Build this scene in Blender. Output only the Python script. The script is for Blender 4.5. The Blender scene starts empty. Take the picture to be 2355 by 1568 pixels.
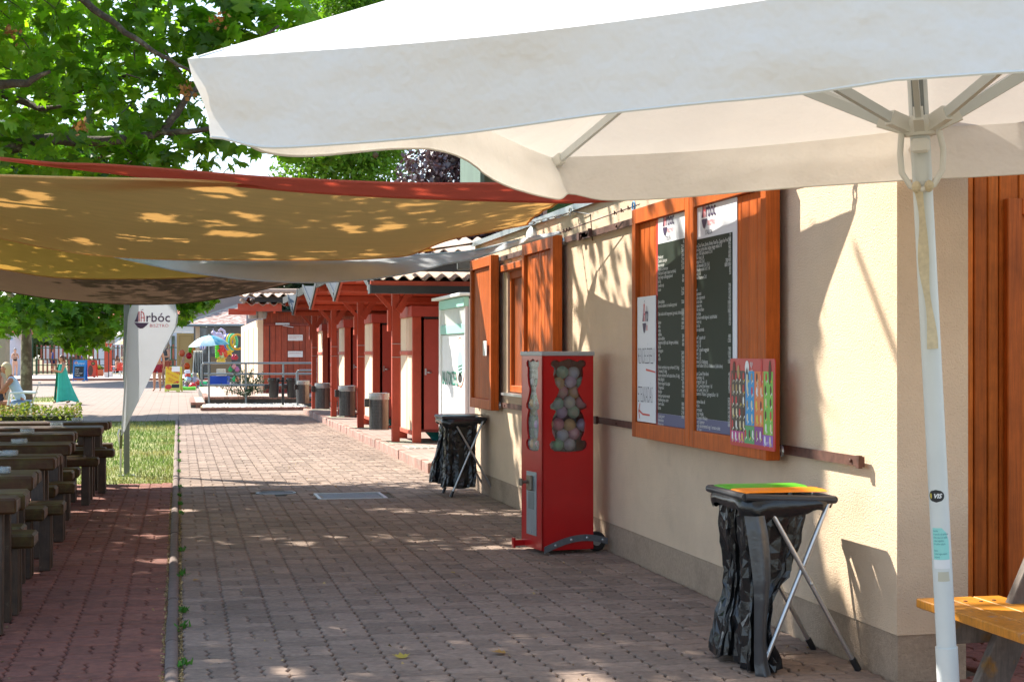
import bpy, math, random
import numpy as np
from mathutils import Vector, Matrix, Euler
from mathutils import noise
from mathutils.geometry import tessellate_polygon
rnd = random.Random(7); nr = np.random.default_rng(11)
S = bpy.context.scene; C = S.collection
R_ = math.radians
# ------------------------------------------------------------------ camera
H, FPX = 1.38, 3600.0                      # eye height; focal length for a 2355 px wide picture
YAW = math.atan(767 / FPX)
FW = Vector((math.sin(YAW), math.cos(YAW), 0)); RT = Vector((math.cos(YAW), -math.sin(YAW), 0)); UP = Vector((0, 0, 1))
cd = bpy.data.cameras.new('camera'); cam = bpy.data.objects.new('camera', cd); C.objects.link(cam)
cd.sensor_width = 36; cd.lens = 36 * FPX / 2355; cd.shift_y = 29 / 2355
cd.clip_start = .1; cd.clip_end = 2000
cam.location = (0, 0, H); cam.rotation_euler = (math.pi / 2, 0, -YAW)
S.camera = cam
# ------------------------------------------------------------------ light
SUN = Vector((-.46, .575, .676)).normalized()
w = bpy.data.worlds.new('World'); S.world = w; w.use_nodes = True
nt = w.node_tree; bg = nt.nodes['Background']
sky = nt.nodes.new('ShaderNodeTexSky'); sky.sky_type = 'NISHITA'; sky.sun_disc = False
sky.sun_elevation = math.asin(SUN.z); sky.sun_rotation = math.atan2(SUN.x, SUN.y)
sky.air_density = 1.0; sky.dust_density = .5; sky.ozone_density = 2.0
# even out the sky: s / (1 + s / c), the same for every direction
v1 = nt.nodes.new('ShaderNodeVectorMath'); v1.operation = 'MULTIPLY_ADD'; nt.links.new(sky.outputs[0], v1.inputs[0]); v1.inputs[1].default_value = (.15 / .78, .15 / .84, .15 / .95); v1.inputs[2].default_value = (1, 1, 1)
v2 = nt.nodes.new('ShaderNodeVectorMath'); v2.operation = 'DIVIDE'; nt.links.new(sky.outputs[0], v2.inputs[0]); nt.links.new(v1.outputs[0], v2.inputs[1])
nt.links.new(v2.outputs[0], bg.inputs[0]); bg.inputs[1].default_value = .15
sl = bpy.data.lights.new('sun', 'SUN'); sl.energy = 3.05; sl.angle = R_(.53); sl.color = (1, .93, .82)
so = bpy.data.objects.new('sun', sl); C.objects.link(so); so.rotation_euler = SUN.to_track_quat('Z', 'Y').to_euler()
so.location = SUN * 60
S.view_settings.view_transform = 'Standard'; S.view_settings.look = 'None'
S.view_settings.exposure = 2.05; S.view_settings.gamma = 1; S.view_settings.use_curve_mapping = False
S.render.engine = 'CYCLES'
try:
    S.cycles.max_bounces = 10; S.cycles.transparent_max_bounces = 12; S.cycles.diffuse_bounces = 5
except Exception: pass
# ------------------------------------------------------------------ where things stand (surveyed from the photograph)
def cp(u, v, d): return Vector((0, 0, H)) + d * (FW + (u - 1177) / FPX * RT + (813 - v) / FPX * UP)
def onz(u, v, z=0.): return cp(u, v, FPX * (H - z) / (v - 813))
def onx(u, v, X): return cp(u, v, FPX * X / math.cos(YAW) / (u - 410))
def ony(u, v, Y):
    k = (u - 1177) / FPX; return cp(u, v, Y / (FW.y + k * RT.y))
# ------------------------------------------------------------------ materials
MATS = {}
def mat(name, col, rough=.7, metal=0., vary=0., vscale=4., bump=0., bscale=60., trans=0., spec=.5, coat=0., col2=None, grain=None, rand=0., alpha=1., emis=None, stretch=None, c2thr=None, obj=True, worn=None, trcol=None, sheen=0, world=False, stain=None):
    if name in MATS: return MATS[name]
    m = bpy.data.materials.new(name); m.use_nodes = True; n = m.node_tree; N = n.nodes; L = n.links
    b = N['Principled BSDF']; out = N['Material Output']
    b.inputs['Roughness'].default_value = rough; b.inputs['Metallic'].default_value = metal
    b.inputs['Specular IOR Level'].default_value = spec; b.inputs['Coat Weight'].default_value = coat
    tc = N.new('ShaderNodeTexCoord'); mp = N.new('ShaderNodeMapping'); L.new(N.new('ShaderNodeNewGeometry').outputs['Position'] if world else tc.outputs['Object'], mp.inputs[0])
    if stretch: mp.inputs['Scale'].default_value = stretch
    c = (*col, 1); cur = None
    rgb = N.new('ShaderNodeRGB'); rgb.outputs[0].default_value = c; cur = rgb.outputs[0]
    def mixc(a, bcol, fac, blend='MIX'):
        x = N.new('ShaderNodeMix'); x.data_type = 'RGBA'; x.blend_type = blend
        L.new(a, x.inputs[6]); 
        if isinstance(bcol, tuple): x.inputs[7].default_value = bcol
        else: L.new(bcol, x.inputs[7])
        if isinstance(fac, float): x.inputs[0].default_value = fac
        else: L.new(fac, x.inputs[0])
        return x.outputs[2]
    def noise(sc, det=6., ro=.6):
        x = N.new('ShaderNodeTexNoise'); x.inputs['Scale'].default_value = sc; x.inputs['Detail'].default_value = det; x.inputs['Roughness'].default_value = ro
        L.new(mp.outputs[0], x.inputs['Vector']); return x.outputs[0]
    def ramp(src, a, bb):
        x = N.new('ShaderNodeMapRange'); x.inputs[1].default_value = a; x.inputs[2].default_value = bb; L.new(src, x.inputs[0]); return x.outputs[0]
    if col2:
        lo, hi = c2thr or (.4, .62)
        cur = mixc(cur, (*col2, 1), ramp(noise(vscale), lo, hi))
    if vary:
        g = N.new('ShaderNodeMapRange'); L.new(noise(vscale * 1.7, 8., .65), g.inputs[0]); g.inputs[1].default_value = .3; g.inputs[2].default_value = .7
        g.inputs[3].default_value = 1 - vary; g.inputs[4].default_value = 1 + vary
        h = N.new('ShaderNodeVectorMath'); h.operation = 'SCALE'; L.new(cur, h.inputs[0]); L.new(g.outputs[0], h.inputs['Scale']); cur = h.outputs[0]
    if grain:                               # wood grain: stretched noise bands
        gm = N.new('ShaderNodeMapping'); L.new(tc.outputs['Object'], gm.inputs[0]); gm.inputs['Scale'].default_value = grain
        gn = N.new('ShaderNodeTexNoise'); gn.inputs['Scale'].default_value = 3.; gn.inputs['Detail'].default_value = 8; gn.inputs['Roughness'].default_value = .7; gn.inputs['Distortion'].default_value = .6
        L.new(gm.outputs[0], gn.inputs['Vector'])
        g = N.new('ShaderNodeMapRange'); L.new(gn.outputs[0], g.inputs[0]); g.inputs[1].default_value = .3; g.inputs[2].default_value = .7; g.inputs[3].default_value = .66; g.inputs[4].default_value = 1.25
        h = N.new('ShaderNodeVectorMath'); h.operation = 'SCALE'; L.new(cur, h.inputs[0]); L.new(g.outputs[0], h.inputs['Scale']); cur = h.outputs[0]
    if worn:
        wc, lo, hi, ws = worn
        cur = mixc(cur, (*wc, 1), ramp(noise(ws, 10., .75), lo, hi))
    if stain:
        lo, hi, ss, am = stain; g = N.new('ShaderNodeMapRange'); L.new(noise(ss, 5., .6), g.inputs[0]); g.inputs[1].default_value = lo; g.inputs[2].default_value = hi; g.inputs[3].default_value = 1.; g.inputs[4].default_value = am
        h = N.new('ShaderNodeVectorMath'); h.operation = 'SCALE'; L.new(cur, h.inputs[0]); L.new(g.outputs[0], h.inputs['Scale']); cur = h.outputs[0]
    if rand:
        if rand > 0 and obj: 
            oi = N.new('ShaderNodeObjectInfo').outputs['Random']; gi = N.new('ShaderNodeNewGeometry').outputs['Random Per Island']
            ad = N.new('ShaderNodeMath'); ad.operation = 'ADD'; L.new(oi, ad.inputs[0]); L.new(gi, ad.inputs[1]); fr = N.new('ShaderNodeMath'); fr.operation = 'FRACT'; L.new(ad.outputs[0], fr.inputs[0]); src = fr.outputs[0]
        g = N.new('ShaderNodeMapRange'); L.new(src, g.inputs[0]); g.inputs[3].default_value = 1 - rand; g.inputs[4].default_value = 1 + rand
        h = N.new('ShaderNodeVectorMath'); h.operation = 'SCALE'; L.new(cur, h.inputs[0]); L.new(g.outputs[0], h.inputs['Scale']); cur = h.outputs[0]
    L.new(cur, b.inputs['Base Color'])
    if bump:
        bn = N.new('ShaderNodeBump'); bn.inputs['Strength'].default_value = min(1., bump); bn.inputs['Distance'].default_value = .01 if bump <= 1 else .01 * bump
        L.new(noise(bscale, 4.), bn.inputs['Height']); L.new(bn.outputs[0], b.inputs['Normal'])
    if trans:                               # thin cloth or leaf: light comes through
        tr = N.new('ShaderNodeBsdfTranslucent')
        if trcol:
            tv = N.new('ShaderNodeVectorMath'); tv.operation = 'MULTIPLY'; L.new(cur, tv.inputs[0]); tv.inputs[1].default_value = trcol; L.new(tv.outputs[0], tr.inputs[0])
        else: L.new(cur, tr.inputs[0])
        mx = N.new('ShaderNodeMixShader'); mx.inputs[0].default_value = trans; L.new(b.outputs[0], mx.inputs[1]); L.new(tr.outputs[0], mx.inputs[2]); L.new(mx.outputs[0], out.inputs[0])
    if alpha < 1:
        tp = N.new('ShaderNodeBsdfTransparent'); mx = N.new('ShaderNodeMixShader'); mx.inputs[0].default_value = alpha
        L.new(tp.outputs[0], mx.inputs[1]); L.new(b.outputs[0], mx.inputs[2]); L.new(mx.outputs[0], out.inputs[0])
    MATS[name] = m; return m
def glassy(name, col=(1, 1, 1), rough=.02, ior=1.45, mixt=.0):
    if name in MATS: return MATS[name]
    m = bpy.data.materials.new(name); m.use_nodes = True; n = m.node_tree; N = n.nodes; L = n.links
    out = N['Material Output']; N.remove(N['Principled BSDF'])
    gl = N.new('ShaderNodeBsdfGlossy'); gl.inputs['Roughness'].default_value = rough; gl.inputs[0].default_value = (.9, .92, .95, 1)
    tp = N.new('ShaderNodeBsdfTransparent'); tp.inputs[0].default_value = (*col, 1)
    fr = N.new('ShaderNodeFresnel'); fr.inputs[0].default_value = ior
    ad = N.new('ShaderNodeMath'); ad.operation = 'ADD'; ad.use_clamp = True; L.new(fr.outputs[0], ad.inputs[0]); ad.inputs[1].default_value = mixt
    mx = N.new('ShaderNodeMixShader'); L.new(ad.outputs[0], mx.inputs[0]); L.new(tp.outputs[0], mx.inputs[1]); L.new(gl.outputs[0], mx.inputs[2]); L.new(mx.outputs[0], out.inputs[0])
    MATS[name] = m; return m
# ------------------------------------------------------------------ mesh builder
class MB:
    def __init__(s): s.v = []; s.f = []; s.m = []; s.mi = 0
    def add(s, vs, fs):
        o = len(s.v); s.v += [tuple(p) for p in vs]; s.f += [tuple(i + o for i in q) for q in fs]; s.m += [s.mi] * len(fs); return s
    def box(s, lo, hi, M=None, ch=0.):
        x0, y0, z0 = lo; x1, y1, z1 = hi
        if ch:
            c = min(ch, abs(x1 - x0) * .45, abs(y1 - y0) * .45, abs(z1 - z0) * .45)
            vs = []; idx = {}
            for sx in (0, 1):
                for sy in (0, 1):
                    for sz in (0, 1):
                        X = (x0, x1)[sx]; Y = (y0, y1)[sy]; Z = (z0, z1)[sz]
                        dx = c * (1, -1)[sx]; dy = c * (1, -1)[sy]; dz = c * (1, -1)[sz]
                        for k, p in enumerate(((X, Y + dy, Z + dz), (X + dx, Y, Z + dz), (X + dx, Y + dy, Z))):
                            idx[sx, sy, sz, k] = len(vs); vs.append(p)
            fs = []
            I = idx
            for sg in (0, 1):
                q = [I[sg, 0, 0, 0], I[sg, 0, 1, 0], I[sg, 1, 1, 0], I[sg, 1, 0, 0]]; fs.append(q if sg == 0 else q[::-1])
                q = [I[0, sg, 0, 1], I[1, sg, 0, 1], I[1, sg, 1, 1], I[0, sg, 1, 1]]; fs.append(q if sg == 0 else q[::-1])
                q = [I[0, 0, sg, 2], I[0, 1, sg, 2], I[1, 1, sg, 2], I[1, 0, sg, 2]]; fs.append(q if sg == 0 else q[::-1])
            for a in (0, 1):
                for b_ in (0, 1):
                    q = [I[a, b_, 0, 0], I[a, b_, 0, 1], I[a, b_, 1, 1], I[a, b_, 1, 0]]; fs.append(q if (a + b_) % 2 == 1 else q[::-1])
                    q = [I[a, 0, b_, 0], I[a, 0, b_, 2], I[a, 1, b_, 2], I[a, 1, b_, 0]]; fs.append(q if (a + b_) % 2 == 0 else q[::-1])
                    q = [I[0, a, b_, 1], I[0, a, b_, 2], I[1, a, b_, 2], I[1, a, b_, 1]]; fs.append(q if (a + b_) % 2 == 1 else q[::-1])
            for a in (0, 1):
                for b_ in (0, 1):
                    for c_ in (0, 1):
                        q = [I[a, b_, c_, 0], I[a, b_, c_, 1], I[a, b_, c_, 2]]; fs.append(q if (a + b_ + c_) % 2 == 1 else q[::-1])
        else:
            vs = [(x0, y0, z0), (x1, y0, z0), (x1, y1, z0), (x0, y1, z0), (x0, y0, z1), (x1, y0, z1), (x1, y1, z1), (x0, y1, z1)]
            fs = [(0, 3, 2, 1), (4, 5, 6, 7), (0, 1, 5, 4), (1, 2, 6, 5), (2, 3, 7, 6), (3, 0, 4, 7)]
        if M: vs = [M @ Vector(p) for p in vs]
        return s.add(vs, fs)
    def bar(s, a, b, w_, h_, up=(0, 0, 1), ch=0.):   # rectangular bar from a to b
        a = Vector(a); b = Vector(b); z = (b - a); L = z.length; z.normalize()
        x = Vector(up).cross(z)
        if x.length < 1e-4: x = Vector((1, 0, 0)).cross(z)
        x.normalize(); y = z.cross(x)
        M = Matrix((x, y, z)).transposed().to_4x4(); M.translation = a
        return s.box((-w_ / 2, -h_ / 2, 0), (w_ / 2, h_ / 2, L), M, ch)
    def tube(s, pts, r, n=8, cap=True):
        pts = [Vector(p) for p in pts]; rr = r if isinstance(r, (list, tuple)) else [r] * len(pts)
        rings = []; prev = None
        for i, p in enumerate(pts):
            t = (pts[min(i + 1, len(pts) - 1)] - pts[max(i - 1, 0)])
            if t.length < 1e-9: t = Vector((0, 0, 1))
            t.normalize()
            if prev is None:
                a = Vector((0, 0, 1)) if abs(t.z) < .9 else Vector((1, 0, 0)); prev = t.cross(a).normalized()
            x = (prev - t * prev.dot(t)); x = x.normalized() if x.length > 1e-6 else prev
            y = t.cross(x); prev = x
            rings.append([p + (x * math.cos(2 * math.pi * k / n) + y * math.sin(2 * math.pi * k / n)) * rr[i] for k in range(n)])
        vs = [q for g in rings for q in g]; fs = []
        for i in range(len(rings) - 1):
            for k in range(n): fs.append((i * n + k, i * n + (k + 1) % n, (i + 1) * n + (k + 1) % n, (i + 1) * n + k))
        if cap: fs.append(tuple(range(n))[::-1]); fs.append(tuple(range((len(rings) - 1) * n, len(rings) * n)))
        return s.add(vs, fs)
    def ball(s, c, r, n=10, m_=7):
        rx, ry, rz = (r, r, r) if not isinstance(r, (tuple, list)) else r
        vs = [(c[0], c[1], c[2] - rz)]; fs = []
        for i in range(1, m_):
            a = math.pi * i / m_
            for k in range(n): b = 2 * math.pi * k / n; vs.append((c[0] + rx * math.sin(a) * math.cos(b), c[1] + ry * math.sin(a) * math.sin(b), c[2] - rz * math.cos(a)))
        vs.append((c[0], c[1], c[2] + rz)); T = len(vs) - 1
        for k in range(n):
            fs.append((0, 1 + (k + 1) % n, 1 + k)); fs.append((T, T - n + k, T - n + (k + 1) % n))
            for i in range(m_ - 2): a = 1 + i * n; fs.append((a + k, a + (k + 1) % n, a + n + (k + 1) % n, a + n + k))
        return s.add(vs, fs)
    def lathe(s, c, prof, n=16, M=None, cap=True):
        vs = []; fs = []
        for r, z in prof:
            for k in range(n): a = 2 * math.pi * k / n; vs.append(Vector((r * math.cos(a), r * math.sin(a), z)))
        for i in range(len(prof) - 1):
            for k in range(n): fs.append((i * n + k, i * n + (k + 1) % n, (i + 1) * n + (k + 1) % n, (i + 1) * n + k))
        if cap: fs.append(tuple(range(n))[::-1]); fs.append(tuple(range((len(prof) - 1) * n, len(prof) * n)))
        vs = [(M @ p if M else p) + Vector(c) for p in vs]
        return s.add(vs, fs)
    def poly(s, pts, fn, depth=0., holes=()):         # flat polygon (with holes) given in a plane; fn(x, y, z) -> world
        loops = [pts] + list(holes); vl = [[Vector((p[0], p[1], 0)) for p in l] for l in loops]
        tris = tessellate_polygon(vl); flat = [p for l in loops for p in l]; n = len(flat)
        vs = [fn(p[0], p[1], 0.) for p in flat]; fs = [tuple(t) for t in tris]
        # orient towards fn's +z
        if fs:
            def ar(t): a, b, c = (flat[i] for i in t); return (b[0] - a[0]) * (c[1] - a[1]) - (c[0] - a[0]) * (b[1] - a[1])
            fs = [t if ar(t) > 0 else t[::-1] for t in fs if abs(ar(t)) > 1e-12]
        if depth:
            vs += [fn(p[0], p[1], -depth) for p in flat]; fs += [tuple(i + n for i in t[::-1]) for t in fs]
            o = 0
            for li, l in enumerate(loops):
                A = sum(l[i][0] * l[(i + 1) % len(l)][1] - l[(i + 1) % len(l)][0] * l[i][1] for i in range(len(l)))
                for i in range(len(l)):
                    a = o + i; b = o + (i + 1) % len(l); q = (b, a, a + n, b + n)
                    fs.append(q if (A > 0) == (li == 0) else q[::-1])
                o += len(l)
        return s.add(vs, fs)
    def grid(s, fn, nu, nv):
        vs = [fn(i / nu, j / nv) for i in range(nu + 1) for j in range(nv + 1)]
        fs = [(i * (nv + 1) + j, (i + 1) * (nv + 1) + j, (i + 1) * (nv + 1) + j + 1, i * (nv + 1) + j + 1) for i in range(nu) for j in range(nv)]
        return s.add(vs, fs)
    def build(s, name, m, parent=None, smooth=False, loc=None):
        root = parent
        off = Vector((0, 0, 0))
        while root is not None: off += Vector(root.location); root = root.parent
        o_loc = Vector(loc) if loc is not None else Vector((0, 0, 0))
        me = bpy.data.meshes.new(name); sh = off + o_loc
        me.from_pydata([(p[0] - sh.x, p[1] - sh.y, p[2] - sh.z) for p in s.v], [], s.f)
        for q in (m if isinstance(m, (list, tuple)) else [m]): me.materials.append(q)
        if any(s.m): me.polygons.foreach_set('material_index', s.m)
        if smooth: me.polygons.foreach_set('use_smooth', [True] * len(me.polygons)); 
        if smooth and smooth != 'soft' and len(s.f) > 0:
            try: me.set_sharp_from_angle(angle=R_(40))
            except Exception: pass
        o = bpy.data.objects.new(name, me); C.objects.link(o); o.location = o_loc
        if parent: o.parent = parent
        return o
def tag(o, label=None, cat=None, group=None, kind=None):
    if label: o['label'] = label
    if cat: o['category'] = cat
    if group: o['group'] = group
    if kind: o['kind'] = kind
    return o
def thing(name, label, cat, loc=(0, 0, 0), group=None):
    o = bpy.data.objects.new(name, None); C.objects.link(o); o.location = loc; o.empty_display_size = .2
    return tag(o, label, cat, group)
def struct(name, mb, m, parent=None, smooth=False, kind='structure'):
    o = mb.build(name, m, parent, smooth)
    if parent is None: o['kind'] = kind
    return o
def kids(o): return [c for c in o.children]
def copy_tree(o, parent=None, loc=None, rz=None, label=None):
    c = o.copy(); C.objects.link(c)
    if parent: c.parent = parent
    if loc is not None: c.location = loc
    if rz is not None: c.rotation_euler = (0, 0, rz)
    if label: c['label'] = label
    for ch in kids(o): copy_tree(ch, c)
    return c
def fnx(X, Y0, z0, sy=1., sz=1.):    # plane facing -x: reads from far to near
    return lambda x, y, z=0.: Vector((X - z, Y0 - x * sy, z0 + y * sz))
def fny(Y, X0, z0, sx=1., sz=1.):    # plane facing -y
    return lambda x, y, z=0.: Vector((X0 + x * sx, Y - z, z0 + y * sz))
_fc = {}
def text(mb, body, fn, size=.1, align='LEFT', sx=1., line=1., shear=0., bold=0., z=0.):
    cu = bpy.data.curves.new('lettering', 'FONT'); cu.body = body; cu.size = size; cu.align_x = align; cu.space_line = line; cu.resolution_u = 2; cu.shear = shear; cu.offset = bold
    o = bpy.data.objects.new('lettering', cu); C.objects.link(o); bpy.context.view_layer.update()
    me = o.evaluated_get(bpy.context.evaluated_depsgraph_get()).to_mesh()
    mb.add([fn(v.co.x * sx, v.co.y, z) for v in me.vertices], [tuple(p.vertices) for p in me.polygons])
    o.to_mesh_clear(); bpy.data.objects.remove(o); bpy.data.curves.remove(cu)
    return mb
def rot2(x, y, a): return (x * math.cos(a) - y * math.sin(a), x * math.sin(a) + y * math.cos(a))
def ell(cx, cy, rx, ry, n=16, a0=0, a1=2 * math.pi, full=True):
    k = n if full else n
    return [(cx + rx * math.cos(a0 + (a1 - a0) * i / (n if full else n - 1)), cy + ry * math.sin(a0 + (a1 - a0) * i / (n if full else n - 1))) for i in range(k)]
def logo(mb, fn, sc=1., clip=None, z=.002):
    """sail-boat emblem with the bistro's name; x 0..1.0, y -.2..0.5 ; material 0 navy, 1 red"""
    f = lambda x, y, q=0.: fn(x * sc, y * sc, q + z)
    c = clip or 9.
    mb.mi = 0
    mb.poly([(0, 0), (.11, 0), (.11, .3), (.085, .2), (.05, .09)], f)              # dark sail
    mb.poly([(0, -.03), (.42, -.03), (.34, -.12), (.25, -.19), (.17, -.2), (.1, -.16), (.05, -.1)], f)
    mb.poly([(.18, .335), (.26, .345), (.26, .37)], f)
    mb.mi = 1
    mb.poly([(.125, 0), (.155, 0), (.155, .3), (.125, .3)], f)
    mb.poly([(.185, 0), (.21, 0), (.21, .11), (.27, .11), (.27, 0), (.3, 0), (.3, .15), (.29, .22), (.26, .28), (.22, .31), (.185, .315)], f, holes=[[(.21, .135), (.21, .285), (.24, .26), (.265, .2), (.27, .135)]])
    mb.mi = 0
    if c > .9: text(mb, 'rbóc', lambda x, y, q=0.: f(.325 + x, y, q), .38, bold=.004)
    elif c > .3: text(mb, 'rb', lambda x, y, q=0.: f(.325 + x, y, q), .38, bold=.004)
    mb.mi = 1
    text(mb, 'BISZTRÓ' if c > .9 else 'BIS', lambda x, y, q=0.: f(.44 + x, y - .155, q), .125, sx=1.12)
    mb.mi = 0
    return mb
M_ = {}
# shared materials
WOOD = mat('stained_wood', (.50, .105, .013), .5, vary=.18, vscale=2.5, grain=(30, 30, 1.2), spec=.2, rand=.16, worn=((.58, .26, .1), .66, .76, 9))
WOODD = mat('stained_wood_dark', (.23, .028, .008), .4, grain=(30, 30, 1.2), rand=.1)
REDP = mat('red_paint', (.46, .065, .028), .55, vary=.16, vscale=3, bump=.15, bscale=40, rand=.08, worn=((.42, .17, .11), .64, .72, 22))
REDD = mat('dark_red_paint', (.26, .018, .014), .5, vary=.15, vscale=3)
STUC = mat('cream_stucco', (.76, .575, .40), .95, world=True, stain=(.56, .78, 1.1, .8), vary=.07, vscale=1.2, bump=1., bscale=150, col2=(.66, .49, .34), c2thr=(.5, .8), worn=((.56, .40, .27), .6, .85, 2.4))
PLIN = mat('plinth_plaster', (.44, .325, .23), .95, world=True, stain=(.5, .75, 2.2, .7), vary=.16, vscale=30, bump=1., bscale=140)
CREAM = mat('cream_paint', (.72, .56, .40), .85, vary=.05, bump=.25, bscale=80)
WHT = mat('white_paint', (.78, .79, .78), .55, vary=.04)
IRON = mat('rusty_iron', (.12, .055, .04), .6, .4, vary=.4, vscale=14)
STEEL = mat('galvanised_steel', (.5, .52, .53), .38, .85, vary=.15, vscale=12)
ALU = mat('aluminium_tube', (.55, .56, .58), .3, .9)
BLK = mat('black_plastic', (.018, .018, .02), .35)
GREY = mat('grey_metal', (.18, .2, .2), .5, .3, vary=.1)
ANTH = mat('anthracite_sheet', (.022, .024, .026), .45, .2, vary=.2)
NAVY = mat('navy_print', (.045, .025, .085), .5)
PRED = mat('red_print', (.62, .03, .05), .5)
# ================================================================== GROUND
def sheet(name, x0, x1, y0, y1, z, m, parent=None, nx=1, ny=1):
    b = MB(); b.grid(lambda i, j: (x0 + (x1 - x0) * i, y0 + (y1 - y0) * j, z), nx, ny); return struct(name, b, m, parent)
def paving_mat(name, c1, c2, joint, sc=.225, bumpd=.004):
    m = bpy.data.materials.new(name); MATS[name] = m; m.use_nodes = True; n = m.node_tree; N = n.nodes; L = n.links; b = N['Principled BSDF']; b.inputs['Roughness'].default_value = .9
    tc = N.new('ShaderNodeTexCoord'); br = N.new('ShaderNodeTexBrick'); L.new(tc.outputs['Object'], br.inputs[0])
    br.inputs['Color1'].default_value = (*c1, 1); br.inputs['Color2'].default_value = (*c2, 1); br.inputs['Mortar'].default_value = (*joint, 1)
    br.inputs['Scale'].default_value = 1; br.inputs['Brick Width'].default_value = sc; br.inputs['Row Height'].default_value = sc; br.inputs['Mortar Size'].default_value = .006; br.offset = 0
    br.inputs['Mortar Smooth'].default_value = .3
    no = N.new('ShaderNodeTexNoise'); no.inputs['Scale'].default_value = 1.3; no.inputs['Detail'].default_value = 8; L.new(tc.outputs['Object'], no.inputs[0])
    g = N.new('ShaderNodeMapRange'); L.new(no.outputs[0], g.inputs[0]); g.inputs[3].default_value = .75; g.inputs[4].default_value = 1.25
    h = N.new('ShaderNodeVectorMath'); h.operation = 'SCALE'; L.new(br.outputs[0], h.inputs[0]); L.new(g.outputs[0], h.inputs['Scale']); L.new(h.outputs[0], b.inputs['Base Color'])
    return m
SOIL = mat('joint_sand', (.085, .062, .042), .95, vary=.4, vscale=30, col2=(.13, .1, .06))
EARTH = mat('dry_earth', (.3, .22, .13), .95, vary=.25, vscale=2, bump=.5, bscale=30, col2=(.09, .12, .03), c2thr=(.45, .6))
sheet('ground', -300, 300, -30, 500, -.06, EARTH)
PV = mat('path_paver', (.30, .215, .165), .9, world=True, stain=(.5, .72, .9, .74), vary=.2, vscale=18, bump=.6, bscale=230, rand=.2, col2=(.25, .18, .14), worn=((.36, .27, .21), .58, .8, 1.3))
PVR = mat('terrace_paver', (.26, .10, .068), .9, world=True, stain=(.5, .72, 1.0, .72), vary=.16, vscale=18, bump=.5, bscale=260, rand=.14, col2=(.19, .075, .055), worn=((.26, .12, .09), .58, .8, 1.3))
PVF = paving_mat('far_path_paving', (.25, .185, .15), (.275, .205, .17), (.14, .10, .075))
PVP = paving_mat('platform_paving', (.30, .20, .165), (.34, .25, .21), (.16, .12, .1), .2)
P = .225
def zg(t, a): return a * (4 * t if t < .25 else (2 - 4 * t if t < .75 else 4 * t - 4))
def paver_mesh(w_, h_, name, m):
    """interlocking zigzag paver, w_ x h_ metres, centred, top at z=0"""
    hs = P / 2; pts = []; ax, ay = .0105, .006
    def seg(ax0, ay0, dx, dy, n):
        for k in range(n):
            for t in (0., .25, .75):
                q = k + t; x = ax0 + dx * hs * q; y = ay0 + dy * hs * q; fr = t if (dx + dy) > 0 else (1 - t) % 1.0
                off = 0. if t == 0 else zg(fr, 1.)
                pts.append((x + (off * ax if dx == 0 else 0), y + (off * ay if dy == 0 else 0)))
    nw = round(w_ / hs); nh = round(h_ / hs)
    seg(0, 0, 1, 0, nw); seg(w_, 0, 0, 1, nh); seg(w_, h_, -1, 0, nw); seg(0, h_, 0, -1, nh)
    g = .0085; cx, cy = w_ / 2, h_ / 2
    def ring(g_, z): return [((x - cx) * (1 - g_ / w_), (y - cy) * (1 - g_ / h_), z) for x, y in pts]
    n = len(pts); vs = ring(g + .011, 0) + ring(g, -.006) + ring(g, -.03)
    fs = [tuple(range(n))]
    for r in (0, 1):
        for k in range(n): fs.append((r * n + k, (r + 1) * n + k, (r + 1) * n + (k + 1) % n, r * n + (k + 1) % n))
    me = bpy.data.meshes.new(name); me.from_pydata(vs, [], fs); me.materials.append(m); return me, vs, fs
def lay(parent, x0, x1, y0, y1, m, nobj, phase=0, skip=None, clipx=None):
    mh, vh_, fh = paver_mesh(P, P / 2, 'paver', m); mv, vv, fv = paver_mesh(P / 2, P, 'paver', m)
    cells = []
    i0 = 0; nx = int(math.ceil((x1 - x0) / P)); ny = int(math.ceil((y1 - y0) / P))
    for i in range(nx):
        for j in range(ny):
            x = x0 + i * P; y = y0 + j * P
            if (j + phase) % 2 == 0: cells += [(x + P / 2, y + P / 4, 0), (x + P / 2, y + 3 * P / 4, 0)]
            else: cells += [(x + P / 4, y + P / 2, 1), (x + 3 * P / 4, y + P / 2, 1)]
    if skip: cells = [c for c in cells if not skip(c[0], c[1])]
    def key(c):
        p = Vector((c[0], c[1], -H)); d = p.dot(FW)
        if d < 1: return 1e3
        u = 1177 + FPX * p.dot(RT) / d; v = 813 + FPX * H / d
        return d + (500 if (u < -20 or u > 2375 or v > 1590) else 0)
    cells.sort(key=key)
    big = MB()
    tv = [np.array(vh_), np.array(vv)]; tf = [fh, fv]
    for k, (x, y, t) in enumerate(cells):
        dz = rnd.uniform(-.0022, .0022); ta, tb = rnd.uniform(-.012, .012), rnd.uniform(-.012, .012); rz = rnd.uniform(-.012, .012)
        if k < nobj:
            o = bpy.data.objects.new('paver', (mh, mv)[t]); C.objects.link(o); o.location = (x, y, dz); o.rotation_euler = (ta, tb, rz); o.parent = parent
        else:
            V = tv[t]; X = V[:, 0] - rz * V[:, 1]; Y = V[:, 1] + rz * V[:, 0]; Z = V[:, 2] + dz - tb * V[:, 0] + ta * V[:, 1]
            big.add(np.stack([X + x, Y + y, Z], 1).tolist(), tf[t])
    o = big.build('paver', m, parent); o['kind'] = 'stuff'
pth = sheet('path', -.0, 3.4, 1, 40, -.014, SOIL); pth['label'] = 'brown zigzag block paving of the walkway'
DR = (.93, 1.5, 15.02, 15.62)     # inspection cover opening (filled below)
def inpath(x, y):
    if y > 6.1 and x > 2.95: return True
    if x > 2.86 and y > 15.7: return True
    if y < 6.1 and x > 2.9: return True
    return False
c1 = onz(805, 1140); c2_ = onz(634, 1133)
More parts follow.
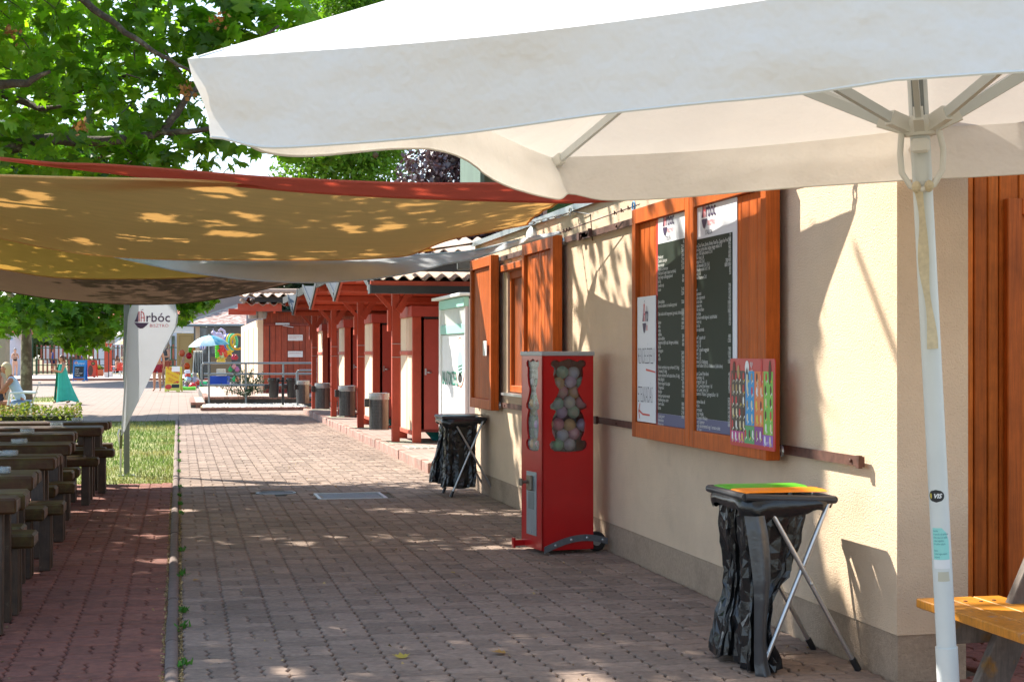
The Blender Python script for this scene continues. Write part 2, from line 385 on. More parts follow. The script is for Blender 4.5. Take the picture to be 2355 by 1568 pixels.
def skp(x, y): return inpath(x, y) or (abs(x - c1.x) < .36 and abs(y - c1.y) < .34) or ((x - c2_.x) ** 2 + (y - c2_.y) ** 2 < .24 ** 2)
lay(pth, .02, 2.95, 5.2, 36.2, PV, 300, 0, skp)
ter = sheet('terrace', -6, -.06, 1, 17.0, -.014, SOIL); ter['label'] = 'red zigzag block paving under the tables'
lay(ter, -.06 - 17 * P, -.07, 5.2, 17.0, PVR, 220, 1)
fc = sheet('forecourt', 2.9, 9, -2, 6.1, -.011, SOIL); lay(fc, 2.96, 6.2, 3.9, 8.2, PVR, 80, 0, lambda x, y: (x < 3.3 and y > 6.1))
sheet('plaza', -30, 12, 52, 110, -.010, PVF); sheet('plaza_entry', -3.4, 12, 33.2, 52, -.012, PVF); sheet('path_end', -.0, 2.84, 36.3, 37, -.0125, SOIL)
sheet('sandy_track', -16, -3.4, 43.5, 47.0, -.02, mat('sandy_track', (.42, .31, .2), .95, vary=.2, vscale=3, bump=.4, bscale=40, col2=(.2, .2, .07), c2thr=(.55, .7)))
# inspection covers sunk in the path
t = thing('inspection_cover', 'rectangular steel inspection cover in a frame, set in the shaded path', 'manhole', (c1.x, c1.y, 0))
b = MB(); f_ = .33; g_ = .31
for lo, hi in (((-f_, -g_), (f_, -g_ + .03)), ((-f_, g_ - .03), (f_, g_)), ((-f_, -g_ + .03), (-f_ + .03, g_ - .03)), ((f_ - .03, -g_ + .03), (f_, g_ - .03))): b.box((c1.x + lo[0], c1.y + lo[1], -.03), (c1.x + hi[0], c1.y + hi[1], .006), ch=.002)
b.build('frame', STEEL, t)
mbp = MB(); mbp.box((c1.x - f_ + .034, c1.y - g_ + .034, -.03), (c1.x + f_ - .034, c1.y + g_ - .034, -.002)); mbp.build('plate', mat('tread_plate', (.10, .11, .12), .5, .3, vary=.3, vscale=30, bump=.6, bscale=90), t)
t = thing('round_cover', 'small round metal cover left of the rectangular one on the path', 'manhole', (c2_.x, c2_.y, 0))
b = MB(); b.lathe((c2_.x, c2_.y, -.02), [(.17, 0), (.2, 0), (.2, .024), (.17, .024)], 28, cap=False); b.build('rim', GREY, t, True)
b = MB(); b.lathe((c2_.x, c2_.y, -.02), [(.167, 0), (.167, .018), (.16, .02)], 28); b.build('lid', mat('cast_cover', (.06, .06, .065), .6, .2, bump=.8, bscale=60), t)
# rounded edging between path and terrace
t = struct('path_edging', MB().box((-.058, 4, -.06), (-.002, 34, -.03)), SOIL); t['label'] = 'row of half-round edging stones along the left side of the path'
CB = mat('edging_concrete', (.19, .14, .12), .9, vary=.2, vscale=20, bump=.5, bscale=200, rand=.1)
y = 5.0; em = None
while y < 33:
    if em is None:
        b = MB(); prof = [(-.030, -.05), (-.030, -.004), (-.025, .006), (-.013, .013), (0, .015), (.013, .013), (.025, .006), (.030, -.004), (.030, -.05)]
        L_ = .654; n = len(prof); vs = [(p[0], q, p[1]) for q in (0, L_) for p in prof]
        b.add(vs, [(k, k + 1, n + k + 1, n + k) for k in range(n - 1)] + [tuple(range(n))[::-1], tuple(range(n, 2 * n))]); e = b.build('edging_stone', CB, t, True); em = e.data; e.location = (-.03, y, 0)
    else:
        e = bpy.data.objects.new('edging_stone', em); C.objects.link(e); e.parent = t; e.location = (-.03 + rnd.uniform(-.003, .003), y, rnd.uniform(-.004, .004)); e.rotation_euler = (0, 0, rnd.uniform(-.004, .004))
    y += .662
# ------------------------------------------------------------------ scatter of thin faces (numpy)
def scatter(name, pos, nrm_rand, size, tmpl, faces, m, parent=None, up=None, droop=0.):
    """pos (n,3); tmpl (k,3) template verts; random orientation"""
    n = len(pos); k = len(tmpl); T = np.array(tmpl)
    a = nr.uniform(0, 2 * np.pi, n); tl = nr.normal(0, nrm_rand, n); tw = nr.normal(0, nrm_rand * .7, n)
    ca, sa = np.cos(a), np.sin(a); ct, st = np.cos(tl - droop), np.sin(tl - droop); cw, sw = np.cos(tw), np.sin(tw)
    x = T[None, :, 0] * size[:, None]; y = T[None, :, 1] * size[:, None]; z = T[None, :, 2] * size[:, None]
    x, z = x * cw[:, None] + z * sw[:, None], -x * sw[:, None] + z * cw[:, None]
    y, z = y * ct[:, None] - z * st[:, None], y * st[:, None] + z * ct[:, None]
    X = x * ca[:, None] - y * sa[:, None] + pos[:, None, 0]; Y = x * sa[:, None] + y * ca[:, None] + pos[:, None, 1]; Z = z + pos[:, None, 2]
    V = np.stack([X, Y, Z], 2).reshape(-1, 3)
    F = (np.array([i for f in faces for i in f])[None, :] + (np.arange(n) * k)[:, None]).reshape(-1)
    ln = np.array([len(f) for f in faces] * n); st_ = np.concatenate([[0], np.cumsum(ln)[:-1]])
    me = bpy.data.meshes.new(name); off = Vector((0, 0, 0)); r = parent
    while r is not None: off += Vector(r.location); r = r.parent
    V = V - np.array(off)
    me.vertices.add(len(V)); me.vertices.foreach_set('co', V.astype(np.float32).ravel())
    me.loops.add(len(F)); me.loops.foreach_set('vertex_index', F.astype(np.int32)); me.polygons.add(len(ln)); me.polygons.foreach_set('loop_start', st_.astype(np.int32)); me.polygons.foreach_set('loop_total', ln.astype(np.int32))
    me.update(calc_edges=True); me.validate(); me.materials.append(m)
    o = bpy.data.objects.new(name, me); C.objects.link(o)
    if parent: o.parent = parent
    return o
# five-lobed plane-tree leaf, unit width about 1, stalk at origin
_lf = [(0, 0), (.16, -.1), (.5, .05), (.3, .17), (.62, .42), (.36, .42), (.33, .62), (.17, .55), (0, 1.0), (-.17, .55), (-.33, .62), (-.36, .42), (-.62, .42), (-.3, .17), (-.5, .05), (-.16, -.1)]
LEAF = [(x, y - .4, -.22 * abs(x) ** 1.3 - .12 * (y - .3) ** 2) for x, y in _lf] + [(0, -.02, .0)]
LEAFF = [(i, (i + 1) % 16, 16) for i in range(16)]
LEAF2 = [(0, -.5, 0), (.42, -.05, -.1), (.3, .1, -.05), (0, .5, -.06), (-.3, .1, -.05), (-.42, -.05, -.1)]; LEAF2F = [(0, 1, 2, 3), (0, 3, 4, 5)]
LMAT = mat('plane_leaf', (.10, .195, .022), .5, trans=.55, rand=.45, trcol=(2.3, 2.6, .5), col2=(.15, .22, .025), vscale=2.5, c2thr=(.5, .66))
LMATD = mat('plane_leaf_dark', (.05, .12, .014), .5, trans=.45, rand=.4, trcol=(1.7, 2.0, .6))
# lawn
GR = mat('grass_blade', (.12, .21, .035), .75, trans=.35, rand=.4, col2=(.29, .27, .09), vscale=.7, c2thr=(.42, .62))
LAWN = mat('lawn_soil', (.2, .23, .06), .95, vary=.3, vscale=12, col2=(.32, .26, .13), c2thr=(.5, .66), bump=.6, bscale=60)
sheet('lawn', -16, -.06, 17.02, 33.2, -.03, LAWN); sheet('far_lawn', -16, -3.4, 33.2, 43.5, -.028, LAWN); sheet('back_lawn', -16, -3.4, 47, 52, -.028, LAWN)
n = 42000; gx = -.07 - 11 * nr.random(n) ** 1.25; gy = 17.05 + 16 * nr.random(n) ** 1.2; q = np.sin(gx * 1.7 + 3) + np.sin(gy * 1.3) + nr.normal(0, .8, n); kp = q > -1.2
gp = np.stack([gx[kp], gy[kp], np.full(kp.sum(), -.03)], 1)
o = scatter('grass', gp, .35, nr.uniform(.03, .075, len(gp)), [(-.11, 0, 0), (.11, 0, 0), (.05, .2, .6), (0, .5, 1)], [(0, 1, 2), (0, 2, 3)], GR); tag(o, 'short patchy sunlit grass beside the path', 'grass', kind='stuff')
n = 9000; gx = -3.5 - 10 * nr.random(n); gy = 33.2 + 18.6 * nr.random(n); gy = np.where((gy > 43.2) & (gy < 47), gy - 9, gy); gp = np.stack([gx, gy, np.full(n, -.028)], 1)
o = scatter('grass', gp, .35, nr.uniform(.05, .1, n), [(-.2, 0, 0), (.2, 0, 0), (.05, .2, .6), (0, .5, 1)], [(0, 1, 2), (0, 2, 3)], GR); tag(o, 'strip of grass beyond the sandy track', 'grass', kind='stuff')
# weeds in the joint beside the edging, dry crumbs
ws = [(u, v) for u, v in ((419, 1528), (420, 1440), (421, 1405), (419, 1320), (417, 1265), (415, 1180), (413, 1160), (412, 1140), (413, 1120), (411, 1085), (411, 1060), (412, 1040), (411, 1015), (411, 1000), (412, 985))]
pp = []
for u, v in ws:
    p = onz(u, v); k = 30 if v > 1100 else 50; e = nr.normal(0, 1, (k, 3)); pp.append(np.array(p)[None, :] + e * np.array([.012, .05, 0]) + np.array([0, 0, .002]))
pp = np.concatenate(pp)
o = scatter('weeds', pp, .7, nr.uniform(.012, .035, len(pp)), [(-.25, 0, 0), (.25, 0, 0), (.2, .4, .6), (0, .6, 1)], [(0, 1, 2, 3)], mat('weed', (.06, .2, .015), .6, trans=.3, rand=.3)); tag(o, 'small green weeds in the joint along the edging', 'weeds', kind='stuff')
n = 5200; ee = np.stack([np.concatenate([nr.normal(.012, .006, n // 2), nr.normal(-.068, .005, n // 2)]), nr.uniform(5.5, 16, n), np.full(n, -.002)], 1)
o = scatter('dry_litter', ee, .8, nr.uniform(.004, .013, n), [(-.5, 0, 0), (.5, 0, 0), (.3, .8, .2), (-.2, .7, 0)], [(0, 1, 2, 3)], mat('dry_bits', (.36, .25, .11), .9, rand=.5)); tag(o, 'dry seeds and crumbs along the edging stones', 'litter', kind='stuff')
n = 700; dl = np.stack([nr.uniform(-3, 2.9, n), nr.uniform(5.4, 20, n), np.full(n, .003)], 1)
o = scatter('dry_litter', dl, .5, nr.uniform(.006, .02, n), [(-.5, 0, 0), (.5, 0, 0), (.3, .8, .2), (-.2, .7, 0)], [(0, 1, 2, 3)], MATS['dry_bits']); tag(o, 'scattered dry crumbs and leaf bits on the paving', 'litter', kind='stuff')
# fallen leaves on the paving
fl = [(922, 1512, .06, 'pale yellow'), (1145, 1504, .06, 'curled ochre'), (192, 1148, .04, 'small yellow'), (243, 1134, .04, 'small yellow-green'), (451, 1335, .035, 'thin straw-coloured'), (371, 1013, .05, 'dry brown'), (1040, 1318, .03, 'pale')]
for k, (u, v, s_, c) in enumerate(fl):
    p = onz(u, v); b = MB(); a = k * 1.3
    b.add([(p.x + s_ * 1.2 * (x * math.cos(a) - (y - .4) * math.sin(a)), p.y + s_ * 1.2 * (x * math.sin(a) + (y - .4) * math.cos(a)), .004 + s_ * (.35 * abs(x) + .25 * y * y)) for x, y in _lf], [tuple(range(16))])
    tag(b.build('fallen_leaf', mat('fallen_leaf_%d' % (k % 3), ((.5, .38, .06), (.42, .23, .06), (.4, .4, .1))[k % 3], .7, trans=.2)), c + ' fallen leaf lying ' + ('on the path near its lower edge', 'on the path below the red machine', 'on the red terrace beside the table legs', 'on the red terrace near the second table', 'on the red terrace near the edging', 'at the shaded end of the terrace', 'on the path left of the red machine')[k], 'leaf')
# ================================================================== KIOSK
K = thing('kiosk', 'cream stuccoed snack kiosk with sliding orange-brown shutters along the right side', 'kiosk', (2.95, 6.09, 0))
YN, YF, ZT = 6.09, 15.65, 2.49
def wall_x(lo, hi, hole=None):
    out = [(lo[0], lo[1])]
oy0, oy1, oz0, oz1 = 12.75, 14.05, 1.0, 2.13
b = MB(); X0, X1 = 2.95, 3.13
HP = .198
b.box((X0, YN + .0, HP), (X1, oy0, ZT)); b.box((X0, oy1, HP), (X1, YF, ZT)); b.box((X0, oy0, HP), (X1, oy1, oz0)); b.box((X0, oy0, oz1), (X1, oy1, ZT))
b.box((X1, YN, HP), (3.275, YN + .2, ZT + .5)); b.box((X1, YF - .2, HP), (7, YF, ZT)); b.box((3.1, YN + .2, HP), (3.272, 7.05, ZT + .5))
b.build('wall', STUC, K)
b = MB(); b.box((X0 + .006, YN + .006, -.05), (X1, YF - .006, HP)); b.box((X1, YN + .006, -.05), (3.269, YN + .2, HP)); b.box((X1, YF - .2, -.05), (7, YF - .006, HP)); b.box((3.1, YN + .2, -.05), (3.265, 7.05, HP)); b.build('plinth', PLIN, K)
b = MB(); b.box((X0 - .03, YN - .03, ZT), (X1 + .1, YF + .03, ZT + .02)); b.box((X0 - .035, YN - .035, ZT - .03), (X0 - .031, YF + .03, ZT + .018)); b.build('roof_flashing', STEEL, K)
# interior: reveal, dark room, sill
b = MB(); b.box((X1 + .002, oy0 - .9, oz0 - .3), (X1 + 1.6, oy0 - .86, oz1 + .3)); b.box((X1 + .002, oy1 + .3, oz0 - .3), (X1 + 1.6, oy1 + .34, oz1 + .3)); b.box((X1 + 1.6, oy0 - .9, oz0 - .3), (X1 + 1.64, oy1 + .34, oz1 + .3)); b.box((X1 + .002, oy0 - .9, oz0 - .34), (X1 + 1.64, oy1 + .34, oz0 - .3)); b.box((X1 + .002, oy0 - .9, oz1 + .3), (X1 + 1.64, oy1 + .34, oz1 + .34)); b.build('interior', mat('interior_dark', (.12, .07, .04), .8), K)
wn = MB()
for lo, hi in (((oy0, oz0 + .03), (oy0 + .07, oz1)), ((oy1 - .07, oz0 + .03), (oy1, oz1)), ((oy0 + .07, oz1 - .07), (oy1 - .07, oz1)), ((oy0 + .07, oz0 + .03), (oy1 - .07, oz0 + .09)), ((13.36, oz0 + .09), (13.42, oz1 - .07))): wn.box((X0 + .02, lo[0], lo[1]), (X0 + .1, hi[0], hi[1]), ch=.004)
win = wn.build('window_frame', WOOD, K)
b = MB(); b.box((X0 + .05, oy0 + .07, oz0 + .09), (X0 + .075, 13.36, oz1 - .07)); b.box((X0 + .05, 13.42, oz0 + .09), (X0 + .075, oy1 - .07, oz1 - .07)); b.build('wood_panel', mat('knotty_panel', (.3, .07, .018), .35, grain=(18, 18, 1.), vary=.2, vscale=6), win)
b = MB(); b.box((X0 - .05, oy0 - .05, oz0), (X0 + .02, oy1 + .05, oz0 + .022)); b.build('sill', STEEL, win)
b = MB(); b.box((X0 - .045, oy0 - .1, oz1), (X0 - .002, oy1 + .1, oz1 + .06), ch=.004); b.build('lintel_board', WOOD, win)
# recess with vertical planks and door on the near end
yw = 7.12
x = 3.28; k = 0
while x < 6.2:
    wd = (.062, .107, .085, .075)[k % 4]
    b = MB(); b.box((x, yw, .04), (x + wd - .005, yw + .03, 3.2), ch=.005); b.build('plank', mat('knotty_plank_%d' % (k % 2), ((.56, .13, .015), (.48, .105, .012))[k % 2], .5, spec=.15, grain=(22, 22, 1.0), vary=.25, vscale=3, worn=((.08, .014, .005), .66, .74, 9), rand=.18), K); x += wd; k += 1
b = MB(); b.box((3.276, yw + .032, .0), (6.3, yw + .1, 3.2)); b.build('backing_board', WOODD, K)
b = MB(); b.box((4.02, yw - .045, .03), (4.10, yw - .003, 2.15), ch=.005); b.box((4.1, yw - .045, 2.07), (5.0, yw - .003, 2.15), ch=.005); b.build('door_frame', WOOD, K)
# upper storey (clerestory and roof) set back
b = MB(); b.box((3.6, 8.5, ZT), (3.7, 15.3, 3.0)); b.box((3.6, 15.3, ZT), (6.5, 15.4, 3.0)); b.build('clerestory_wall', WOODD, K)
UW = mat('clerestory_glass', (.05, .09, .06), .06, 0, spec=.9)
for k in range(5):
    b = MB(); y0 = 8.7 + k * 1.3; b.box((3.56, y0, 2.56), (3.598, y0 + 1.15, 2.95)); wf = b.build('window', WOODD, K)
    b = MB(); b.box((3.548, y0 + .05, 2.6), (3.556, y0 + 1.1, 2.92)); b.build('pane', UW, wf)
# big overhanging roof: green-grey fascia, boarded soffit
RS = mat('soffit_boards', (.30, .085, .02), .5, grain=(20, 20, 1.), rand=.15)
b = MB(); b.box((2.86, 14.9, 3.02), (2.9, 16.0, 3.52)); b.box((2.9, 15.96, 3.02), (7, 16.0, 3.52)); b.box((2.9, 9.0, 3.40), (7.0, 15.96, 3.52)); b.build('roof_fascia', mat('weathered_fascia', (.15, .22, .18), .5, .2, vary=.2, vscale=3, worn=((.45, .5, .48), .62, .8, 5), stretch=(1, 1, .15)), K)
for k in range(14):
    b = MB(); b.box((2.905 + k * .29, 9.0, 3.32), (2.905 + k * .29 + .28, 15.95, 3.37)); b.build('soffit_board', RS, K)
# ---- iron rails the shutters slide on
for (ya, yb, z, lab) in ((6.36, 10.82, .885, ''), (6.36, 11.3, 2.225, ''), (11.05, 15.5, .885, ''), (10.95, 15.5, 2.235, '')):
    b = MB(); b.box((X0 - .032, ya, z - .0), (X0 - .022, yb, z + .045)); y = ya + .1
    while y < yb: b.box((X0 - .022, y, z + .008), (X0, y + .03, z + .036)); b.lathe((X0 - .032, y + .015, z + .022), [(.009, 0), (.009, .008), (.005, .01)], 8, Matrix.Rotation(-math.pi / 2, 4, 'Y')); y += .95
    b.box((X0 - .05, yb - .06, z - .006), (X0 - .032, yb, z + .05)); b.box((X0 - .05, ya, z - .006), (X0 - .032, ya + .03, z + .05)); b.build('sliding_rail', IRON, K)
# door stop knob, dark line, wall lamp
b = MB(); b.tube([(X0, 11.2, 1.01), (X0 - .12, 11.2, 1.01)], .016, 10); b.ball((X0 - .13, 11.2, 1.01), .026); b.build('stop_knob', BLK, K, True)
def shutter(ya, yb, label, zt=2.295, zb=.853, extra=None):
    """thick box shutter hung on the rails; ya near end, yb far end"""
    xf, xb = 2.83, 2.905; t = thing('sliding_shutter', label, 'shutter', (2.87, (ya + yb) / 2, zb), 'sliding wooden shutters on the kiosk wall')
    s_ = .075
    b = MB(); b.box((xf, ya, zb), (xb, ya + s_, zt), ch=.003); b.build('stile', WOOD, t)
    b = MB(); b.box((xf, yb - s_, zb), (xb, yb, zt), ch=.003); b.build('stile', WOOD, t)
    b = MB(); b.box((xf, ya + s_, zb), (xb, yb - s_, zb + .095), ch=.003); b.build('rail', WOOD, t)
    b = MB(); b.box((xf, ya + s_, zt - .095), (xb, yb - s_, zt), ch=.003); b.build('rail', WOOD, t)
    n = 9; wd = (yb - ya - 2 * s_) / n
    for k in range(n):
        b = MB(); y0 = ya + s_ + k * wd; b.box((xf + .028, y0 + .0015, zb + .095), (xf + .05, y0 + wd - .0015, zt - .095), ch=.004); b.build('board', WOOD, t)
    b = MB(); b.box((xf + .051, ya + s_, zb + .09), (xb - .004, yb - s_, zt - .09)); b.build('back_panel', WOODD, t)
    for zz in (.9, 2.25):
        for yy in (ya + .012, yb - .05):
            b = MB(); b.lathe((xb + .012, yy, zz), [(.026, -.008), (.03, 0), (.026, .008)], 14, Matrix.Rotation(math.pi / 2, 4, 'Y')); b.tube([(xb, yy, zz), (xb + .03, yy, zz)], .008, 8); b.build('roller', STEEL, t, True)
    return t
def dof(u, X): return (FPX * X / math.cos(YAW) / (u - 410) - X * FW.x) / FW.y
shA = shutter(dof(1128.5, 2.83), dof(1080, 2.83), 'far sliding shutter left of the open window, at the kiosk corner')
shB = shutter(dof(1271, 2.83), dof(1199.7, 2.83), 'sliding shutter behind the red machine, right of the open window')
yC0, yC1, yD0 = dof(1584, 2.83), dof(1452.7, 2.83), dof(1760.7, 2.83)
shC = shutter(yC0 + .003, yC1, 'shutter holding the food menu and the order arrows sign'); shD = shutter(yD0, yC0 - .004, 'nearest shutter holding the drinks menu board and a tall white strip')
b = MB(); p = cp(0, 0, 1); b.box((2.826, dof(1118, 2.826), 1.36), (2.8295, dof(1110, 2.826), 1.5)); b.build('sticker', WHT, shA)
# ---- posters on the shutters
DGR = mat('menu_board_green', (.022, .034, .024), .5, spec=.15); PW = mat('poster_white', (.72, .74, .76), .4); PB = mat('poster_blue', (.045, .06, .17), .4); PRS = mat('poster_red_strip', (.6, .035, .02), .4); LET = mat('menu_lettering', (.7, .71, .66), .6); LETD = mat('dark_lettering', (.03, .03, .06), .6)
XP = 2.852
def poster(parent, name, y_far, y_near, z0, z1, m, X=XP, th=.004):
    b = MB(); b.box((X, y_near, z0), (X + th, y_far, z1)); return b.build(name, m, parent)
def Z(u, v, X): return onx(u, v, X).z
drinks = """Coca Cola, Fanta, Sprite, Kinley, FuzeTea, Cappy Ice Fruit 5 dl
Kézműves szörp alma, bodza meggy málna 5 dl
Cappy 100% alma barack 3,3 dl
Natur Aqua 5 dl
Energia ital 2,5 dl
Natúr limonádé 3 dl / 5 dl
Bubble limonádé 3 dl / 5 dl
Szóda 1 dl
Szóda frissensen 2 dl


Kávé
 Eszpresszó
 Dupla eszpresszó
 Hosszú kávé
 Cappuccino
 Latte macchiato
 Jeges latte
 Jeges kávé vanília fagyival, tejszínhabbal
 növényi tej
 extra tej
 extra tejszínhab

"Steinl" csapolt sör
 pohár 3 dl
 korsó 5 dl
"Steinl" csapolt meggysör
 pohár 3 dl
 korsó 5 dl
Soproni 0,5 dl dobozos
Soproni Radler 0,0% 0,5 dl dobozos (több ízben)

Juhász Cuvée Prém-fanni
 Olaszrizling 1 dl
 Gyöngyöző rosé 1 dl
Juhász Cuvée Rosé Ferenc 1 dl
Juhász Cuvée Terra 1 dl
Frizzanté és "Kabóca" gyöngyözőbor 1 dl

Sauvignon blanc dl
 Unicum
 Jägermeister
 Absolut Vodka
 Jack Daniel's Whiskey
 Bacardi Superior
 Tequila sós-citrommal vagy 1 narancs-szelet
Gin & Tonic

Áraink forintban értendők és tartalmazzák az ÁFA-t.
A betűvel jelölt tételek ára tartalmazza az 50 Ft-os visszaváltási díjat."""
prices = "Ft\n900\n850\n900\n600\n800\n700/900\n800/1000\n80\n50\n\n\n700\n950\n750\n950\n1000\n1100\n1800\n150\n100\n150\n\n\n800\n1200\n\n900\n1300\n950\n1000\n\n\n450\n650\n800\n850\n700\n\n1200\n1300\n1400\n1400\n1400\n1500\n1800"
foods = """Hamburger
Cheddar sajtburger
Bacon burger
Rappalis csirkeburger
Pulled pork burger (tépett sertéshús)
Vega burger zöldségpogácsával
Extrák
 cheddar sajt
 bacon


Gyros pitában
Gyros tál salátával és hasábburgonyával

Cézár saláta kraft burgonyával, gyrossal, zöldsalátával

Lángos
 sima
 sajtos
 tejfölös
 sajtos-tejfölös
 magyaros (tejföl, sajt, lilahagyma, kolbász)
Extrák
 fokhagyma
 sajt
 tejföl

Rántott sertéskaraj vagy csirkemell (15 dkg)
Csirkemáj (15 dkg)
Roston csirkemell mell sajttal töltve (15 dkg)
Hekk (dkg/ár)
Rántott tengeri hal sajttal
Túrógombóc
Bolognai
Ketchup majonéz mustár
Hasábburgonya, tartár
Kevert saláta
Ecetes

Kisadag Junior
Halrudacska
Rántott sajt
Rántott sajt rizzsel

Áraink forintban értendők és tartalmazzák az ÁFA-t."""
fprice = "Ft\n2300\n2800\n2800\n2500\n2500\n2300\n\n300\n400\n\n2100\n3200\n\n3500\n\n1000\n1400\n1400\n1800\n2500\n\n300\n500\n400\n\n2800\n2600\n2900\n1500\n2500\n1800\n2200\n300\n900\n1300\n1100\n\n1800\n1900\n2100\n1900"
# drinks board on shutter D
yl = dof(1598, XP); yr = dof(1694, XP); zt_, zb_ = 2.2, Z(1640, 1012, XP)
D1 = poster(shD, 'drinks_menu', yl, yr, .95, 2.197, PW)
zlb = Z(1610, 550, XP)
yg = dof(1683, XP - .003)
b = MB(); b.box((XP - .003, yg, 1.02), (XP, yl, zlb)); b.build('menu_field', DGR, D1)
b = MB(); b.box((XP - .003, yr, .95), (XP - .0, yl, 1.019)); b.build('menu_footer', PB, D1)
b = MB(); b.box((XP - .0, yl + .0, .95), (XP + .004, yl + .045, 2.197)); b.build('red_strip', PRS, shD)
W_ = yl - yg
b = MB(); text(b, drinks, fnx(XP - .0045, yl - .01, zlb - .045), .030, sx=.78, line=.745); text(b, prices, fnx(XP - .0045, yg + .012, zlb - .02), .030, 'RIGHT', sx=.85, line=.745); b.build('lettering', LET, D1)
b = MB(); fl_ = fnx(XP - .001, yl - .12, zlb + .115); logo(b, lambda x, y, q=0.: fl_(x * .72, y * 1.0, q), .31); b.build('logo', [NAVY, PRED], D1)
b = MB(); text(b, 'ITALOK', fnx(XP - .002, yl - .18, zlb + .016), .038, sx=.9); b.build('heading', LETD, D1)
b = MB(); b.box((XP - .0, yD0 + .078, .95), (XP + .006, yr - .004, 2.197)); 
# food board on shutter C
yl = dof(1513, XP); yr = dof(1579, XP); yg = dof(1575, XP - .003)
F1 = poster(shC, 'food_menu', yl, yr, .95, 2.197, PW); zlb = Z(1530, 558, XP)
b = MB(); b.box((XP - .003, yg, 1.02), (XP, yl, zlb)); b.build('menu_field', DGR, F1)
b = MB(); b.box((XP - .003, yr, .95), (XP, yl, 1.019)); b.build('menu_footer', PB, F1)
b = MB(); text(b, foods, fnx(XP - .0045, yl - .01, zlb - .09), .030, sx=.78, line=.82); text(b, fprice, fnx(XP - .0045, yg + .012, zlb - .03), .030, 'RIGHT', sx=.85, line=.82); b.build('lettering', LET, F1)
b = MB(); fl2 = fnx(XP - .001, yl - .10, zlb + .10); logo(b, lambda x, y, q=0.: fl2(x * .72, y, q), .29); b.build('logo', [NAVY, PRED], F1)
b = MB(); text(b, 'ÉTELEK', fnx(XP - .002, yl - .15, zlb + .012), .036, sx=.9); b.build('heading', LETD, F1)
b = MB(); b.box((XP, yl, .95), (XP + .004, yl + .04, 2.197)); b.build('red_strip', PRS, shC)
# arrows sign
ya_, yb_ = dof(1466, XP - .01), dof(1508, XP - .01)
A1 = poster(shC, 'order_sign', ya_, yb_, .955, Z(1487, 682, XP), PW, XP - .012)
ww = ya_ - yb_
b = MB(); fl3 = fnx(XP - .013, ya_ - .12, 1.58); logo(b, lambda x, y, q=0.: fl3(x * .5, y * 1.0, q), .36, clip=.5); b.build('logo', [NAVY, PRED], A1)
b = MB(); text(b, 'RENDELÉSFELV', fnx(XP - .0135, ya_ - .015, 1.315), .15, sx=.36, bold=-.0035); text(b, 'ÉTELKIADÁS', fnx(XP - .0135, ya_ - .015, 1.075), .15, sx=.38, bold=-.0035); b.build('lettering', LETD, A1)
b = MB(); ff = fnx(XP - .0135, ya_, 1.)
b.poly([(.19, .275), (ww - .003, .262), (ww - .003, .272), (.19, .287)], ff)
b.poly([(.03, .02), (.12, -.004), (.27, -.004), (.27, .006), (.12, .008), (.035, .032)], ff); b.poly([(.025, .022), (.06, .07), (.068, .065), (.038, .024)], ff); b.poly([(.025, .022), (.05, -.03), (.058, -.024), (.038, .024)], ff); b.build('arrow', PRS, A1)
# ice-cream card hung on shutter D
q0, q1 = dof(1680, 2.826), dof(1783, 2.826); zc0 = .905; zc1 = 1.355
IC = thing('ice_cream_card', 'red-bordered ice cream price card hanging on the nearest shutter', 'poster', (2.82, (q0 + q1) / 2, zc0))
wI = q0 - q1; hI = zc1 - zc0
def rrect(x0, y0, x1, y1, r, n=4):
    o = []
    for cx, cy, a in ((x1 - r, y1 - r, 0), (x0 + r, y1 - r, 90), (x0 + r, y0 + r, 180), (x1 - r, y0 + r, 270)):
        for k in range(n + 1): t_ = R_(a + 90 * k / n); o.append((cx + r * math.cos(t_), cy + r * math.sin(t_)))
    return o
Fi = fnx(2.823, q0, zc0)
b = MB(); b.poly(rrect(0, 0, wI, hI, .015), Fi, .005); b.build('card', mat('card_red', (.5, .012, .02), .35), IC)
cells = [(.03, .17, .355, .86, (.035, .02, .015)), (.36, .25, .56, .86, (0, .28, .6)), (.565, .25, .76, .86, (.75, .19, .035)), (.765, .17, .96, .86, (.17, .5, .05)), (.03, .045, .33, .168, (.5, .02, .25)), (.335, .045, .56, .245, (.08, .35, .12)), (.565, .045, .74, .245, (.25, .03, .25)), (.745, .045, .96, .165, (.28, .12, .5))]
for (a, c, d_, e, col) in cells:
    b = MB(); b.poly([(a * wI, c * hI), (d_ * wI, c * hI), (d_ * wI, e * hI), (a * wI, e * hI)], fnx(2.8224, q0, zc0)); b.build('price_panel', mat('card_%s' % str(col), col, .4), IC)
b = MB(); fi2 = fnx(2.8218, q0, zc0); cols = [(.45, .3, .12), (.75, .65, .4), (.1, .03, .015), (.8, .8, .75), (.6, .05, .05), (.75, .6, .05), (.05, .2, .45)]
ims = [mat('ice_%d' % k, c_, .5) for k, c_ in enumerate(cols)]
for (a, c, d_, e, col) in cells:
    nx_ = max(2, int((d_ - a) / .075)); ny_ = max(1, int((e - c) / .13))
    for i in range(nx_):
        for j in range(ny_):
            cx = a + (i + .5) * (d_ - a) / nx_ + rnd.uniform(-.01, .01); cy = c + (j + .55) * (e - c) / ny_; b.mi = rnd.choice((0, 1, 2, 3, 4)); 
            if col[0] > .3 and b.mi == 4: b.mi = 5
            b.poly(ell(cx * wI, cy * hI, .011, .022, 10), fi2); b.mi = 1; b.poly([(cx * wI - .003, cy * hI - .034), (cx * wI + .003, cy * hI - .034), (cx * wI + .003, cy * hI - .022), (cx * wI - .003, cy * hI - .022)], fi2)
            b.mi = rnd.choice((3, 5)); b.poly(ell(cx * wI + .014, cy * hI - .02, .006, .007, 8), fi2)
